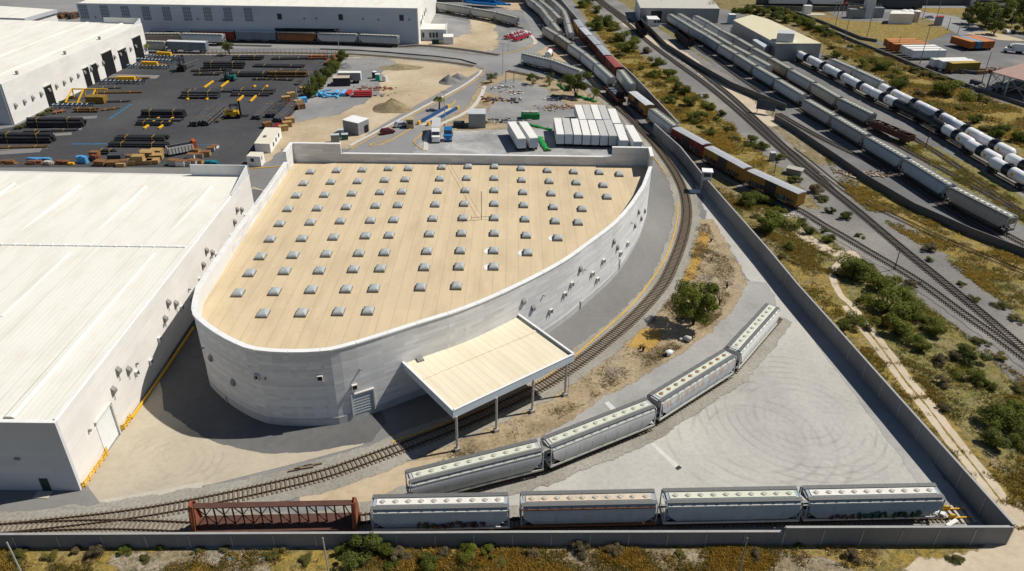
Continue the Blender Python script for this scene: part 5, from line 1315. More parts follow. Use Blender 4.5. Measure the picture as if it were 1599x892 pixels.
m_bxr_pale = paint('boxcar_roof_pale', (.58, .60, .62), .08, .6, .5, dirt=(.38, .34, .30), dirt_amt=.3)
m_bxr_red = paint('boxcar_roof_red', (.33, .09, .075), .1, .6, .6)
m_bxd = paint('boxcar_door_black', (.03, .028, .026), .2, 1)
gA = [paint('graffiti_white', (.42, .42, .42), .15, 2), paint('graffiti_black', (.03, .03, .035), .1, 2), paint('graffiti_blue', (.04, .16, .26), .2, 2)]
gB = [paint('graffiti_teal2', (.06, .30, .33), .2, 2), gA[1], gA[0]]
gC = [paint('graffiti_violet', (.14, .08, .20), .2, 2), gA[1], gA[0]]
bxs = cars_at([((900.5, 31), (908, 42)), ((909, 43), (920.5, 55)), ((921.5, 56), (934.5, 69.5)), ((935.5, 70.5), (949, 86)), ((950.5, 87.5), (967, 105)), ((988, 143), (1015, 164)), ((1056, 199), (1104, 225)), ((1107, 229), (1168, 262)), ((1173, 265), (1253, 301))])
gb_ = 'boxcars in the row along the wall'
BX = [('ochre sided boxcar with grey roof, farthest of the boxcar row', m_bx_ochre, m_bxr_grey), ('maroon boxcar with pale bluish roof in the far part of the boxcar row', m_bx_brown, m_bxr_pale),
      ('maroon boxcar with tan grey roof, third from the far end of the boxcar row', m_bx_brown, m_bxr_grey), ('maroon boxcar with grey roof, just behind the red roofed one', m_bx_brown, m_bxr_grey),
      ('maroon boxcar with a red roof inside the wall', m_bx_brown, m_bxr_red), ('ochre boxcar with pale blue grey roof beside the rusty gondola', m_bx_ochre, m_bxr_pale),
      ('red boxcar covered with white graffiti at the wall gate', m_bx_red, m_bxr_grey), ('ochre boxcar with violet graffiti next to the watch tower', m_bx_ochre, m_bxr_grey), ('ochre boxcar with teal graffiti at the near end of the row', m_bx_ochre, m_bxr_grey)]
for i, ((a, b), (lab, bm_, rm_)) in enumerate(zip(bxs, BX)):
    boxcar(lab, a, b, bm_, rm_, m_bxd if i > 4 else bm_, gb_, {5: gC, 6: gA, 7: gC, 8: gB}.get(i), 20+i)
bxl = cars_at([((304, 47), (366, 48)), ((369, 48), (431, 49)), ((236, 46), (299, 47)), ((262, 63), (322, 65))])
boxcar('red brown boxcar on the siding along the long warehouse', *bxl[0], m_bx_red, m_bxr_grey, m_bx_red, 'boxcars by the long warehouse')
boxcar('slate blue boxcar in front of the long warehouse, right of the red one', *bxl[1], m_bx_steel, m_bxr_pale, m_bx_steel, 'boxcars by the long warehouse')
boxcar('dark boxcar with pale roof behind the rusty hopper by the long warehouse', *bxl[2], m_bx_steel, m_bxr_pale, m_bxd, 'boxcars by the long warehouse')
boxcar('blue grey boxcar on the pipe yard siding, nearest the pipe yard', *bxl[3], m_bx_steel, m_bxr_pale, m_bx_steel, 'boxcars by the long warehouse')

# tank cars
m_tank_w = paint('tank_white', (.80, .81, .81), .03, .6, .35); m_tank_b = paint('tank_black', (.018, .018, .02), .2, .6, .35)
def tank_mb():
    m = MB(); r = 1.5; zc = 2.75; L = 16.2; xs = [(-L/2, .25), (-L/2+.12, .75), (-L/2+.4, 1.15), (-L/2+.9, 1.43), (-L/2+1.3, 1.5), (L/2-1.3, 1.5), (L/2-.9, 1.43), (L/2-.4, 1.15), (L/2-.12, .75), (L/2, .25)]
    m.tube([(x, 0, zc) for x, _ in xs], [rr for _, rr in xs], 20); return m
def tankcar(label, A, B, body, band, group, decal=True):
    c = (A+B)/2; L = (B-A).length; rz = math.atan2((B-A).y, (B-A).x)
    t = thing('tank_car', label, 'tank car', (c.x, c.y, gz(c)+.10), rz, group); t.scale = (max(.88, min(1.1, L/16.6)), 1, 1)
    share('tank', 'tk'+body.name, tank_mb, body, t)
    share('band', 'tkb'+band.name, lambda: MB().tube([(-1.5, 0, 2.75), (1.5, 0, 2.75)], 1.53, 20), band, t)
    share('manway', 'tkm', lambda: MB().tube([(0, 0, 4.2), (0, 0, 4.75)], .55, 10).box((0, 0, 4.35), (2.6, 1.7, .08)).bar((-1.3, .85, 4.9), (1.3, .85, 4.9), .05).bar((-1.3, -.85, 4.9), (1.3, -.85, 4.9), .05).bar((-1.3, -.85, 4.35), (-1.3, -.85, 4.9), .05).bar((1.3, .85, 4.35), (1.3, .85, 4.9), .05), m_tank_b, t)
    share('underframe', 'tku', lambda: MB().box((-6.9, 0, 1.1), (3, 2.8, .25)).box((6.9, 0, 1.1), (3, 2.8, .25)).bar((-4, -1.3, 1.05), (4, -1.3, 1.05), .1).bar((-4, 1.3, 1.05), (4, 1.3, 1.05), .1), m_under, t)
    for s in (-1, 1):
        o = share('bogie', 'fbogie', far_bogie_mb, m_truckmetal, t); o.location = (s*6.4, 0, .13)
    if decal:
        for s in (-1, 1): share('hazard_plate', 'tkd%d' % s, lambda: MB().box((3.4, s*1.5, 2.9), (.9, .06, 1.0)), m_yellow, t)
    return t
def tanks(pairs, what, blacks, group):
    A = cars_at(pairs, 4.15); n = len(A); wi = 0
    for i, (a, b) in enumerate(A):
        k = n-i; blk = i in blacks
        pl = 'nearest in ' if k == 1 else 'farthest in ' if i == 0 else ordn(k)+' from the near end of '
        tankcar(('black tank car, ' if blk else 'white black-banded tank car, ')+pl+what, a, b, m_tank_b if blk else m_tank_w, m_tank_b, group, not blk)
    return A
TA = tanks([((1252, 82), (1274, 92)), ((1275.5, 93), (1302, 106.5)), ((1303.5, 107), (1330, 121)), ((1332, 122), (1362.5, 138)), ((1364.5, 139), (1402, 156)), ((1403, 156.5), (1437, 172)), ((1439, 173.5), (1474, 192.5)), ((1477, 194.5), (1519, 218)), ((1516, 219), (1559, 243)), ((1555, 247), (1603, 273))], 'the left tank car row', (5, 6), 'tank cars in the left row')
TB = tanks([((1378, 131), (1411, 147.5)), ((1413, 148.5), (1449, 165)), ((1451, 166), (1490, 185.5)), ((1490, 186.5), (1534, 209.5)), ((1534, 210), (1581, 233)), ((1578, 240), (1632, 268))], 'the right tank car row', (), 'tank cars in the right row')

# gondolas and the flat car
def gondola(label, a_px, b_px, z, body, group, load=False, name='gondola_car'):
    A, B = G(*a_px, z), G(*b_px, z); c = (A+B)/2; L = (B-A).length; rz = math.atan2((B-A).y, (B-A).x); t = thing(name, label, 'gondola car', (c.x, c.y, gz(c)+.10), rz, group)
    m = MB(); m.box((0, 0, 1.15), (L, 2.8, .2))
    for s in (-1, 1):
        m.box((0, s*1.42, (1.2+z)/2), (L, .12, z-1.1)); m.box((s*L/2, 0, (1.2+z)/2), (.12, 2.9, z-1.1))
        for k in range(9): m.box((-L/2+.5+k*(L-1)/8, s*1.51, (1.2+z)/2), (.14, .1, z-1.2))
    m.build('body', body, t)
    for s in (-1, 1):
        o = share('bogie', 'fbogie', far_bogie_mb, m_truckmetal, t); o.location = (s*(L/2-2.2), 0, .13)
    if load:
        rnd = random.Random(3); m = MB()
        for k in range(46): m.box((rnd.uniform(-L/2+.8, L/2-.8), rnd.uniform(-1, 1), rnd.uniform(1.5, z+.25)), (rnd.uniform(.5, 1.8), rnd.uniform(.3, .8), rnd.uniform(.2, .5)), rnd.uniform(0, 3))
        m.build('scrap_load', paint('scrap_brown', (.075, .055, .045), .35, 2), t)
    return t
m_gond = paint('gondola_rust', (.11, .045, .028), .2, .6, .8, coords='obj'); m_gond_b = paint('gondola_black', (.022, .016, .018), .2, .6, .8, coords='obj')
gondola('rusty gondola car loaded with scrap in the right yard', (1366, 189), (1424, 213), 2.9, m_gond, 'open cars', True)
gondola('black open hopper car on the main track near the grey shed', (997, 33), (1006, 46), 4.0, m_gond_b, 'open cars')
gondola('black open hopper car beside the left yard row', (1059, 47), (1079, 63), 4.0, m_gond_b, 'open cars')
gd = gondola('rusty flat gondola with blue bins between hopper and boxcar', (949, 136), (971, 157), 2.0, m_gond, 'open cars')
MB().box((6.0, 0, 2.4), (.3, 2.8, 3.4)).build('bulkhead', m_gond_b, gd)
m = MB(); 
for k in range(3): m.box((-4+k*3.0, 0, 1.9), (2.2, 2.0, 1.2))
m.build('bins', paint('bin_slate', (.10, .115, .15), .2, 1), gd)
# centre-beam flat car
A, B = G(297, 788, 4.6), G(558, 785.5, 4.6)
c = (A+B)/2; L = (B-A).length; rz = t1dir.to_2d().angle_signed(Vector((1, 0))) if False else math.atan2(t1dir.y, t1dir.x)
onl = tl1[0]+t1dir*((flat(c)-tl1[0]).dot(t1dir))
cb = thing('centre_beam_car', 'rust brown centre-beam lumber flat car, empty, in the front row', 'flat car', (onl.x, onl.y, gz(onl)+.10), rz)
m_cb = paint('centrebeam_rust', (.095, .044, .031), .18, .7, .75, dirt=(.055, .025, .02), dirt_amt=.45)
m_cb2 = paint('centrebeam_orange_rust', (.24, .075, .035), .2, .7, .75)
m = MB(); m.box((0, 0, 1.15), (L, 2.8, .22)); m.bar((-L/2, 0, .95), (L/2, 0, .95), .7, .5)
for k in range(16): m.bar((-L/2+.8+k*(L-1.6)/15, -1.42, 1.0), (-L/2+.8+k*(L-1.6)/15, 1.42, 1.0), .14, .18)
m.build('deck', m_cb, cb)
MB().box((0, 0, 4.5), (L-1.0, .85, .14)).bar((-L/2+.5, 0, 4.35), (L/2-.5, 0, 4.35), .25, .3).build('top_chord', m_cb, cb)
m = MB(); n = 17
for k in range(1, n): 
    x = -L/2+.6+k*(L-1.2)/n; m.bar((x, 0, 1.2), (x, 0, 4.4), .16, .16)
for k in range(0, n, 2):
    x0 = -L/2+.6+k*(L-1.2)/n; x1 = -L/2+.6+min(n, k+2)*(L-1.2)/n
    if k < n//2: m.bar((x0, 0, 4.4) if k % 4 else (x0, 0, 4.4), (x1, 0, 1.2), .10); m.bar((x0, 0, 1.2), (x1, 0, 4.4), .10)
    else: m.bar((x0, 0, 4.4), (x1, 0, 1.2), .10)
m.build('truss', m_cb, cb)
for s in (-1, 1):
    m = MB(); x = s*(L/2-.25)
    m.add([(x-.12, -1.4, 1.2), (x+.12, -1.4, 1.2), (x+.12, 1.4, 1.2), (x-.12, 1.4, 1.2), (x-.12, -1.0, 3.6), (x+.12, -1.0, 3.6), (x+.12, 1.0, 3.6), (x-.12, 1.0, 3.6), (x-.12, -.45, 5.0), (x+.12, -.45, 5.0), (x+.12, .45, 5.0), (x-.12, .45, 5.0)],
          [(0, 1, 5, 4), (1, 2, 6, 5), (2, 3, 7, 6), (3, 0, 4, 7), (4, 5, 9, 8), (5, 6, 10, 9), (6, 7, 11, 10), (7, 4, 8, 11), (8, 9, 10, 11)])
    for y in (-1, 1): m.bar((x-s*.25, y*1.38, 1.2), (x-s*.25, y*.5, 4.9), .35, .16)
    m.build('end_bulkhead', m_cb2, cb)
f, w = bogie_parts()
for x in (-L/2+3, L/2-3):
    o = share('bogie', 'bogie', lambda: f, m_truckmetal, cb); o.location = (x, 0, .13)
    for dx in (-.88, .88): ww = share('wheelset', 'wheelset', lambda: w, m_truckmetal, o); ww.location = (dx, 0, .46)
for s in (-1, 1): MB().bar((s*L/2, 0, .98), (s*(L/2+.7), 0, .98), .2, .24).build('coupler', m_under, cb)

# ------------------------------------------------------------------ tracks, laid under the rows measured above
lane_px = [(-30, 830), (0, 828), (100, 818), (200, 806), (290, 791), (400, 768), (500, 744), (575, 719), (650, 691), (740, 655), (840, 607), (895, 573), (940, 539), (990, 496), (1032, 449), (1050, 415), (1065, 375), (1072, 340), (1070, 310), (1060, 282), (1045, 257), (1020, 224), (1000, 203), (980, 182), (950, 158), (925, 140)]
track('curving track between the lane kerb and the dry verge round the warehouse', GL(lane_px), m_ballast, 5.2)
fr = [G(-30, 832), G(60, 829)]; fr = [Vector((tl1[0].x-60+0, tl1[0].y-.0, 0))]
st_ = tl1[0]-t1dir*58
track('front track under the front row of hopper cars, ending at a buffer stop', GL([(-30, 830), (60, 824.5), (150, 821.5), (230, 822.5)])+[tl1[0]-t1dir*14, tl1[0]]+tl1[1:]+[tl1[-1]+t1dir*3.2], m_ballast, 5.0)
track('curved siding under the row of pale hopper cars', [tl1[0]-t1dir*6+Vector((0, .6, 0)), tl1[0]+t1dir*2+Vector((0, 2.2, 0))]+[p for p in tl2]+[tl2[-1]+(tl2[-1]-tl2[-2]).normalized()*4], m_ballast, 5.4)
def under(A, label, a_ext, b_ext, bal=None, extra=None, pre=None):
    l = [flat(p) for pr in A for p in pr]
    if pre: l = GL(pre)+l
    if extra: l = l+GL(extra)
    return track(label, ends(l, a_ext, b_ext), bal, 4.2)
under(Y1, 'track under the left row of the right yard', 10, 6, m_ballast_grey)
under(Y1b, 'track under the left row beyond the yard gap', 4, 45, m_ballast_grey)
under(Y2, 'track under the middle row of the right yard', 10, 20, m_ballast_grey)
under(Y3, 'track under the right row of the right yard', 10, 8, m_ballast_grey)
under(TA, 'track under the left tank car row', 2, 20, m_ballast_grey)
under(TB, 'track under the right tank car row', 2, 20, m_ballast_grey)
under(YC, 'track under the two hoppers behind the tank cars', 3, 3)
under(A5, 'left fan siding at the top', 0, 6, m_ballast_grey)
under(B5, 'middle fan siding at the top', 0, 8, m_ballast_grey)
under(C5, 'right fan siding at the top', 0, 8, m_ballast_grey)
under(T6, 'track under the diagonal hopper row', 4, 2, m_ballast_grey, extra=[(962, 157), (978, 176), (997, 196), (1014, 213)])
under(T4, 'track under the far curved hopper row', 5, 4)
under(T9, 'short track under the pair at the road crossing', 3, 10)
under(T3, 'siding along the long warehouse', 140, 4, m_ballast_grey, extra=[(660, 72), (720, 78), (766, 85)])
under(T3b, 'middle siding at the long warehouse', 30, 20)
bxline = [flat(p) for pr in (bxs[0:5]+XH+bxs[5:6]+XH2+bxs[6:]) for p in pr]
track('track under the boxcar row and on through the scrub', ends(bxline, 15, 0)+GL([(1285, 352), (1315, 369), (1362, 397), (1405, 422), (1447, 449), (1500, 488), (1560, 530), (1640, 590)]), m_ballast_grey, 4.4)
track('main track through the scrub strip', GL([(928, -4), (940, 7), (975, 34), (1012, 66), (1050, 95), (1100, 131), (1150, 172), (1200, 217), (1250, 260), (1300, 299), (1340, 331), (1405, 386), (1480, 447), (1537, 494), (1599, 547), (1650, 590)]), None)
track('second main track joining at the scrub strip', GL([(934, -4), (948, 8), (985, 34), (1020, 58), (1060, 87), (1100, 118), (1140, 150), (1180, 187), (1215, 221), (1250, 252), (1280, 278.5), (1302, 300)]), None)
track('half buried track in the ochre grass', GL([(1236, 232), (1262, 252), (1300, 283), (1335, 308), (1395, 338), (1470, 373), (1540, 402), (1640, 444)]), None, sleepers=False)
track('empty yard track left of the near hoppers', GL([(1215, 178), (1260, 204), (1300, 225), (1350, 249), (1400, 274), (1475, 324), (1560, 375), (1640, 420)]), None)
track('empty yard track right of the near hoppers', GL([(1330, 178), (1360, 203), (1392, 222), (1430, 243), (1475, 267), (1540, 303), (1640, 359)]), None)
track('second empty yard track right of the near hoppers', GL([(1424, 215), (1440, 225), (1475, 247), (1530, 286), (1580, 322), (1640, 358)]), None)
track('empty yard track beside the dark channel wall', GL([(1076, 66), (1100, 83), (1113, 90), (1130, 103), (1160, 125), (1190, 145)]), None)
track('outer curved track beyond the pipe yard fence', GL([(230, 84), (300, 84), (400, 83.5), (500, 84), (560, 86), (640, 92), (700, 98), (740, 104)]), m_ballast, 4.2)
track('short stub of track at the debris lot', GL([(792, 111.5), (820, 117), (850, 124)]), None)
# set every car's wheels on the rails below it
for o in list(COL.objects):
    if o.parent is None and o.get('category') in ('hopper car', 'boxcar', 'tank car', 'gondola car', 'flat car'):
        best = (9e9, 0.0)
        for L, zb in TRACKS:
            for p in L:
                d2 = (p.x-o.location.x)**2+(p.y-o.location.y)**2
                if d2 < best[0]: best = (d2, zb)
        o.location.z = best[1]+.15 if best[0] < 16 else gz(o.location)+.15
# buffer stop at the front right corner
q = tl1[-1]+t1dir*2.4
bf = thing('buffer_stop', 'yellow wheel chocks on timber sleepers at the end of the front track', 'buffer stop', (q.x, q.y, gz(q)+.02), rz)
for s in (-1, 1):
    m = MB(); m.tube([(0, s*.75-.12, .45), (0, s*.75+.12, .45)], .48, 14); m.bar((-.5, s*.75, .32), (2.6, s*.75, .32), .16, .18); m.build('chock', m_yellow, bf)
m = MB()
for k in range(5): m.box((-.4+k*.8, 0, .1), (.35, 3.0, .2), .04)
m.build('timbers', m_slab, bf)
m = MB(); m.bar((-1.2, -1.9, .1), (.4, -1.2, .35), .5, .25); m.bar((-1.6, .6, .2), (-.8, -.4, .5), .6, .3); m.build('concrete_rubble', m_white, bf)
# ------------------------------------------------------------------ trailers and containers
gW = 'white trailers by the diagonal track'
front = [((118, 418), (182, 418), (142, 545), (208, 545)), ((182, 418), (247, 421), (210, 545), (273, 545)), ((250, 422), (315, 425), (275, 547), (345, 549)), ((318, 432), (380, 433), (347, 551), (412, 551)), ((382, 433), (444, 436), (414, 552), (480, 553)), ((446, 436), (508, 434), (482, 555), (548, 555)), ((510, 432), (562, 430), (550, 556), (617, 556))]
def cr5(p): return (840+p[0]/4.957, 100+p[1]/4.957)
def mid2(a, b): return ((a[0]+b[0])/2, (a[1]+b[1])/2)
roofs = [m_tr_roof, m_tr_roof2, m_tr_roof, m_tr_roof, m_tr_roof, m_tr_roof2, m_tr_roof2]
for i, (a, b, c_, d_) in enumerate(front):
    boxtrailer('white_trailer', '%s roofed white trailer, %s from the left in the front line of parked trailers' % ('dull grey' if roofs[i] is m_tr_roof2 else 'white', ordn(i+1)), cr5(mid2(a, b)), cr5(mid2(c_, d_)), 4.0, 2.25, m_tr_white, roofs[i], gW, door_m=m_tr_door)
back = [((283, 317), (335, 315), (318, 428), (376, 428)), ((337, 315), (400, 314), (378, 428), (436, 428)), ((402, 314), (462, 316), (438, 428), (499, 428)), ((464, 317), (520, 319), (501, 428), (562, 428))]
for i, (a, b, c_, d_) in enumerate(back):
    boxtrailer('white_trailer', '%s roofed white trailer, %s from the left in the back line of parked trailers' % ('dull grey' if i % 2 else 'white', ordn(i+1)), cr5(mid2(a, b)), cr5(mid2(c_, d_)), 4.0, 2.25, m_tr_white, m_tr_roof2 if i % 2 else m_tr_roof, gW, door_m=m_tr_door)
for lab, a, b in [('bright white trailer standing alone behind the parked trailer line, nearest the track', (569, 346), (612, 458)), ('bright white trailer at the right end of the front line, set forward', (621, 465), (668, 592)), ('white trailer standing apart, rightmost, beside the curving track', (705, 474), (776, 602))]:
    boxtrailer('white_trailer', lab, cr5(a), cr5(b), 4.0, 2.5, m_tr_white, m_tr_roof, gW, door_m=m_tr_door)
boxtrailer('white_trailer', 'white trailer on the truck lot, left one of the separate pair', (798.7, 190), (815, 216.5), 4.0, 2.5, m_tr_white, m_tr_roof, gW, door_m=m_tr_door)
boxtrailer('white_trailer', 'white trailer on the truck lot, right one of the separate pair', (816.5, 190), (834, 215.6), 4.0, 2.5, m_tr_white, m_tr_roof, gW, door_m=m_tr_door)
m_or = paint('container_orange', (.36, .10, .02), .1, .6, .6); m_or_r = paint('container_orange_roof', (.50, .21, .07), .08, .6)
m_bluec = paint('container_blue', (.05, .14, .26), .1, .6); m_blue_r = paint('container_blue_roof', (.22, .30, .40), .1, .6); m_red_r = paint('container_coral_roof', (.52, .16, .09), .1, .6)
m_yel = paint('trailer_olive', (.20, .145, .02), .1, .6); m_yel_r = paint('trailer_ochre_roof', (.42, .30, .06), .1, .6)
gO = 'trailers in the far container yard'
for i, (lab, a, b, bm_, rm_) in enumerate([
    ('orange trailer, rearmost of the left orange three', (1384, 61.5), (1431, 61), m_or, m_or_r), ('orange trailer, middle of the left orange three', (1388, 64.5), (1440, 64.2), m_or, m_or_r), ('orange trailer, foremost of the left orange three', (1395, 68), (1449, 67.2), m_or, m_or_r),
    ('white trailer, rearmost of three beside the orange ones', (1410, 71.5), (1462, 71), m_tr_white, m_tr_roof), ('white trailer, middle of three beside the orange ones', (1416, 74.8), (1469, 74.3), m_tr_white, m_tr_roof), ('white trailer, foremost of three beside the orange ones', (1424, 78), (1476, 77.5), m_tr_white, m_tr_roof),
    ('white trailer behind the olive one, rear of two', (1456, 92), (1510, 91), m_tr_white, m_tr_roof), ('white trailer behind the olive one, front of two', (1469, 94.7), (1520, 93.6), m_tr_white, m_tr_roof), ('olive trailer with yellow roof at the corner of the container yard', (1484, 98), (1528, 96.5), m_yel, m_yel_r),
    ('orange trailer at the left of the multicoloured group', (1490, 56.5), (1521, 65.3), m_or, m_or_r), ('blue trailer in the multicoloured group', (1502, 56.5), (1531, 65.3), m_bluec, m_blue_r), ('orange trailer right of the blue one', (1511, 56), (1541, 65), m_or, m_or_r), ('coral roofed trailer at the right of the multicoloured group', (1519, 55.5), (1550, 64.6), m_or, m_red_r)]):
    boxtrailer('parked_trailer', lab, a, b, 4.0, 3.0 if i != 10 else 2.9, bm_, rm_, gO)

# ------------------------------------------------------------------ road vehicles
def wheels(t, xs, y, r=.5, w=.3):
    for x in xs:
        for s in (-1, 1): MB().tube([(x, s*(y-w), r), (x, s*y, r)], r, 12).build('wheel', m_tyre, t)
def tractor(name, label, px, rz, col, grp=None, trailer=0.0, tcol=None):
    q = G(*px); t = thing(name, label, 'truck', (q.x, q.y, 0), rz, grp)
    m = MB(); m.loft([[(x, y, z) for x, z in [(-1.1, .8), (1.4, .8), (1.4, 1.9), (.6, 2.1), (.2, 3.1), (-.9, 3.9), (-1.1, 3.9)]] for y in (-1.2, 1.2)], 0, False)
    m.build('cab', col, t)
    MB().box((1.0, 0, 1.35), (1.6, 1.7, 1.3)).box((1.9, 0, .75), (.3, 2.4, .4)).build('hood', col, t)
    MB().bar((.62, 0, 2.15), (.24, 0, 3.05), 2.1, .06).build('windscreen', m_glass, t)
    for s in (-1, 1): MB().box((-.2, s*1.21, 2.4), (.9, .04, .8)).build('side_window', m_glass, t)
    for s in (-1, 1): MB().box((1.95, s*.85, 1.05), (.12, .4, .3)).build('headlight', m_white, t)
    MB().box((-3, 0, .85), (5, .9, .25)).build('chassis', m_dark, t)
    wheels(t, (1.2, -3.4, -4.6), 1.2)
    if trailer:
        L = trailer; MB().box((-1.4-L/2, 0, 2.5), (L, 2.6, 2.8)).build('cargo_box', tcol, t); MB().box((-1.4-L/2, 0, 3.93), (L-.05, 2.55, .08)).build('cargo_roof', m_tr_roof2, t)
        wheels(t, (-L-.2, -L+1.0), 1.25)
    return t
m_cabblue = paint('cab_blue', (.02, .17, .42), .08, .6, .35); m_cabred = paint('cab_red', (.32, .02, .03), .08, .6, .35); m_cabgreen = paint('cab_green_paint', (.01, .11, .07), .08, .6, .35)
tractor('box_truck', 'white cab box truck with grey cargo box parked at the truck lot', (681, 221), R(-86), m_white, None, 9.0, m_tr_roof2)
tractor('tractor_unit', 'bright blue tractor unit parked beside the grey box truck', (700, 219), R(-88), m_cabblue)
tractor('semi_truck', 'white semi trailer with green cab on the far road, left of two', (1262, 9), R(0), m_cabgreen, 'trucks on the far road', 21, m_tr_door)
tractor('semi_truck', 'white semi trailer with red cab on the far road, right of two', (1318, 9.5), R(0), m_cabred, 'trucks on the far road', 20, m_tr_white)
tractor('tractor_unit', 'white and blue tractor unit on the far road beside the bus', (1356, 10), R(0), m_cabblue, 'trucks on the far road')
tractor('semi_truck', 'white semi truck in the far container yard at the right edge', (1574, 82), R(160), m_white, 'trucks on the far road', 14, m_tr_white)
def bus(label, px, rz, col, roof):
    q = G(*px); t = thing('bus', label, 'bus', (q.x, q.y, 0), rz); MB().box((0, 0, 1.75), (12.5, 2.6, 2.7)).build('body', col, t); MB().box((0, 0, 3.2), (12.3, 2.5, .25)).build('roof', roof, t)
    for s in (-1, 1): MB().box((0, s*1.31, 2.3), (11.4, .04, .9)).build('windows', m_glass, t)
    wheels(t, (-4.2, 3.8), 1.3, .5); return t
o = bus('dark coach with white roof on the far road by the plant building', (1402, 13.5), R(-6), paint('bus_dark', (.05, .055, .07), .2), m_white); o.scale = (1.9, 1.6, 1.7)
o = bus('white coach with orange trim by the trees at the far road', (1544, 11), R(-2), m_white, m_tr_roof); o.scale = (1.6, 1.4, 1.4)
def car(name, label, px, rz, col, suv=False, group=None):
    q = G(*px); t = thing(name, label, 'car', (q.x, q.y, gz(q)), rz, group); h = 1.15 if suv else 1.0
    prof = [(-2.2, .35), (2.2, .35), (2.25, .75), (1.3, .98), (.7, h+.5), (-1.5 if suv else -1.1, h+.55), (-2.15, .98)]
    MB().loft([[(x, y*(.9 if z > 1.1 else 1), z) for x, z in prof] for y in (-.9, .9)], 0, False).build('body', col, t)
    MB().bar((1.28, 0, 1.03), (.75, 0, h+.44), 1.45, .05).build('windscreen', m_glass, t)
    for s in (-1, 1): MB().box((-.35, s*.87, 1.2), (1.9, .06, .36)).build('side_window', m_glass, t)
    wheels(t, (-1.35, 1.4), .92, .34, .22); return t
car('parked_car', 'dark red SUV driving on the entrance road', (605, 209), R(32), paint('suv_red', (.10, .008, .015), .05, .6, .3), True)
car('parked_car', 'silver pickup car with blue tint stopped beside the kiosk', (627, 198), R(28), paint('car_silver', (.42, .45, .50), .05, .6, .3), True)
car('parked_car', 'silver car by the guard post on the far access road', (1451, 28.5), R(0), paint('car_silver2', (.45, .46, .48), .05), False, 'far cars')
car('parked_car', 'white car under the trees in the far car park', (1571, 52), R(90), m_white, True, 'far cars'); car('parked_car', 'dark car beside the white one in the far car park', (1582, 52), R(90), paint('car_dark', (.03, .03, .04), .1), False, 'far cars')
def forklift(label, px, rz, col, sc=1.0):
    q = G(*px); t = thing('forklift', label, 'forklift', (q.x, q.y, gz(q)), rz, 'forklifts in the pipe yard'); t.scale = (sc, sc, sc)
    MB().box((-.6, 0, 1.0), (2.6, 1.7, .9)).box((-1.7, 0, 1.1), (.6, 1.6, 1.2)).build('body', col, t)
    m = MB()
    for x in (-.9, .5):
        for s in (-1, 1): m.bar((x, s*.7, 1.4), (x, s*.65, 2.7), .1)
    m.box((-.2, 0, 2.75), (1.7, 1.6, .1)); m.build('cage', m_dark, t)
    m = MB(); m.bar((1.0, -.5, .2), (1.0, -.5, 3.6), .18); m.bar((1.0, .5, .2), (1.0, .5, 3.6), .18); m.bar((1.0, -.5, 3.5), (1.0, .5, 3.5), .15); m.build('mast', m_dark, t)
    m = MB(); m.bar((1.1, -.4, .35), (2.6, -.4, .35), .14); m.bar((1.1, .4, .35), (2.6, .4, .35), .14); m.build('fork', m_dark, t)
    wheels(t, (-1.4, .6), .95, .5); return t
fk = forklift('large yellow forklift in the middle of the pipe yard', (369, 184), R(10), m_yellow, 1.5)
forklift('yellow and teal forklift between pipe stacks in the far pipe yard', (358, 126), R(170), paint('forklift_teal', (.02, .13, .12), .2), 1.3)
forklift('black forklift carrying long pipes at the far side of the pipe yard', (285, 110), R(100), m_dark, 1.5)
A, B = G(272, 106, 2.2), G(308, 94, 2.2)
t = thing('pipe_load', 'long grey pipes held across the forks of the black forklift', 'pipes', (A+B)/2); m = MB()
for k in range(3): m.tube([A+Vector((0, k*.4, 0)), B+Vector((0, k*.4, 0))], .22, 6)
m.build('pipes', paint('pipe_load_grey', (.10, .105, .11), .15, 1), t, True)
q = G(283, 240); t = thing('dump_trailer', 'grey ribbed dump trailer with an orange tailgate among the crates', 'trailer', (q.x, q.y, gz(q)), R(35))
m = MB(); m.box((0, 0, 1.6), (7, 2.5, 1.9)); 
for k in range(8): 
    for s in (-1, 1): m.box((-3.1+k*.88, s*1.29, 1.6), (.16, .1, 1.8))
m.build('body', m_tr_roof2, t); MB().box((0, 0, 2.57), (6.6, 2.1, .04)).build('load', m_dark, t); MB().box((3.9, 0, 1.9), (.9, 2.5, 2.6)).build('tailgate', paint('gate_orange', (.42, .08, .015), .1), t); wheels(t, (-2.2, 2.2), 1.2, .5)

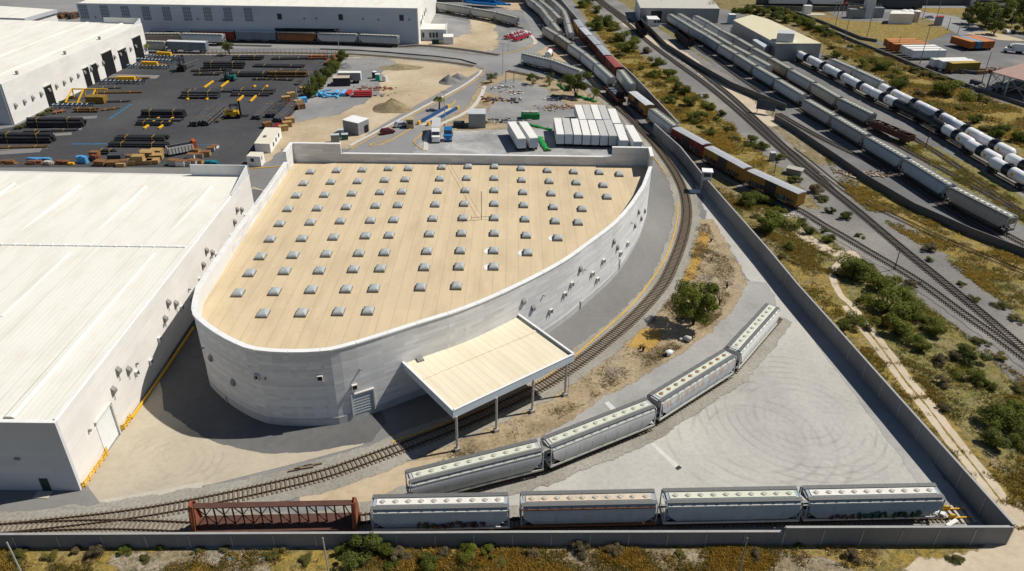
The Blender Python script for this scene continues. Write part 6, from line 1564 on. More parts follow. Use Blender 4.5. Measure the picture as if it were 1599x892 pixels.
# ------------------------------------------------------------------ pipe yard
m_pipe = paint('black_pipe', (.032, .033, .036), .25, .8, .5, dirt=(.06, .06, .065), dirt_amt=.3); m_pipe2 = paint('dark_grey_pipe', (.06, .063, .068), .25, .8, .5); m_pipe3 = paint('brown_pipe', (.12, .07, .03), .25, .8, .6); m_pipe_r = paint('rusty_pipe', (.18, .065, .035), .25, .8, .7)
m_strap = paint('strap_yellow', (.62, .34, .03), .2, 2); m_dun = m_yellow
def pipes(label, a, b, r, rows, mat, zbase=.2, straps=True, cols=None):
    A, B = G(*a), G(*b); A.z = B.z = 0; d = (B-A); L = d.length; d = d/L; nn = Vector((-d.y, d.x, 0)); c = (A+B)/2
    t = thing('pipe_stack', label, 'pipe stack', (c.x, c.y, gz(c)), 0, 'pipe stacks in the pipe yard')
    rnd = random.Random(int(a[0]*7+a[1])); m = MB(); r *= .76
    for j, n in enumerate(rows):
        for k in range(n):
            off = nn*((k-(n-1)/2)*2*r*1.02); z = zbase+r+j*1.75*r; e0, e1 = rnd.uniform(-.5, .3), rnd.uniform(-.3, .6)
            m.tube([A-c+d*e0+off+Vector((0, 0, z)), B-c+d*e1+off+Vector((0, 0, z))], r, 8)
    m.build('pipes', mat, t)
    w = rows[0]*2*r; h = zbase+2*r+(len(rows)-1)*1.75*r
    if straps:
        for f in (.2, .75):
            m = MB(); p = A.lerp(B, f)-c; m.bar(p-nn*(w/2+.1)+Vector((0, 0, .1)), p-nn*(w/2*.8)+Vector((0, 0, h+.05)), .10, .08); m.bar(p-nn*(w/2*.8)+Vector((0, 0, h+.03)), p+nn*(w/2*.8)+Vector((0, 0, h+.03)), .10, .05); m.build('strap', m_strap, t)
    m = MB()
    for f in (.12, .5, .88): p = A.lerp(B, f)-c; m.bar(p-nn*w*.55+Vector((0, 0, .1)), p+nn*w*.55+Vector((0, 0, .1)), .2, .2)
    m.build('bearers', m_sleeper, t); return t
P = [('thick black pipes stacked beside the mill wall, upper left bundle', (46, 198), (132, 198), .62, [3, 3, 2], m_pipe), ('thick black pipes stacked at the left edge of the pipe yard', (0, 222), (84, 222), .62, [3, 3, 2], m_pipe),
 ('strapped black pipe bundle in the centre of the pipe yard', (224, 183), (290, 183), .5, [4, 3, 3], m_pipe), ('thin dark pipe bundle just in front of the strapped central bundle', (218, 189), (284, 189), .3, [4], m_pipe2), ('low dark pipe row on yellow bearers in front of the central bundle', (216, 195), (267, 196), .32, [4, 3], m_pipe),
 ('dark pipe bundle on a pale platform right of the blue floor line', (184, 219), (260, 219), .4, [5, 4], m_pipe), ('dark pipes laid at the end of the blue floor line', (175, 228), (262, 229), .35, [5, 4], m_pipe), ('short dark pipes with yellow ends near the crates', (155, 240), (180, 240), .35, [4, 2], m_pipe),
 ('dark pipe stack in the far rows, left of the forklift', (320, 106), (381, 106), .5, [5, 4, 3], m_pipe), ('low dark pipe row in the far rows, centre', (398, 104), (474, 105), .35, [6], m_pipe), ('strapped dark pipe stack right of the teal forklift', (360, 119), (430, 119), .45, [5, 4], m_pipe),
 ('brown yellow rectangular pipe stack in the far rows', (420, 120), (478, 120), .45, [4, 3, 3], m_pipe3), ('thin dark pipes left of the teal forklift', (305, 117), (345, 117), .3, [6], m_pipe), ('long thin dark pipes in the far left row', (300, 112), (360, 110), .28, [4], m_pipe),
 ('large dark pipe pile in the middle of the pipe yard', (287, 152), (342, 152), .5, [6, 5, 3], m_pipe2), ('long thin pipes behind the large middle pile', (290, 142), (366, 143), .3, [7], m_pipe2), ('wide low pipe pile right of the middle pile', (367, 145), (428, 145), .45, [7, 4], m_pipe2), ('thin pipes in front of the wide low pile', (362, 150), (420, 150), .28, [4], m_pipe),
 ('slanting dark grey pipe bundle left of the large forklift, left one', (303, 198), (331, 173), .5, [3, 3], m_pipe2), ('slanting dark grey pipe bundle left of the large forklift, right one', (318, 197), (347, 172), .55, [4, 3], m_pipe2), ('thin slanting pipes beside the large forklift', (338, 192), (356, 181), .2, [4], m_pipe),
 ('slanting pipe bundle with yellow straps right of the forklift', (400, 187), (427, 163), .4, [5, 4], m_pipe2), ('slanting black pipe bundle next to the red mat', (423, 184), (442, 164), .4, [5, 5], m_pipe), ('slanting pipe bundle on the red mat', (433, 191), (458, 166), .42, [5, 4], m_pipe2),
 ('dark pipes behind the small tree at the far side of the pipe yard', (366, 93), (410, 93), .45, [5, 4], m_pipe), ('rusty pipes at the far right of the pipe yard', (482, 92), (511, 92), .45, [5, 3], m_pipe_r), ('dark pipes left of the rusty far pipes', (426, 93), (480, 92), .3, [6], m_pipe),
 ('rust red pipe pile along the hedge at the far corner', (512, 103), (531, 88), .4, [6, 5], m_pipe_r), ('flat grey plates leaning by the brown pipe stack', (478, 120), (497, 96), .3, [7], m_pipe2), ('short slanting pipes near the hedge', (463, 134), (471, 126), .25, [5], m_pipe),
 ('thin dark pipes in front of the brown stack', (396, 125), (424, 125), .22, [5], m_pipe), ('thin dark pipes right in front of the brown stack', (428, 125), (456, 126), .22, [5], m_pipe), ('dark pipes between the far rows', (430, 111), (478, 111), .3, [6], m_pipe2),
 ('brown short pipes in the lane by the mill wall', (117, 175), (152, 175), .4, [3, 2], m_pipe3), ('dark scrap pipe on the ground by the mill wall', (84, 178), (101, 175), .35, [3], m_pipe_r)]
P += [('thin dark bars in a lane by the mill doors, %s from the far end' % ordn(i+1), a, b, .2, [5], [m_pipe2, m_pipe3][i % 2]) for i, (a, b) in enumerate([((215, 93), (280, 94)), ((170, 124), (232, 123)), ((155, 139), (188, 138)), ((150, 146), (222, 145)), ((150, 160), (203, 159)), ((160, 173), (185, 170)), ((40, 206), (120, 204)), ((0, 232), (75, 230))])]
for p in P: pipes(*p)
# yellow dunnage beams on the floor
DB = [((319, 138), (333, 128)), ((345, 137), (357, 128)), ((371, 160), (381, 150)), ((391, 160), (401, 150)), ((292, 157), (298, 152)), ((322, 157), (329, 152)), ((225, 202), (232, 197)), ((248, 202), (255, 197)), ((237, 193), (242, 190)), ((260, 195), (266, 191)), ((246, 187), (251, 184)), ((268, 187), (273, 184)), ((396, 137), (399, 135)), ((415, 137), (418, 135))]
for i, (a, b) in enumerate(DB):
    A, B = G(*a), G(*b); c = (A+B)/2; t = thing('bearer_beam', 'yellow bearer beam on the pipe yard asphalt, %s from the far left' % ordn(i+1), 'beam', (c.x, c.y, gz(c)), math.atan2((B-A).y, (B-A).x), 'yellow bearer beams')
    MB().box((0, 0, .25), ((B-A).length, .6, .42)).build('beam', m_dun, t); MB().box((0, 0, .48), ((B-A).length*.96, .2, .05)).build('top_flange', m_dun, t)
# conveyors with blue frames in front of the mill doors
m_cvb = paint('conveyor_blue', (.02, .085, .16), .2, 1); m_cvy = m_yellow
for i, (a, b, y) in enumerate([((81, 169), (146, 168), 0), ((157, 131), (227, 131), 1), ((192, 106), (264, 108), 1), ((217, 90), (284, 93), 1), ((214, 96), (272, 99), 0)]):
    A, B = G(*a), G(*b); c = (A+B)/2; L = (B-A).length; t = thing('roller_conveyor', 'blue framed roller conveyor at a mill doorway, %s from the front' % ordn(i+1), 'conveyor', (c.x, c.y, gz(c)), math.atan2((B-A).y, (B-A).x), 'roller conveyors')
    m = MB()
    for s in (-1, 1): m.bar((-L/2, s*.9, 1.1), (L/2, s*.9, 1.1), .2, .3)
    m.build('frame', m_cvb, t); m = MB()
    for k in range(int(L/1.5)): m.tube([(-L/2+.7+k*1.5, -.85, 1.15), (-L/2+.7+k*1.5, .85, 1.15)], .16, 6)
    m.build('rollers', m_steel, t)
    for k in range(6):
        for s in (-1, 1): MB().box((-L/2+.5+k*(L-1)/5, s*.9, .5), (.22, .22, 1.0)).build('leg', m_cvb, t)
    if y: 
        m = MB(); m.box((L*.08, 1.0, 1.6), (6, 1.2, 1.5)); m.bar((-L*.1, 1.4, 1.2), (L*.4, 1.4, 1.2), .4); m.build('drive_unit', m_cvy, t)
q = G(128, 158); t = thing('transfer_frame', 'yellow steel transfer frame against the mill wall', 'frame', (q.x, q.y, gz(q))); m = MB()
for k in range(3): m.bar((-4+k*4, -3, .2), (-4+k*4, 3, 3.2), .35); m.bar((-4+k*4, 3, 0), (-4+k*4, 3, 3.2), .3)
m.bar((-4, 3, 3.2), (8, 3, 3.2), .4); m.bar((-4, -3, .3), (6, -3, .3), .4); m.build('frame', m_yellow, t); MB().box((6, -1.5, 1.2), (6, 3, 2.2)).build('hopper', paint('frame_ochre', (.22, .13, .02), .2), t)
# concrete strips in the storage bays
for i, q in enumerate([[(40, 203), (128, 199), (128, 203), (40, 207)], [(30, 212), (112, 207), (112, 211), (30, 216)], [(0, 230), (78, 227), (74, 232), (0, 235)], [(0, 236), (66, 232), (62, 238), (0, 242)], [(92, 184), (152, 181), (151, 185), (92, 188)], [(170, 116), (250, 118), (244, 123), (170, 122)]]):
    patch('bay_strip', m_asphalt, q)
# stacked crates, pallets and machines along the near edge of the pipe yard
rnd = random.Random(5)
m_wood = paint('crate_wood', (.37, .24, .095), .18, 1.2); m_wood2 = paint('crate_wood_dark', (.20, .10, .04), .2, 1.2); m_pal = paint('pallet_grey', (.40, .37, .32), .2, 1.2); m_teal = paint('tarp_teal', (.01, .16, .20), .2, 1); m_tarpb = paint('tarp_blue', (.08, .33, .60), .2, 1)
def crate(label, px, s, h, mat, rz=0.0, lift=0.0, slat=True):
    q = G(*px); t = thing('crate', label, 'crate', (q.x, q.y, gz(q)+lift), rz, 'crates in the pipe yard')
    s *= .78; h *= .8; m = MB().box((0, 0, h/2+.12), (s, s*.7, h))
    for k in (-1, 0, 1): m.box((k*s*.4, 0, .07), (.18, s*.7, .14)); m.box((k*s*.4, -s*.36, h/2+.12), (.14, .06, h))
    m.build('box', mat, t); MB().box((0, 0, h+.16), (s*1.04, s*.74, .09)).build('lid', mat if slat else m_wood2, t)
cl = ['front left', 'front middle', 'front right', 'behind the front ones', 'rear left', 'rear middle', 'rear right', 'back corner']
CR_ = [((206, 257), 3.6, 1.4, m_wood), ((218, 256), 3.8, 2.8, m_wood), ((230, 256), 3.6, 1.2, m_wood), ((240, 255), 4.0, 1.2, m_wood), ((232, 248), 4.2, 2.4, m_wood), ((246, 249), 4.0, 1.6, m_wood), ((228, 243), 3.6, 1.6, m_wood), ((245, 242), 4.2, 1.8, m_wood), ((178, 258), 4.0, 1.2, m_wood2), ((190, 260), 3.0, 1.0, m_wood), ((182, 250), 4.5, 2.0, m_pipe2), ((158, 258), 3.6, 1.4, m_wood2), ((150, 248), 3.0, 2.4, m_wood2)]
for i, (p, s, h, mt) in enumerate(CR_): crate('%s crate at the near pipe yard edge, %s from the left of its pile' % ('dark' if mt is not m_wood else 'yellow wooden', ordn(1+sorted(range(len(CR_)), key=lambda k: CR_[k][0][0]).index(i))), p, s, h, mt, rnd.uniform(-.15, .15))
for i, (p, s, h, mt, what) in enumerate([((272, 258), 3.2, 1.8, m_pal, 'grey'), ((283, 259), 3.0, 1.6, m_tr_white, 'white'), ((293, 258), 3.0, 1.4, m_pal, 'grey'), ((303, 257), 3.0, 1.5, m_pal, 'grey'), ((312, 256), 2.6, 1.2, m_wood, 'wooden'), ((300, 248), 3.0, 1.6, m_tr_white, 'white'), ((311, 247), 3.0, 1.4, m_pal, 'grey'), ((322, 244), 3.2, 1.6, m_wood, 'wooden'), ((307, 239), 2.8, 1.2, m_wood, 'wooden'), ((330, 236), 2.6, 1.2, m_pal, 'grey'), ((336, 232), 2.4, 1.0, m_tr_white, 'white'), ((196, 258), 2.6, 1.6, m_pal, 'grey'), ((204, 249), 2.6, 1.4, m_pal, 'grey')]):
    crate('%s pallet load right of the yellow crates, %s from the front' % (what, ordn(i+1)), p, s, h, mt, rnd.uniform(-.3, .3), 0, False)
for lab, px, s, c_ in [('teal tarpaulin covered heap at the right end of the crates', (331, 257), (4.6, 2.4, 1.8), m_teal), ('blue white machine at the near edge of the pipe yard', (131, 254), (3.6, 2.6, 3.0), m_tarpb), ('brown bundled coil rows at the lower left of the pipe yard', (14, 256), (6.0, 2.2, 1.4), m_wood2), ('reddish bundled coil rows left of the blue white machine', (52, 256), (6.5, 2.2, 1.4), paint('coil_red', (.17, .08, .05), .2)), ('pale scrap heap at the near edge of the pipe yard', (76, 257), (3.0, 2.2, 1.6), m_pal), ('dark rusty frame pile left of the blue machine', (98, 256), (5.0, 2.4, 1.6), m_pipe_r), ('rust brown frame pile behind the crates', (150, 250), (3.5, 2.4, 2.6), m_pipe_r), ('yellow machine on the ground left of the crates', (113, 257), (2.6, 1.8, 1.0), m_yellow), ('blue sheeted bundle behind the coil rows', (64, 250), (8.0, 1.6, 1.0), m_tarpb)]:
    q = G(*px); s = tuple(v*.72 for v in s); t = thing('goods_heap', lab, 'heap', (q.x, q.y, gz(q)), rnd.uniform(-.1, .1)); m = MB(); 
    for k in range(7): m.box((rnd.uniform(-.35, .35)*s[0], rnd.uniform(-.3, .3)*s[1], s[2]*rnd.uniform(.25, .5)), (s[0]*rnd.uniform(.3, .6), s[1]*rnd.uniform(.4, .7), s[2]*rnd.uniform(.5, 1)), rnd.uniform(-.3, .3))
    m.build('load', c_, t); MB().box((0, 0, .08), (s[0]*1.05, s[1]*1.05, .16)).build('pallets', m_wood2, t)
for i, (p, mt, w_) in enumerate([((443, 204), m_wood, 'wooden'), ((449, 198), m_wood, 'wooden'), ((453, 192), m_wood, 'wooden'), ((447, 158), m_wood, 'wooden'), ((455, 152), m_wood, 'wooden'), ((466, 164), m_wood, 'wooden'), ((473, 160), m_tarpb, 'blue covered'), ((475, 143), m_wood, 'wooden'), ((478, 154), m_dark, 'black'), ((470, 170), m_wood2, 'dark'), ((418, 199), m_wood2, 'dark')]):
    crate('%s crate along the hedge side of the pipe yard, %s from the near end' % (w_, ordn(1+sorted(range(11), key=lambda k: -[204, 198, 192, 158, 152, 164, 160, 143, 154, 170, 199][k]).index(i))), p, 3.4, 1.8, mt, rnd.uniform(.4, .8))
patch('red_mat', paint('mat_red', (.16, .02, .03), .15, 1), [(425, 199), (443, 199), (462, 160), (450, 158)])
# gravel lot goods
def bundle(label, a, b, mat, n=4, r=.28, rows=2, cat='pipe bundle', z0=.2):
    A, B = G(*a), G(*b); A.z = B.z = 0; c = (A+B)/2; d = (B-A).normalized(); nn = Vector((-d.y, d.x, 0)); t = thing('pipe_bundle', label, cat, (c.x, c.y, gz(c)), 0, 'coloured bundles on the gravel lot'); m = MB()
    for j in range(rows):
        for k in range(n-j): m.tube([A-c+nn*((k-(n-1-j)/2)*2*r)+Vector((0, 0, z0+r+j*1.7*r)), B-c+nn*((k-(n-1-j)/2)*2*r)+Vector((0, 0, z0+r+j*1.7*r))], r, 8)
    m.build('pipes', mat, t); m = MB()
    for f in (.15, .85): p = A.lerp(B, f)-c; m.bar(p-nn*n*r+Vector((0, 0, .1)), p+nn*n*r+Vector((0, 0, .1)), .2)
    m.build('bearers', m_sleeper, t)
m_redp = paint('pipe_red', (.33, .03, .035), .15, 1); m_blup = paint('pipe_sky_blue', (.12, .42, .72), .15, 1)
bundle('long red pipe bundle on the gravel lot', (553, 150.5), (581, 150), m_redp, 6, .3, 3); bundle('short slanting red pipe bundle beside the blue one', (541, 151), (547, 145), m_redp, 4); bundle('short slanting sky blue pipe bundle beside the red one', (535, 151), (541, 145), m_blup, 4)
q = G(514, 149); t = thing('tarp_heap', 'heap of sky blue tubes and tarpaulin by the hedge', 'heap', (q.x, q.y, gz(q))); m = MB()
for k in range(22): a = rnd.uniform(0, 3.1); x, y, z = rnd.uniform(-4, 4), rnd.uniform(-2.5, 2.5), rnd.uniform(.2, 1.2); m.bar((x-1.5*math.cos(a), y-1.5*math.sin(a), z), (x+1.5*math.cos(a), y+1.5*math.sin(a), z+rnd.uniform(-.3, .4)), .5, .4)
m.build('tubes', m_blup, t)
q = G(759, 11); t = thing('tarp_heap', 'bright blue stacked beams behind the curved hopper train at the top', 'heap', (q.x, q.y, 0), -.25); m = MB()
for k in range(16): m.box((rnd.uniform(-7, 7), rnd.uniform(-3, 3), 1.5+rnd.uniform(0, 3)), (14, .9, .9), rnd.uniform(-.08, .08))
m.build('beams', paint('beam_blue', (.02, .20, .50), .15, 1), t)
for i, px in enumerate([(803, 58), (815, 61)]):
    q = G(*px); t = thing('red_implement', ['red and white frame machine at the corner of the upper lot, left one', 'red and white frame machine at the corner of the upper lot, right one'][i], 'machine', (q.x, q.y, gz(q)), R(60), 'red machines on the upper lot'); m = MB()
    for k in range(4): m.bar((-7, -1.4+k*.95, .8+.3*(k % 2)), (6, -1.4+k*.95, 1.4), .4, .5)
    for k in range(6): m.bar((-6+k*2.3, -1.8, .9), (-6+k*2.3, 1.8, 1.5), .35)
    
    for k in range(7): m.box((-5+k*1.8, rnd.uniform(-.8, .8), 1.9), (.9, .8, .8), rnd.uniform(0, 1), 1)
    m.build('frame', [paint('machine_red', (.33, .02, .04), .15, 1), m_tr_white], t); wheels(t, (-3, 3), 1.6, .55)
q = G(857, 91); t = thing('tanker_lorry', 'small white tanker lorry with red cab behind the hoppers at the crossing', 'truck', (q.x, q.y, gz(q)), R(80)); MB().tube([(-3.5, 0, 2.1), (2.4, 0, 2.1)], 1.25, 14).build('tank', m_tr_white, t); MB().box((3.6, 0, 1.8), (1.9, 2.4, 2.4)).build('cab', m_cabred, t); MB().box((3.6, 0, 3.05), (1.6, 2.2, .12)).build('cab_roof', m_cabred, t); wheels(t, (-2.6, 3.5), 1.2, .5)
# heaps of gravel and soil
def heap(label, px, w, d_, h, mat, seed):
    q = G(*px); t = MB(); rr = random.Random(seed); N = 28; rings = []
    for j in range(7):
        f = j/6.0; ring = []
        for k in range(N):
            a = 2*math.pi*k/N; nz_ = noise.noise(Vector((math.cos(a)*1.3+seed, math.sin(a)*1.3, f*2)))*.25
            ring.append((math.cos(a)*w/2*(1-f)*(1+nz_), math.sin(a)*d_/2*(1-f)*(1+nz_), h*f*(1+nz_*.5)))
        rings.append(ring)
    t.loft(rings, 0, True, True, False); o = t.build('gravel_heap', mat); o.location = (q.x, q.y, gz(q)); setp(o, label, 'heap')
m_hg = ground('heap_gravel', [(.3, (.15, .15, .15)), (.7, (.25, .245, .24))], .8, 2.5, .3, bump=.5); m_hs = ground('heap_soil', [(.3, (.20, .16, .09)), (.7, (.33, .265, .16))], .5, 1.8, .4, bump=.6)
heap('grey gravel cone beside the entrance road', (701, 129), 8.5, 7, 2.9, m_hg, 1); heap('smaller darker gravel mound behind the grey gravel cone', (715, 123), 8.5, 6, 1.9, m_hg, 2); heap('large brown soil mound on the dirt lot', (613, 171), 15, 9, 3.6, m_hs, 3); heap('low grassy brown mound at the upper end of the dirt lot', (625, 106), 17, 9, 1.5, m_hs, 4)
heap('small grey gravel mound behind the trailer by the hedge', (541, 105), 9, 8, 1.6, m_hg, 5)
# weighbridge rails, debris
for i, (a, b) in enumerate([((653, 195), (701, 168)), ((668, 197), (716, 170))]):
    A, B = G(*a), G(*b); c = (A+B)/2; L = (B-A).length; t = thing('weighbridge_rail', ['blue weighbridge side rail beside the road, left one', 'blue weighbridge side rail by the truck lot, right one'][i], 'rail', (c.x, c.y, gz(c)), math.atan2((B-A).y, (B-A).x), 'weighbridge rails')
    MB().box((0, 0, .55), (L-2.4, .45, .9)).build('rail', paint('rail_blue', (.02, .08, .22), .15), t)
    for s in (-1, 1): MB().box((s*(L/2-.6), 0, .55), (1.2, .7, 1.0)).build('end_block', m_yellow, t)
patch('weigh_deck', m_slab, [(655, 195.5), (701, 169), (712, 170), (668, 196.5)])
def junk(label, px, n, spread, size, mats_, seed, name='debris_pile', flatn=.35):
    q = G(*px); t = thing(name, label, 'debris', (q.x, q.y, gz(q))); rr = random.Random(seed)
    size *= .62
    for mi, mt in enumerate(mats_):
        m = MB()
        for k in range(int(n*1.6)):
            x, y = rr.gauss(0, spread[0]*.75), rr.gauss(0, spread[1]*.7); s = rr.uniform(.4, 1)*size; m.box((x, y, s*flatn*.5+.02), (s*rr.uniform(.4, 2.2), s*rr.uniform(.3, .8), s*flatn*rr.uniform(.5, 1.2)), rr.uniform(0, 3.1))
        m.build(['pieces', 'scraps', 'offcuts'][mi], mt, t)
m_gr = paint('net_green', (.01, .24, .05), .2, 1); m_junk = paint('junk_white', (.60, .58, .57), .12, 1)
junk('white and lilac sacks heaped beside the small tree at the junction', (778, 137), 14, (3.6, 2.0), 1.3, [m_junk, m_pipe2], 1); junk('white rubble heap on the debris lot', (803, 145), 12, (2.6, 1.8), 1.3, [m_junk, m_wood2], 2); junk('grey slabs and planks scattered on the debris lot', (778, 156), 12, (5, 2.4), 2.2, [m_pipe2, m_pal, m_wood2], 3)
junk('grey pallets and cages heaped beside the steel shed', (783, 190), 26, (5, 1.5), 1.6, [m_pal, m_pipe2], 4); junk('branches and planks heaped behind the trailers', (876, 168), 30, (5.0, 2.4), 1.4, [m_wood2, m_pal], 5); junk('white and blue packing cases under the tree', (866, 155), 6, (3.2, 1.6), 2.6, [m_junk, m_pipe2], 6)
junk('mixed machine parts on the gravel lot', (580, 139), 14, (4.5, 2.5), 1.3, [m_redp, m_pal, m_pipe_r], 7); junk('dark machine parts at the edge of the dirt lot', (596, 139), 12, (3, 2), 1.3, [m_pipe_r, m_wood2], 8); junk('pale scrap strips on the dirt lot', (603, 148), 8, (3, 1.5), 1.2, [m_pal, m_pipe2], 12)
junk('wooden offcuts in front of the tall metal shed', (705, 196), 10, (3, 1), .9, [m_wood2, m_junk], 9); junk('stacked brown timber crates behind the small hall', (110, 27), 22, (7, 3), 4.0, [m_wood2, m_pipe2], 10, flatn=.9)
junk('scrap heap beside the mill wall', (225, 160), 0, (2, 2), 1, [], 1) if False else None
junk('white litter caught against the outer side of the front wall', (330, 866), 10, (5, 1.2), .3, [m_junk, m_tarpb], 14, 'litter')
junk('loose concrete rubble by the near end of the ochre boxcar row', (1240, 337), 16, (3, 1.3), .8, [m_junk, m_pal], 15)
junk('dark scrap machinery heaped beside the brown roofed shed', (1508, 112), 26, (9, 3), 4.0, [m_pipe2, m_wood2], 21, flatn=.6); junk('dark machine parts stored under the brown roofed shed', (1575, 140), 24, (9, 4), 4.0, [m_pipe2, m_pal], 22, flatn=.6)
junk('grey brushwood and rubble along the dark near wall', (1352, 272), 30, (6, 1.6), 1.6, [m_pal, m_wood2], 23)
def netting(label, a, b, w, h, n=7):
    A, B = G(*a), G(*b); c = (A+B)/2; t = thing('green_netting', label, 'netting', (c.x, c.y, gz(c)), math.atan2((B-A).y, (B-A).x), 'green netting rolls'); L = (B-A).length; m = MB(); rr = random.Random(int(a[0])); rings = []
    for k in range(n+1): 
        x = -L/2+L*k/n; s = rr.uniform(.7, 1.2); rings.append([(x, y*w*s, z*h*s) for y, z in ((-.5, .02), (-.4, .6), (-.1, 1), (.25, .8), (.5, .3), (.5, .02))])
    m.loft(rings, 0, True, True, True); m.build('net', m_gr, t); m = MB()
    for k in range(5): x = -L/2+L*k/4; m.bar((x, -w*.6, .2), (x+.3, w*.6, h*.9), .12)
    m.build('stakes', m_wood2, t)
netting('green netting roll right of the separate pair of trailers', (842, 217), (855, 237), 2.0, .7); netting('green netting strip behind the parked trailers', (826, 196), (861, 204), 1.5, .6); netting('green netting under the tree beside the diagonal track', (899, 150), (930, 160), 1.8, .7); netting('small green netting corner under the big tree', (872, 133), (884, 143), 1.5, .6)
q = G(828, 185); t = thing('scrap_bin', 'green rimmed scrap bin full of pallets behind the separate trailers', 'bin', (q.x, q.y, gz(q))); MB().box((0, 0, .9), (6, 2.6, 1.6)).build('bin', m_gr, t); MB().box((-1.4, 0, 1.9), (2, 1.8, .8)).box((1.3, .2, 1.9), (2.4, 1.8, .7)).build('pallets', m_pal, t)
q = G(796, 130); t = thing('goal_frame', 'rusty goal-like pipe frame standing at the junction', 'frame', (q.x, q.y, gz(q))); m = MB(); m.tube([(-1.5, 0, 0), (-1.5, 0, 3.6), (-.9, 0, 4.2), (.9, 0, 4.2), (1.5, 0, 3.6), (1.5, 0, 0)], .12, 6); m.build('frame', m_pipe_r, t)
# things on the verge and in the gravel yard
def barrel(label, px, rz, col):
    q = G(*px); t = thing('tank_shell', label, 'tank', (q.x, q.y, gz(q)), rz, 'discarded tanks on the verge'); MB().tube([(-.6, 0, .5), (-.5, 0, .53), (.35, 0, .53), (.6, 0, .45)], [.36, .53, .5, .32], 12).build('shell', col, t); MB().tube([(-.63, 0, .5), (-.59, 0, .5)], .34, 12).build('opening', m_dark, t); MB().box((.95, .3, .2), (.7, .6, .4), .4).build('broken_piece', m_pal, t)
barrel('white tank shell with a dark opening lying on the dry verge', (1044, 555), R(25), m_white); barrel('crumpled white tank shell lying below the tree on the verge', (1073, 533), R(150), m_tr_roof2)
for i, (px, h) in enumerate([((1004, 549), 1.6), ((1110, 408), 1.2), ((1110, 378), 1.3), ((1135, 450), 1.4), ((1000, 545), 1.0)]):
    q = G(*px); t = thing('dead_stump', 'small charred stump on the dry verge, %s from the canopy end' % ordn(1+[1, 3, 4, 2, 0].index(i)), 'stump', (q.x, q.y, gz(q)), i); m = MB()
    for k in range(4): a = k*1.6+i; m.tube([(0, 0, 0), (math.cos(a)*.2, math.sin(a)*.2, h*.5), (math.cos(a)*.5, math.sin(a)*.5, h*(.7+.1*k))], [.14, .09, .03], 5)
    m.build('stump', m_dark, t)
for i, (px, rz_) in enumerate([((475, 733), .25), ((460, 736), .3)]):
    q = G(*px); t = thing('timber_pile', ['weathered spare sleepers lying beside the apron, right one', 'weathered spare sleepers lying beside the apron, left one'][i], 'timber', (q.x, q.y, gz(q)), rz_); MB().box((0, 0, .15), (2.6-i, .28, .26)).box((1.2, .35, .15), (2.6, .28, .26), .06).build('timbers', m_sleeper, t)
q = G(1221, 173); t = thing('billboard', 'dark blue panel on posts by the main tracks near the wall end', 'sign', (G(1194, 178).x, G(1194, 178).y, 0), -.5); MB().box((0, 0, 2.9), (6.2, .15, 3.2)).build('panel', paint('panel_blue', (.06, .075, .095), .15), t)
for s in (-1, 1): MB().bar((s*2.6, .1, 0), (s*2.6, .1, 4.2), .2).build('post', m_vent, t)
q = G(1205, 251); t = thing('relay_cabinet', 'grey upright relay cabinet beside the main tracks', 'cabinet', (q.x, q.y, gz(q))); MB().box((0, 0, 1.2), (1.4, 1.2, 2.4)).build('casing', m_sheet, t); MB().box((0, 0, 2.45), (1.6, 1.4, .12)).build('lid', m_sheet_lt, t)
q = G(1240, 272); t = thing('culvert_block', 'dark concrete culvert block beside the main track', 'culvert', (q.x, q.y, gz(q)), -.6); MB().box((0, 0, .8), (4.0, 2.4, 1.6)).build('block', m_vent, t); MB().box((0, 0, 1.64), (4.3, 2.7, .1)).build('slab', m_pal, t)

# ------------------------------------------------------------------ poles
def pole(label, foot, top=None, h=8, r=.1, arm=0.0, mat=None, lean=(0, 0), lamp=False, name='light_pole', cat='pole', cross=0.0):
    q = G(*foot); t = thing(name, label, cat, (q.x, q.y, 0), 0, 'poles'); m = MB(); m.tube([(0, 0, 0), (lean[0], lean[1], h)], [r, r*.65], 8); m.build('shaft', mat or m_steel, t)
    if cross: MB().bar((lean[0]-cross/2, lean[1], h-.35), (lean[0]+cross/2, lean[1], h-.35), .14).build('crossarm', mat or m_steel, t)
    if lamp: MB().bar((lean[0]-.9, lean[1], h), (lean[0]+.9, lean[1], h), .09).box((lean[0]-.8, lean[1]-.2, h), (.55, .3, .18)).box((lean[0]+.8, lean[1]-.2, h), (.55, .3, .18)).build('lamp_head', m_sheet, t)
    return t
pole('leaning grey pole outside the front wall at the lower left corner', (60, 950), h=height((60, 950), (10, 847)), r=.13, mat=m_steel)
pole('grey pole outside the front wall below the centre-beam car', (519, 930), h=height((519, 930), (503, 840)), r=.12)
pole('grey pole outside the front wall below the third hopper car', (1145, 930), h=height((1145, 930), (1168, 840)), r=.12, mat=paint('pole_dark', (.20, .21, .22), .1))
mw = paint('pole_wood', (.075, .055, .04), .2, 2)
pole('wooden pole with a crossarm between the two near tracks', (1396, 422), h=5.2, r=.12, mat=mw, cross=1.6, name='signal_pole'); pole('dark pole with short arm beside the near boxcars', (1209, 270), h=4.6, r=.13, mat=mw, cross=.8, name='signal_pole')
pole('tall lamp pole beside the weighbridge', (695, 188), h=9.2, r=.14, lamp=True); pole('tall lamp pole at the road junction', (785, 118.5), h=12, r=.13, lamp=True); pole('lamp pole on the upper lot near the red machines', (793, 83), h=9.5, r=.12, lamp=True); pole('lamp pole on the upper lot below the curved hopper train', (723, 26), h=11, r=.16, lamp=True)
pole('lamp pole at the far end of the pipe yard hedge', (530, 82), h=9, r=.13, lamp=True); pole('lamp pole beside the hedge of the pipe yard', (486, 148), h=9, r=.13, lamp=True); pole('lamp pole among the crates at the hedge', (467, 172), h=8, r=.12, lamp=True)
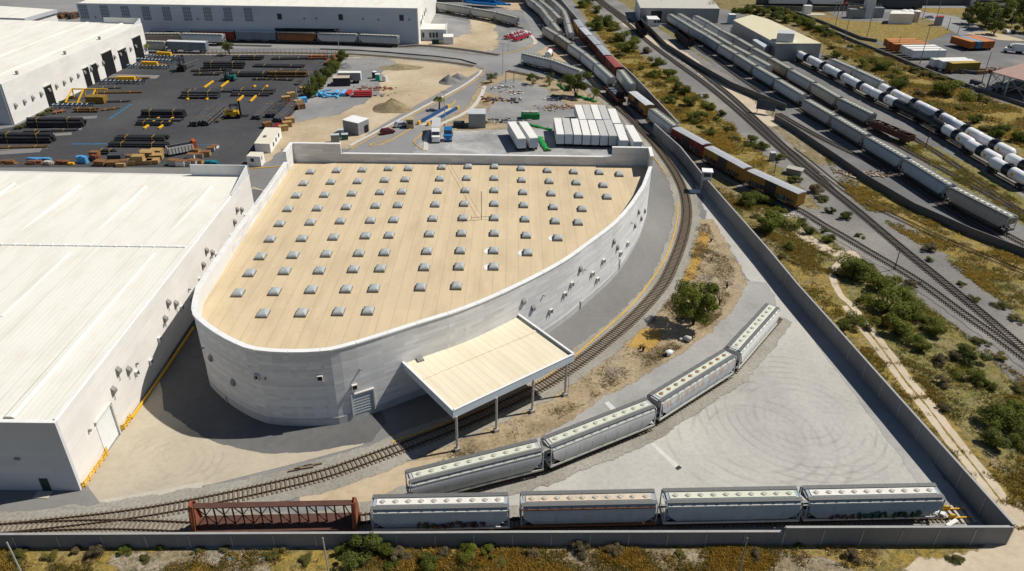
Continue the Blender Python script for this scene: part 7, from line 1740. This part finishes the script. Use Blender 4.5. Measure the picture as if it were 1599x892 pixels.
pole('brown pole with crossarm between yard track and tank cars', (1445, 231), h=7.2, r=.14, mat=mw, cross=2.0, name='signal_pole')
for i, (px, h) in enumerate([((1304, 42), 9), ((1353, 61), 14), ((1318, 66), 11), ((1436, 100), 15), ((1400, 82), 7), ((1459, 107), 8), ((1479, 48), 6), ((1495, 54), 6), ((1530, 137), 13), ((1548, 52), 9), ((1578, 45), 9), ((1461, 33), 11), ((1440, 31), 10)]):
    pole('thin pole at the far container yard and dry field, %s from the left' % ordn(1+sorted(range(13), key=lambda k: [1304, 1353, 1318, 1436, 1400, 1459, 1479, 1495, 1530, 1548, 1578, 1461, 1440][k]).index(i)), px, h=h, r=.18, mat=m_vent, lamp=i in (2, 9, 10))
pole('thin radio pole in front of the grey shed', (1030, 24), h=12, r=.14, mat=m_vent)
# wire fence along the far edge of the pipe yard
A, B = G(232, 87), G(538, 86); A.z = B.z = 0; t = thing('wire_fence', 'thin wire fence with posts along the far edge of the pipe yard', 'fence', A); n = 46; po = placer('post', MB().bar((0, 0, 0), (0, 0, 2.4), .12), m_vent)
for k in range(n+1): o = po(); o.parent = t; o.location = A.lerp(B, k/n)-A
m = MB()
for z in (.8, 1.6, 2.35): m.bar(A+Vector((0, 0, z)), B+Vector((0, 0, z)), .05)
m.build('wires', m_vent, t, True)
# ------------------------------------------------------------------ vegetation
def leafmat(name, cols, rough=.75, tl=.42):
    M = Mat(name, rough, 0, .2); n1 = M.noise(.9, 3, .6); col = M.ramp(n1, [(.3, cols[0]), (.5, cols[1]), (.72, cols[2])])
    inf = _n(M.nt, 'ShaderNodeObjectInfo').outputs['Random']; col = M.mix(1.0, col, M.ramp(inf, [(0, (.75, .78, .7)), (.5, (1, 1, 1)), (1, (1.25, 1.15, 1.0))]), 'MULTIPLY')
    M.color(col)
    tr = _n(M.nt, 'ShaderNodeBsdfTranslucent'); M.L(col, tr.inputs[0]); mx = _n(M.nt, 'ShaderNodeMixShader'); mx.inputs[0].default_value = tl; M.L(M.b.outputs[0], mx.inputs[1]); M.L(tr.outputs[0], mx.inputs[2]); M.L(mx.outputs[0], M.out.inputs[0])
    return M.m
m_leaf = [leafmat('leaf_mesquite', [(.10, .125, .02), (.16, .185, .032), (.235, .245, .052)]), leafmat('leaf_olive', [(.11, .11, .032), (.165, .155, .045), (.23, .205, .075)]), leafmat('leaf_grey', [(.12, .105, .06), (.18, .15, .085), (.24, .20, .125)]), leafmat('leaf_tree', [(.075, .095, .02), (.115, .14, .03), (.17, .185, .047)])]
m_bark = paint('bark_brown', (.065, .048, .035), .25, 3, .9)
def crown(seed, n, blobs, leaf, flat_=.75, thin=False):
    """leaf clumps scattered through several lobes of a crown about one unit wide and high"""
    r = random.Random(seed); vs = []; fs = []
    for i in range(n):
        bx, by, bz, br = r.choice(blobs)
        while True:
            x, y, z = r.uniform(-1, 1), r.uniform(-1, 1), r.uniform(-1, 1); d = x*x+y*y+z*z
            if d < 1 and d > .18 and r.random() < .25+d: break
        k = 1+.35*noise.noise(Vector((x*2+seed, y*2, z*2)))
        p = Vector((bx+x*br*k, by+y*br*k, max(.01, bz+z*br*flat_*k)))
        s = leaf*r.uniform(.55, 1.35); o = (Vector((x, y, z+.35)).normalized()+Vector((r.gauss(0, .45), r.gauss(0, .45), r.gauss(0, .45)))).normalized(); a = o.cross(Vector((r.gauss(0, 1), r.gauss(0, 1), r.gauss(0, 1)))).normalized(); b = o.cross(a)
        e = len(vs); w = .34 if thin else .62
        vs += [p-a*s, p-b*s*w, p+a*s, p+b*s*w*.9]; fs.append((e, e+1, e+2, e+3))
    return vs, fs
def blobset(seed, k, spread, r0, r1, z0, z1):
    r = random.Random(seed); return [(r.gauss(0, spread), r.gauss(0, spread), r.uniform(z0, z1), r.uniform(r0, r1)) for _ in range(k)]
def mesh_of(name, vs, fs, mat):
    me = bpy.data.meshes.new(name); me.from_pydata([tuple(v) for v in vs], [], fs); me.update(); me.materials.append(mat); return me
BUSH = {}
def bush_mesh(kind, var):
    key = (kind, var)
    if key not in BUSH:
        bl = blobset(kind*31+var*7+3, 9, .22, .13, .27, .12, .55)
        vs, fs = crown(kind*17+var, 5200, bl, .036, .8, True); BUSH[key] = mesh_of('foliage', vs, fs, m_leaf[kind])
    return BUSH[key]
def trunk_mb(h, spread, n, seed, r0):
    r = random.Random(seed); m = MB()
    for k in range(n):
        a = 2*math.pi*k/n+r.uniform(-.4, .4); s = spread*r.uniform(.5, 1)
        m.tube([(0, 0, -.1), (math.cos(a)*s*.25, math.sin(a)*s*.25, h*.4), (math.cos(a)*s*.7, math.sin(a)*s*.7, h*.75), (math.cos(a)*s, math.sin(a)*s, h)], [r0, r0*.75, r0*.45, r0*.15], 6)
    return m
TRK = {}
def shrub(label, foot, wpx, kind, var, hf=.8, group='shrubs', name='shrub', cat='shrub'):
    q = G(*foot); dist = (q-CO).dot(CF); w = wpx*dist/F_PX; t = thing(name, label, cat, (q.x, q.y, 0), (foot[0]*1.7) % 6.28, group)
    o = bpy.data.objects.new('foliage', bush_mesh(kind, var)); COL.objects.link(o); o.parent = t; o.scale = (w, w, w*hf)
    if 'b' not in TRK: TRK['b'] = trunk_mb(.6, .3, 5, 2, .03).build('trunk', m_bark, t); k = TRK['b']
    else: k = TRK['b'].copy(); COL.objects.link(k); k.parent = t
    k.scale = (w, w, w*hf); return t
# scrub strip between the far wall and the main tracks (foot x, foot y, crown width, kind), all in photo pixels
A_ = [(907, 12, 20, 0), (920, 6, 18, 0), (932, 20, 20, 3), (944, 40, 34, 3), (930, 48, 26, 0), (958, 47, 24, 0), (970, 66, 30, 0), (955, 66, 20, 1), (982, 82, 34, 0), (968, 88, 22, 1), (1008, 83, 20, 2), (1026, 102, 28, 3), (1002, 109, 11, 3), (1020, 121, 22, 0), (1043, 122, 28, 0), (1030, 134, 18, 1), (1062, 146, 30, 3), (1046, 160, 24, 0), (1077, 166, 32, 0), (1084, 188, 30, 0), (1112, 171, 18, 0), (1128, 180, 16, 3), (1117, 188, 12, 0), (1138, 204, 16, 3), (1112, 210, 20, 0), (1096, 200, 14, 1), (1172, 223, 24, 0), (1148, 218, 16, 1), (1000, 133, 16, 1), (985, 112, 16, 1), (1100, 152, 16, 1), (1060, 174, 14, 1), (1190, 232, 20, 0), (1218, 250, 20, 0),
      (1128, 257, 14, 1), (1146, 279, 12, 1), (1165, 318, 36, 0), (1188, 318, 30, 0), (1203, 362, 50, 0), (1206, 338, 30, 0), (1234, 388, 20, 0), (1253, 352, 22, 3), (1262, 366, 20, 3), (1288, 362, 14, 3), (1296, 378, 22, 0), (1240, 285, 22, 0), (1270, 300, 28, 2), (1284, 312, 22, 1), (1297, 333, 16, 3), (1323, 342, 22, 3), (1339, 370, 12, 0), (1132, 268, 14, 0), (1222, 402, 16, 1), (1180, 340, 16, 1)]
B_ = [(1332, 434, 56, 0), (1350, 424, 34, 0), (1376, 455, 50, 0), (1384, 488, 66, 0), (1420, 492, 44, 0), (1398, 522, 54, 0), (1462, 522, 42, 0), (1338, 506, 36, 0), (1312, 520, 30, 3), (1420, 448, 22, 2), (1440, 546, 34, 0), (1512, 562, 44, 3), (1450, 408, 12, 0), (1450, 392, 22, 2), (1522, 592, 34, 0), (1540, 604, 26, 3), (1556, 660, 62, 0), (1588, 650, 46, 0), (1555, 698, 44, 3), (1590, 690, 40, 0), (1478, 640, 20, 2), (1490, 560, 22, 2), (1468, 566, 26, 2), (1530, 536, 22, 1), (1560, 560, 24, 1), (1350, 470, 24, 1), (1440, 500, 20, 1), (1585, 500, 22, 1), (1520, 470, 20, 1), (1560, 480, 24, 1), (1500, 445, 16, 1), (1470, 600, 24, 2), (1590, 610, 24, 1)]
C_ = [(570, 870, 62, 3), (542, 864, 34, 0), (600, 866, 34, 0), (625, 872, 30, 2), (735, 868, 34, 0), (764, 862, 26, 0), (692, 868, 26, 2), (200, 860, 20, 0), (250, 857, 14, 0), (150, 866, 28, 2), (118, 862, 20, 2), (310, 860, 16, 1), (352, 858, 18, 1), (1246, 853, 14, 0), (666, 884, 40, 0), (30, 870, 26, 1), (80, 872, 24, 1), (228, 874, 18, 1), (830, 866, 22, 2), (905, 862, 30, 2), (960, 868, 26, 2), (1490, 876, 24, 1), (1060, 866, 20, 1), (430, 868, 24, 1), (480, 876, 24, 1), (780, 880, 26, 1), (1180, 868, 24, 2), (1330, 872, 26, 2)]
D_ = [(1253, 40, 26, 0), (1268, 46, 24, 3), (1280, 52, 24, 0), (1290, 58, 18, 3), (1240, 34, 20, 0), (1262, 62, 18, 1), (1307, 90, 18, 0), (1328, 74, 10, 3), (1340, 76, 10, 3), (1346, 104, 22, 0), (1376, 112, 30, 0), (1362, 100, 18, 0), (1407, 138, 34, 0), (1434, 150, 18, 2), (1472, 150, 46, 0), (1518, 156, 26, 3), (1448, 120, 26, 1), (1470, 125, 26, 1), (1425, 112, 24, 1), (1492, 134, 22, 1), (1525, 192, 24, 0), (1562, 214, 38, 0), (1590, 222, 34, 0), (1545, 205, 24, 1), (1500, 172, 20, 1), (1300, 76, 16, 1), (1318, 92, 16, 1), (1540, 160, 20, 1), (1290, 92, 16, 1), (1390, 122, 18, 1),
      (1148, 22, 16, 0), (1160, 20, 14, 0), (1172, 20, 22, 3), (1182, 23, 14, 0), (1193, 24, 22, 0), (1212, 30, 26, 3), (1225, 36, 20, 0), (1235, 28, 20, 0), (1206, 20, 18, 3), (1222, 22, 18, 0)]
words = {0: ['bright green spreading bush', 'leafy green bush', 'broad green bush'], 1: ['low olive scrub clump', 'pale olive scrub clump', 'ragged olive clump'], 2: ['grey brown brushwood clump', 'dry grey bush', 'bare grey brown bush'], 3: ['dark green rounded bush', 'dense dark bush', 'dark leafy bush']}
for lst, where, grp in ((A_, 'in the scrub strip, %s from its far end', 'bushes in the scrub strip'), (B_, 'right of the long wall, %s from the far end', 'bushes right of the long wall'), (C_, 'outside the front wall, %s from the left', 'bushes outside the front wall'), (D_, 'behind the tank car rows, %s from the far end', 'bushes at the right rail yard')):
    order = sorted(range(len(lst)), key=lambda k: lst[k][0] if lst is C_ else lst[k][1])
    for i, (x, y, w, k) in enumerate(lst):
        size = 'small ' if w < 18 else 'large ' if w > 40 else ''
        shrub(size+words[k][i % 3]+' '+where % ordn(order.index(i)+1), (x, y), w*1.0, k, i % 4, .8 if k != 1 else .5, grp)
# hedge along the pipe yard
for i, (x, y, w) in enumerate([(484, 152, 14), (490, 146, 15), (496, 139, 15), (502, 132, 15), (507, 126, 14), (513, 120, 14), (519, 113, 13), (524, 107, 12), (529, 100, 11), (537, 92, 12)]):
    shrub('dark green hedge shrub along the pipe yard, %s from the near end' % ordn(i+1), (x, y), w*1.7, 3, i % 4, 1.1, 'hedge along the pipe yard')
for i, (x, y) in enumerate([(30, 201), (42, 195), (54, 188), (68, 180), (78, 174), (100, 160), (112, 154)]):
    shrub('ochre weed clump at the foot of the mill wall, %s from the near end' % ordn(i+1), (x, y), 15, 1, i % 4, .45, 'weeds at the mill wall')
def tree(label, foot, hpx, wpx, kind, seed, n=5200, stems=4, group=None, leaf=.036, crown_z=(.5, .85), bare=False):
    q = G(*foot); dist = (q-CO).dot(CF); h = hpx*dist/F_PX*1.1; w = wpx*dist/F_PX; t = thing('tree', label, 'tree', (q.x, q.y, 0), 0, group)
    r = random.Random(seed); bl = [(r.uniform(-.34, .34)*w, r.uniform(-.34, .34)*w, r.uniform(*crown_z)*h, r.uniform(.13, .2)*w) for _ in range(13)]
    m = MB(); hs = h*.8
    for b in bl[:8 if stems > 1 else 5]:
        m.tube([(r.uniform(-.1, .1), r.uniform(-.1, .1), -.1), (b[0]*.2, b[1]*.2, b[2]*.35), (b[0]*.6, b[1]*.6, b[2]*.72), (b[0], b[1], b[2])], [h*.018, h*.014, h*.009, h*.003], 6)
    for k in range(26 if bare else 14):
        b = r.choice(bl); p = Vector(b[:3]); e = p+Vector((r.gauss(0, b[3]), r.gauss(0, b[3]), r.gauss(0, b[3]*.7))); m.tube([p*.8, p, e], [h*.007, h*.005, h*.002], 4)
    m.build('trunk', m_bark, t)
    vs, fs = crown(seed, n, bl, leaf*h if True else leaf, .75, True); o = bpy.data.objects.new('crown', mesh_of('crown', vs, fs, m_leaf[kind])); COL.objects.link(o); o.parent = t; return t
tree('spreading green tree on the dry verge beside the curved siding', (1082, 508), 66, 76, 0, 5, 9000, 5, leaf=.032, crown_z=(.42, .92))
tree('bare brownish shrub tree right of the green tree on the verge', (1124, 476), 30, 34, 2, 8, 900, 5, leaf=.03, bare=True)
tree('small round dark tree at the road junction', (767, 130), 16, 21, 3, 11, 2600, 3, crown_z=(.4, .8)); tree('dark tree left of the big one at the debris lot', (832, 132), 19, 22, 3, 12, 2600, 3, crown_z=(.3, .85)); tree('thin tree behind the debris lot', (858, 134), 18, 20, 3, 13, 1500, 3, crown_z=(.3, .85)); tree('big spreading dark tree beside the diagonal hopper row', (899, 152), 36, 48, 3, 14, 6000, 4, crown_z=(.35, .9)); tree('small pale green tree right of the big dark tree', (926, 155), 18, 20, 0, 15, 2200, 3, crown_z=(.3, .85)); tree('leggy small tree left of the big dark tree', (876, 140), 16, 18, 3, 21, 1300, 3, crown_z=(.35, .9))
tree('small tree standing at the far edge of the pipe yard', (359, 86), 19, 21, 3, 16, 2600, 2, crown_z=(.4, .9)); tree('leafless grey tree at the end of the grey shed', (1111, 29), 27, 22, 2, 17, 500, 4, leaf=.02, bare=True, crown_z=(.4, .95))
for i, (x, y, h, w) in enumerate([(1512, 38, 24, 30), (1538, 44, 36, 44), (1562, 40, 34, 40), (1590, 34, 34, 44), (1575, 18, 22, 40), (1599, 52, 26, 34), (1526, 30, 24, 26), (1552, 54, 24, 30), (1626, 40, 30, 40)]):
    tree('dense dark tree in the grove at the upper right, %s from the left' % ordn(1+sorted(range(9), key=lambda k: [1512, 1538, 1562, 1590, 1575, 1599, 1526, 1552, 1626][k]).index(i)), (x, y), h, w, 3, 30+i, 3400, 3, 'grove at the upper right', leaf=.05, crown_z=(.22, .85))
def palm(label, foot, h):
    q = G(*foot); t = thing('palm_tree', label, 'palm', (q.x, q.y, gz(q))); MB().tube([(0, 0, 0), (.1, 0, h*.5), (0, .05, h)], [.32, .22, .2], 8).build('trunk', m_bark, t); m = MB(); r = random.Random(3)
    for k in range(22):
        a = 2*math.pi*k/22; L = r.uniform(1.6, 2.3); up = r.uniform(-.2, 1.0); pts = [(0, 0, h), (math.cos(a)*L*.5, math.sin(a)*L*.5, h+up*.7), (math.cos(a)*L, math.sin(a)*L, h+up*.3-.7)]
        for p0, p1 in zip(pts, pts[1:]): m.bar(p0, p1, .42, .04)
    m.build('fronds', m_leaf[0], t)
palm('small palm tree on the median beside the weighbridge', (686, 172), 3.8); palm('small palm at the far corner of the pipe mill', (230, 88), 4.5)
# grass and weeds as ground cover
TRAIL = tl_[::2]
def cover(name, polys, count, mats_, hmin, hmax, seed, wf=.16):
    r = random.Random(seed); vs = []; fs = []; mi = []
    tri = []
    for px in polys:
        P = [G(*p) for p in px]; tt = tessellate_polygon([[Vector((p.x, p.y, 0)) for p in P]])
        for t3 in tt:
            a, b, c = (P[k] for k in t3); tri.append((abs((b-a).cross(c-a).z)/2, a, b, c))
    tot = sum(x[0] for x in tri); acc = 0; cum = []
    for x in tri: acc += x[0]; cum.append(acc)
    import bisect
    done = 0; tries = 0
    while done < count and tries < count*6:
        tries += 1; _, a, b, c = tri[min(len(tri)-1, bisect.bisect(cum, r.random()*tot))]; u, v = r.random(), r.random()
        if u+v > 1: u, v = 1-u, 1-v
        p = a+(b-a)*u+(c-a)*v; d = noise.noise(Vector((p.x*.12+seed, p.y*.12, 0)))+.5*noise.noise(Vector((p.x*.4, p.y*.4, seed)))
        if r.random() > .35+d*1.3: continue
        if any((p.x-t_.x)**2+(p.y-t_.y)**2 < 4.4 for t_ in TRAIL): continue
        k = 0 if d > .25 else 1 if d > -.05 else 2; k = (k if r.random() < .7 else r.randrange(3)); h = r.uniform(hmin, hmax)*(1.3 if k == 0 else 1.0)
        for j in range(6):
            an = r.uniform(0, 6.28); w = h*wf; dx, dy = math.cos(an)*w, math.sin(an)*w; lx, ly = r.gauss(0, h*.6), r.gauss(0, h*.6); e = len(vs); bx, by = p.x+r.gauss(0, h*.5), p.y+r.gauss(0, h*.5)
            vs += [(bx-dx, by-dy, 0), (bx+dx, by+dy, 0), (bx+dx*.5+lx, by+dy*.5+ly, h), (bx-dx*.5+lx, by-dy*.5+ly, h*.85)]; fs.append((e, e+1, e+2, e+3)); mi.append(k)
        done += 1
    me = bpy.data.meshes.new(name); me.from_pydata(vs, [], fs); me.update()
    for m in mats_: me.materials.append(m)
    me.polygons.foreach_set('material_index', mi); o = bpy.data.objects.new(name, me); COL.objects.link(o); o['kind'] = 'stuff'; return o
g_och = leafmat('grass_ochre', [(.26, .18, .035), (.36, .255, .055), (.44, .33, .11)], tl=.55); g_oli = leafmat('grass_olive', [(.13, .125, .035), (.19, .175, .05), (.26, .23, .085)], tl=.55); g_brn = leafmat('grass_brown', [(.17, .125, .07), (.24, .185, .105), (.31, .245, .155)], tl=.55); g_str = leafmat('grass_straw', [(.27, .20, .10), (.36, .28, .16), (.42, .34, .22)])
cover('verge_grass', [[(-30, 905), (-30, 864), (300, 862), (800, 860), (1300, 856), (1500, 862), (1440, 880), (1300, 888), (800, 905)]], 10000, [g_och, g_oli, g_brn], .12, .38, 1)
cover('scrub_grass', [[(1112, 292), (1250, 455), (1300, 515), (1420, 660), (1560, 822), (1620, 830), (1640, 620), (1500, 515), (1420, 458), (1335, 402), (1250, 345), (1200, 310)]], 12000, [g_och, g_oli, g_brn], .12, .34, 2)
cover('scrub_grass', [[(905, 10), (960, 90), (1060, 190), (1140, 260), (1210, 275), (1180, 225), (1090, 150), (1010, 95), (950, 40), (925, 5)]], 10000, [g_och, g_oli, g_och], .2, .5, 3)
cover('scrub_grass', [[(1285, 240), (1350, 290), (1440, 335), (1640, 425), (1640, 530), (1520, 440), (1440, 385), (1360, 335), (1310, 290)]], 9000, [g_och, g_oli, g_brn], .12, .36, 4)
cover('scrub_grass', [[(1240, 30), (1340, 72), (1470, 125), (1640, 190), (1640, 250), (1540, 205), (1440, 160), (1330, 98), (1290, 70), (1250, 45)]], 10000, [g_oli, g_och, g_brn], .3, .8, 5)
cover('dry_weeds', [[(650, 742), (720, 698), (850, 634), (940, 570), (1010, 510), (1064, 440), (1088, 350), (1105, 350), (1150, 430), (1125, 494), (1060, 546), (960, 605), (850, 668), (700, 727)]], 8000, [g_str, g_brn, g_str], .08, .22, 6)
cover('weeds', [[(1395, 218), (1440, 222), (1640, 345), (1640, 372), (1540, 312), (1460, 262)]], 2200, [g_oli, g_och, g_oli], .2, .5, 7)
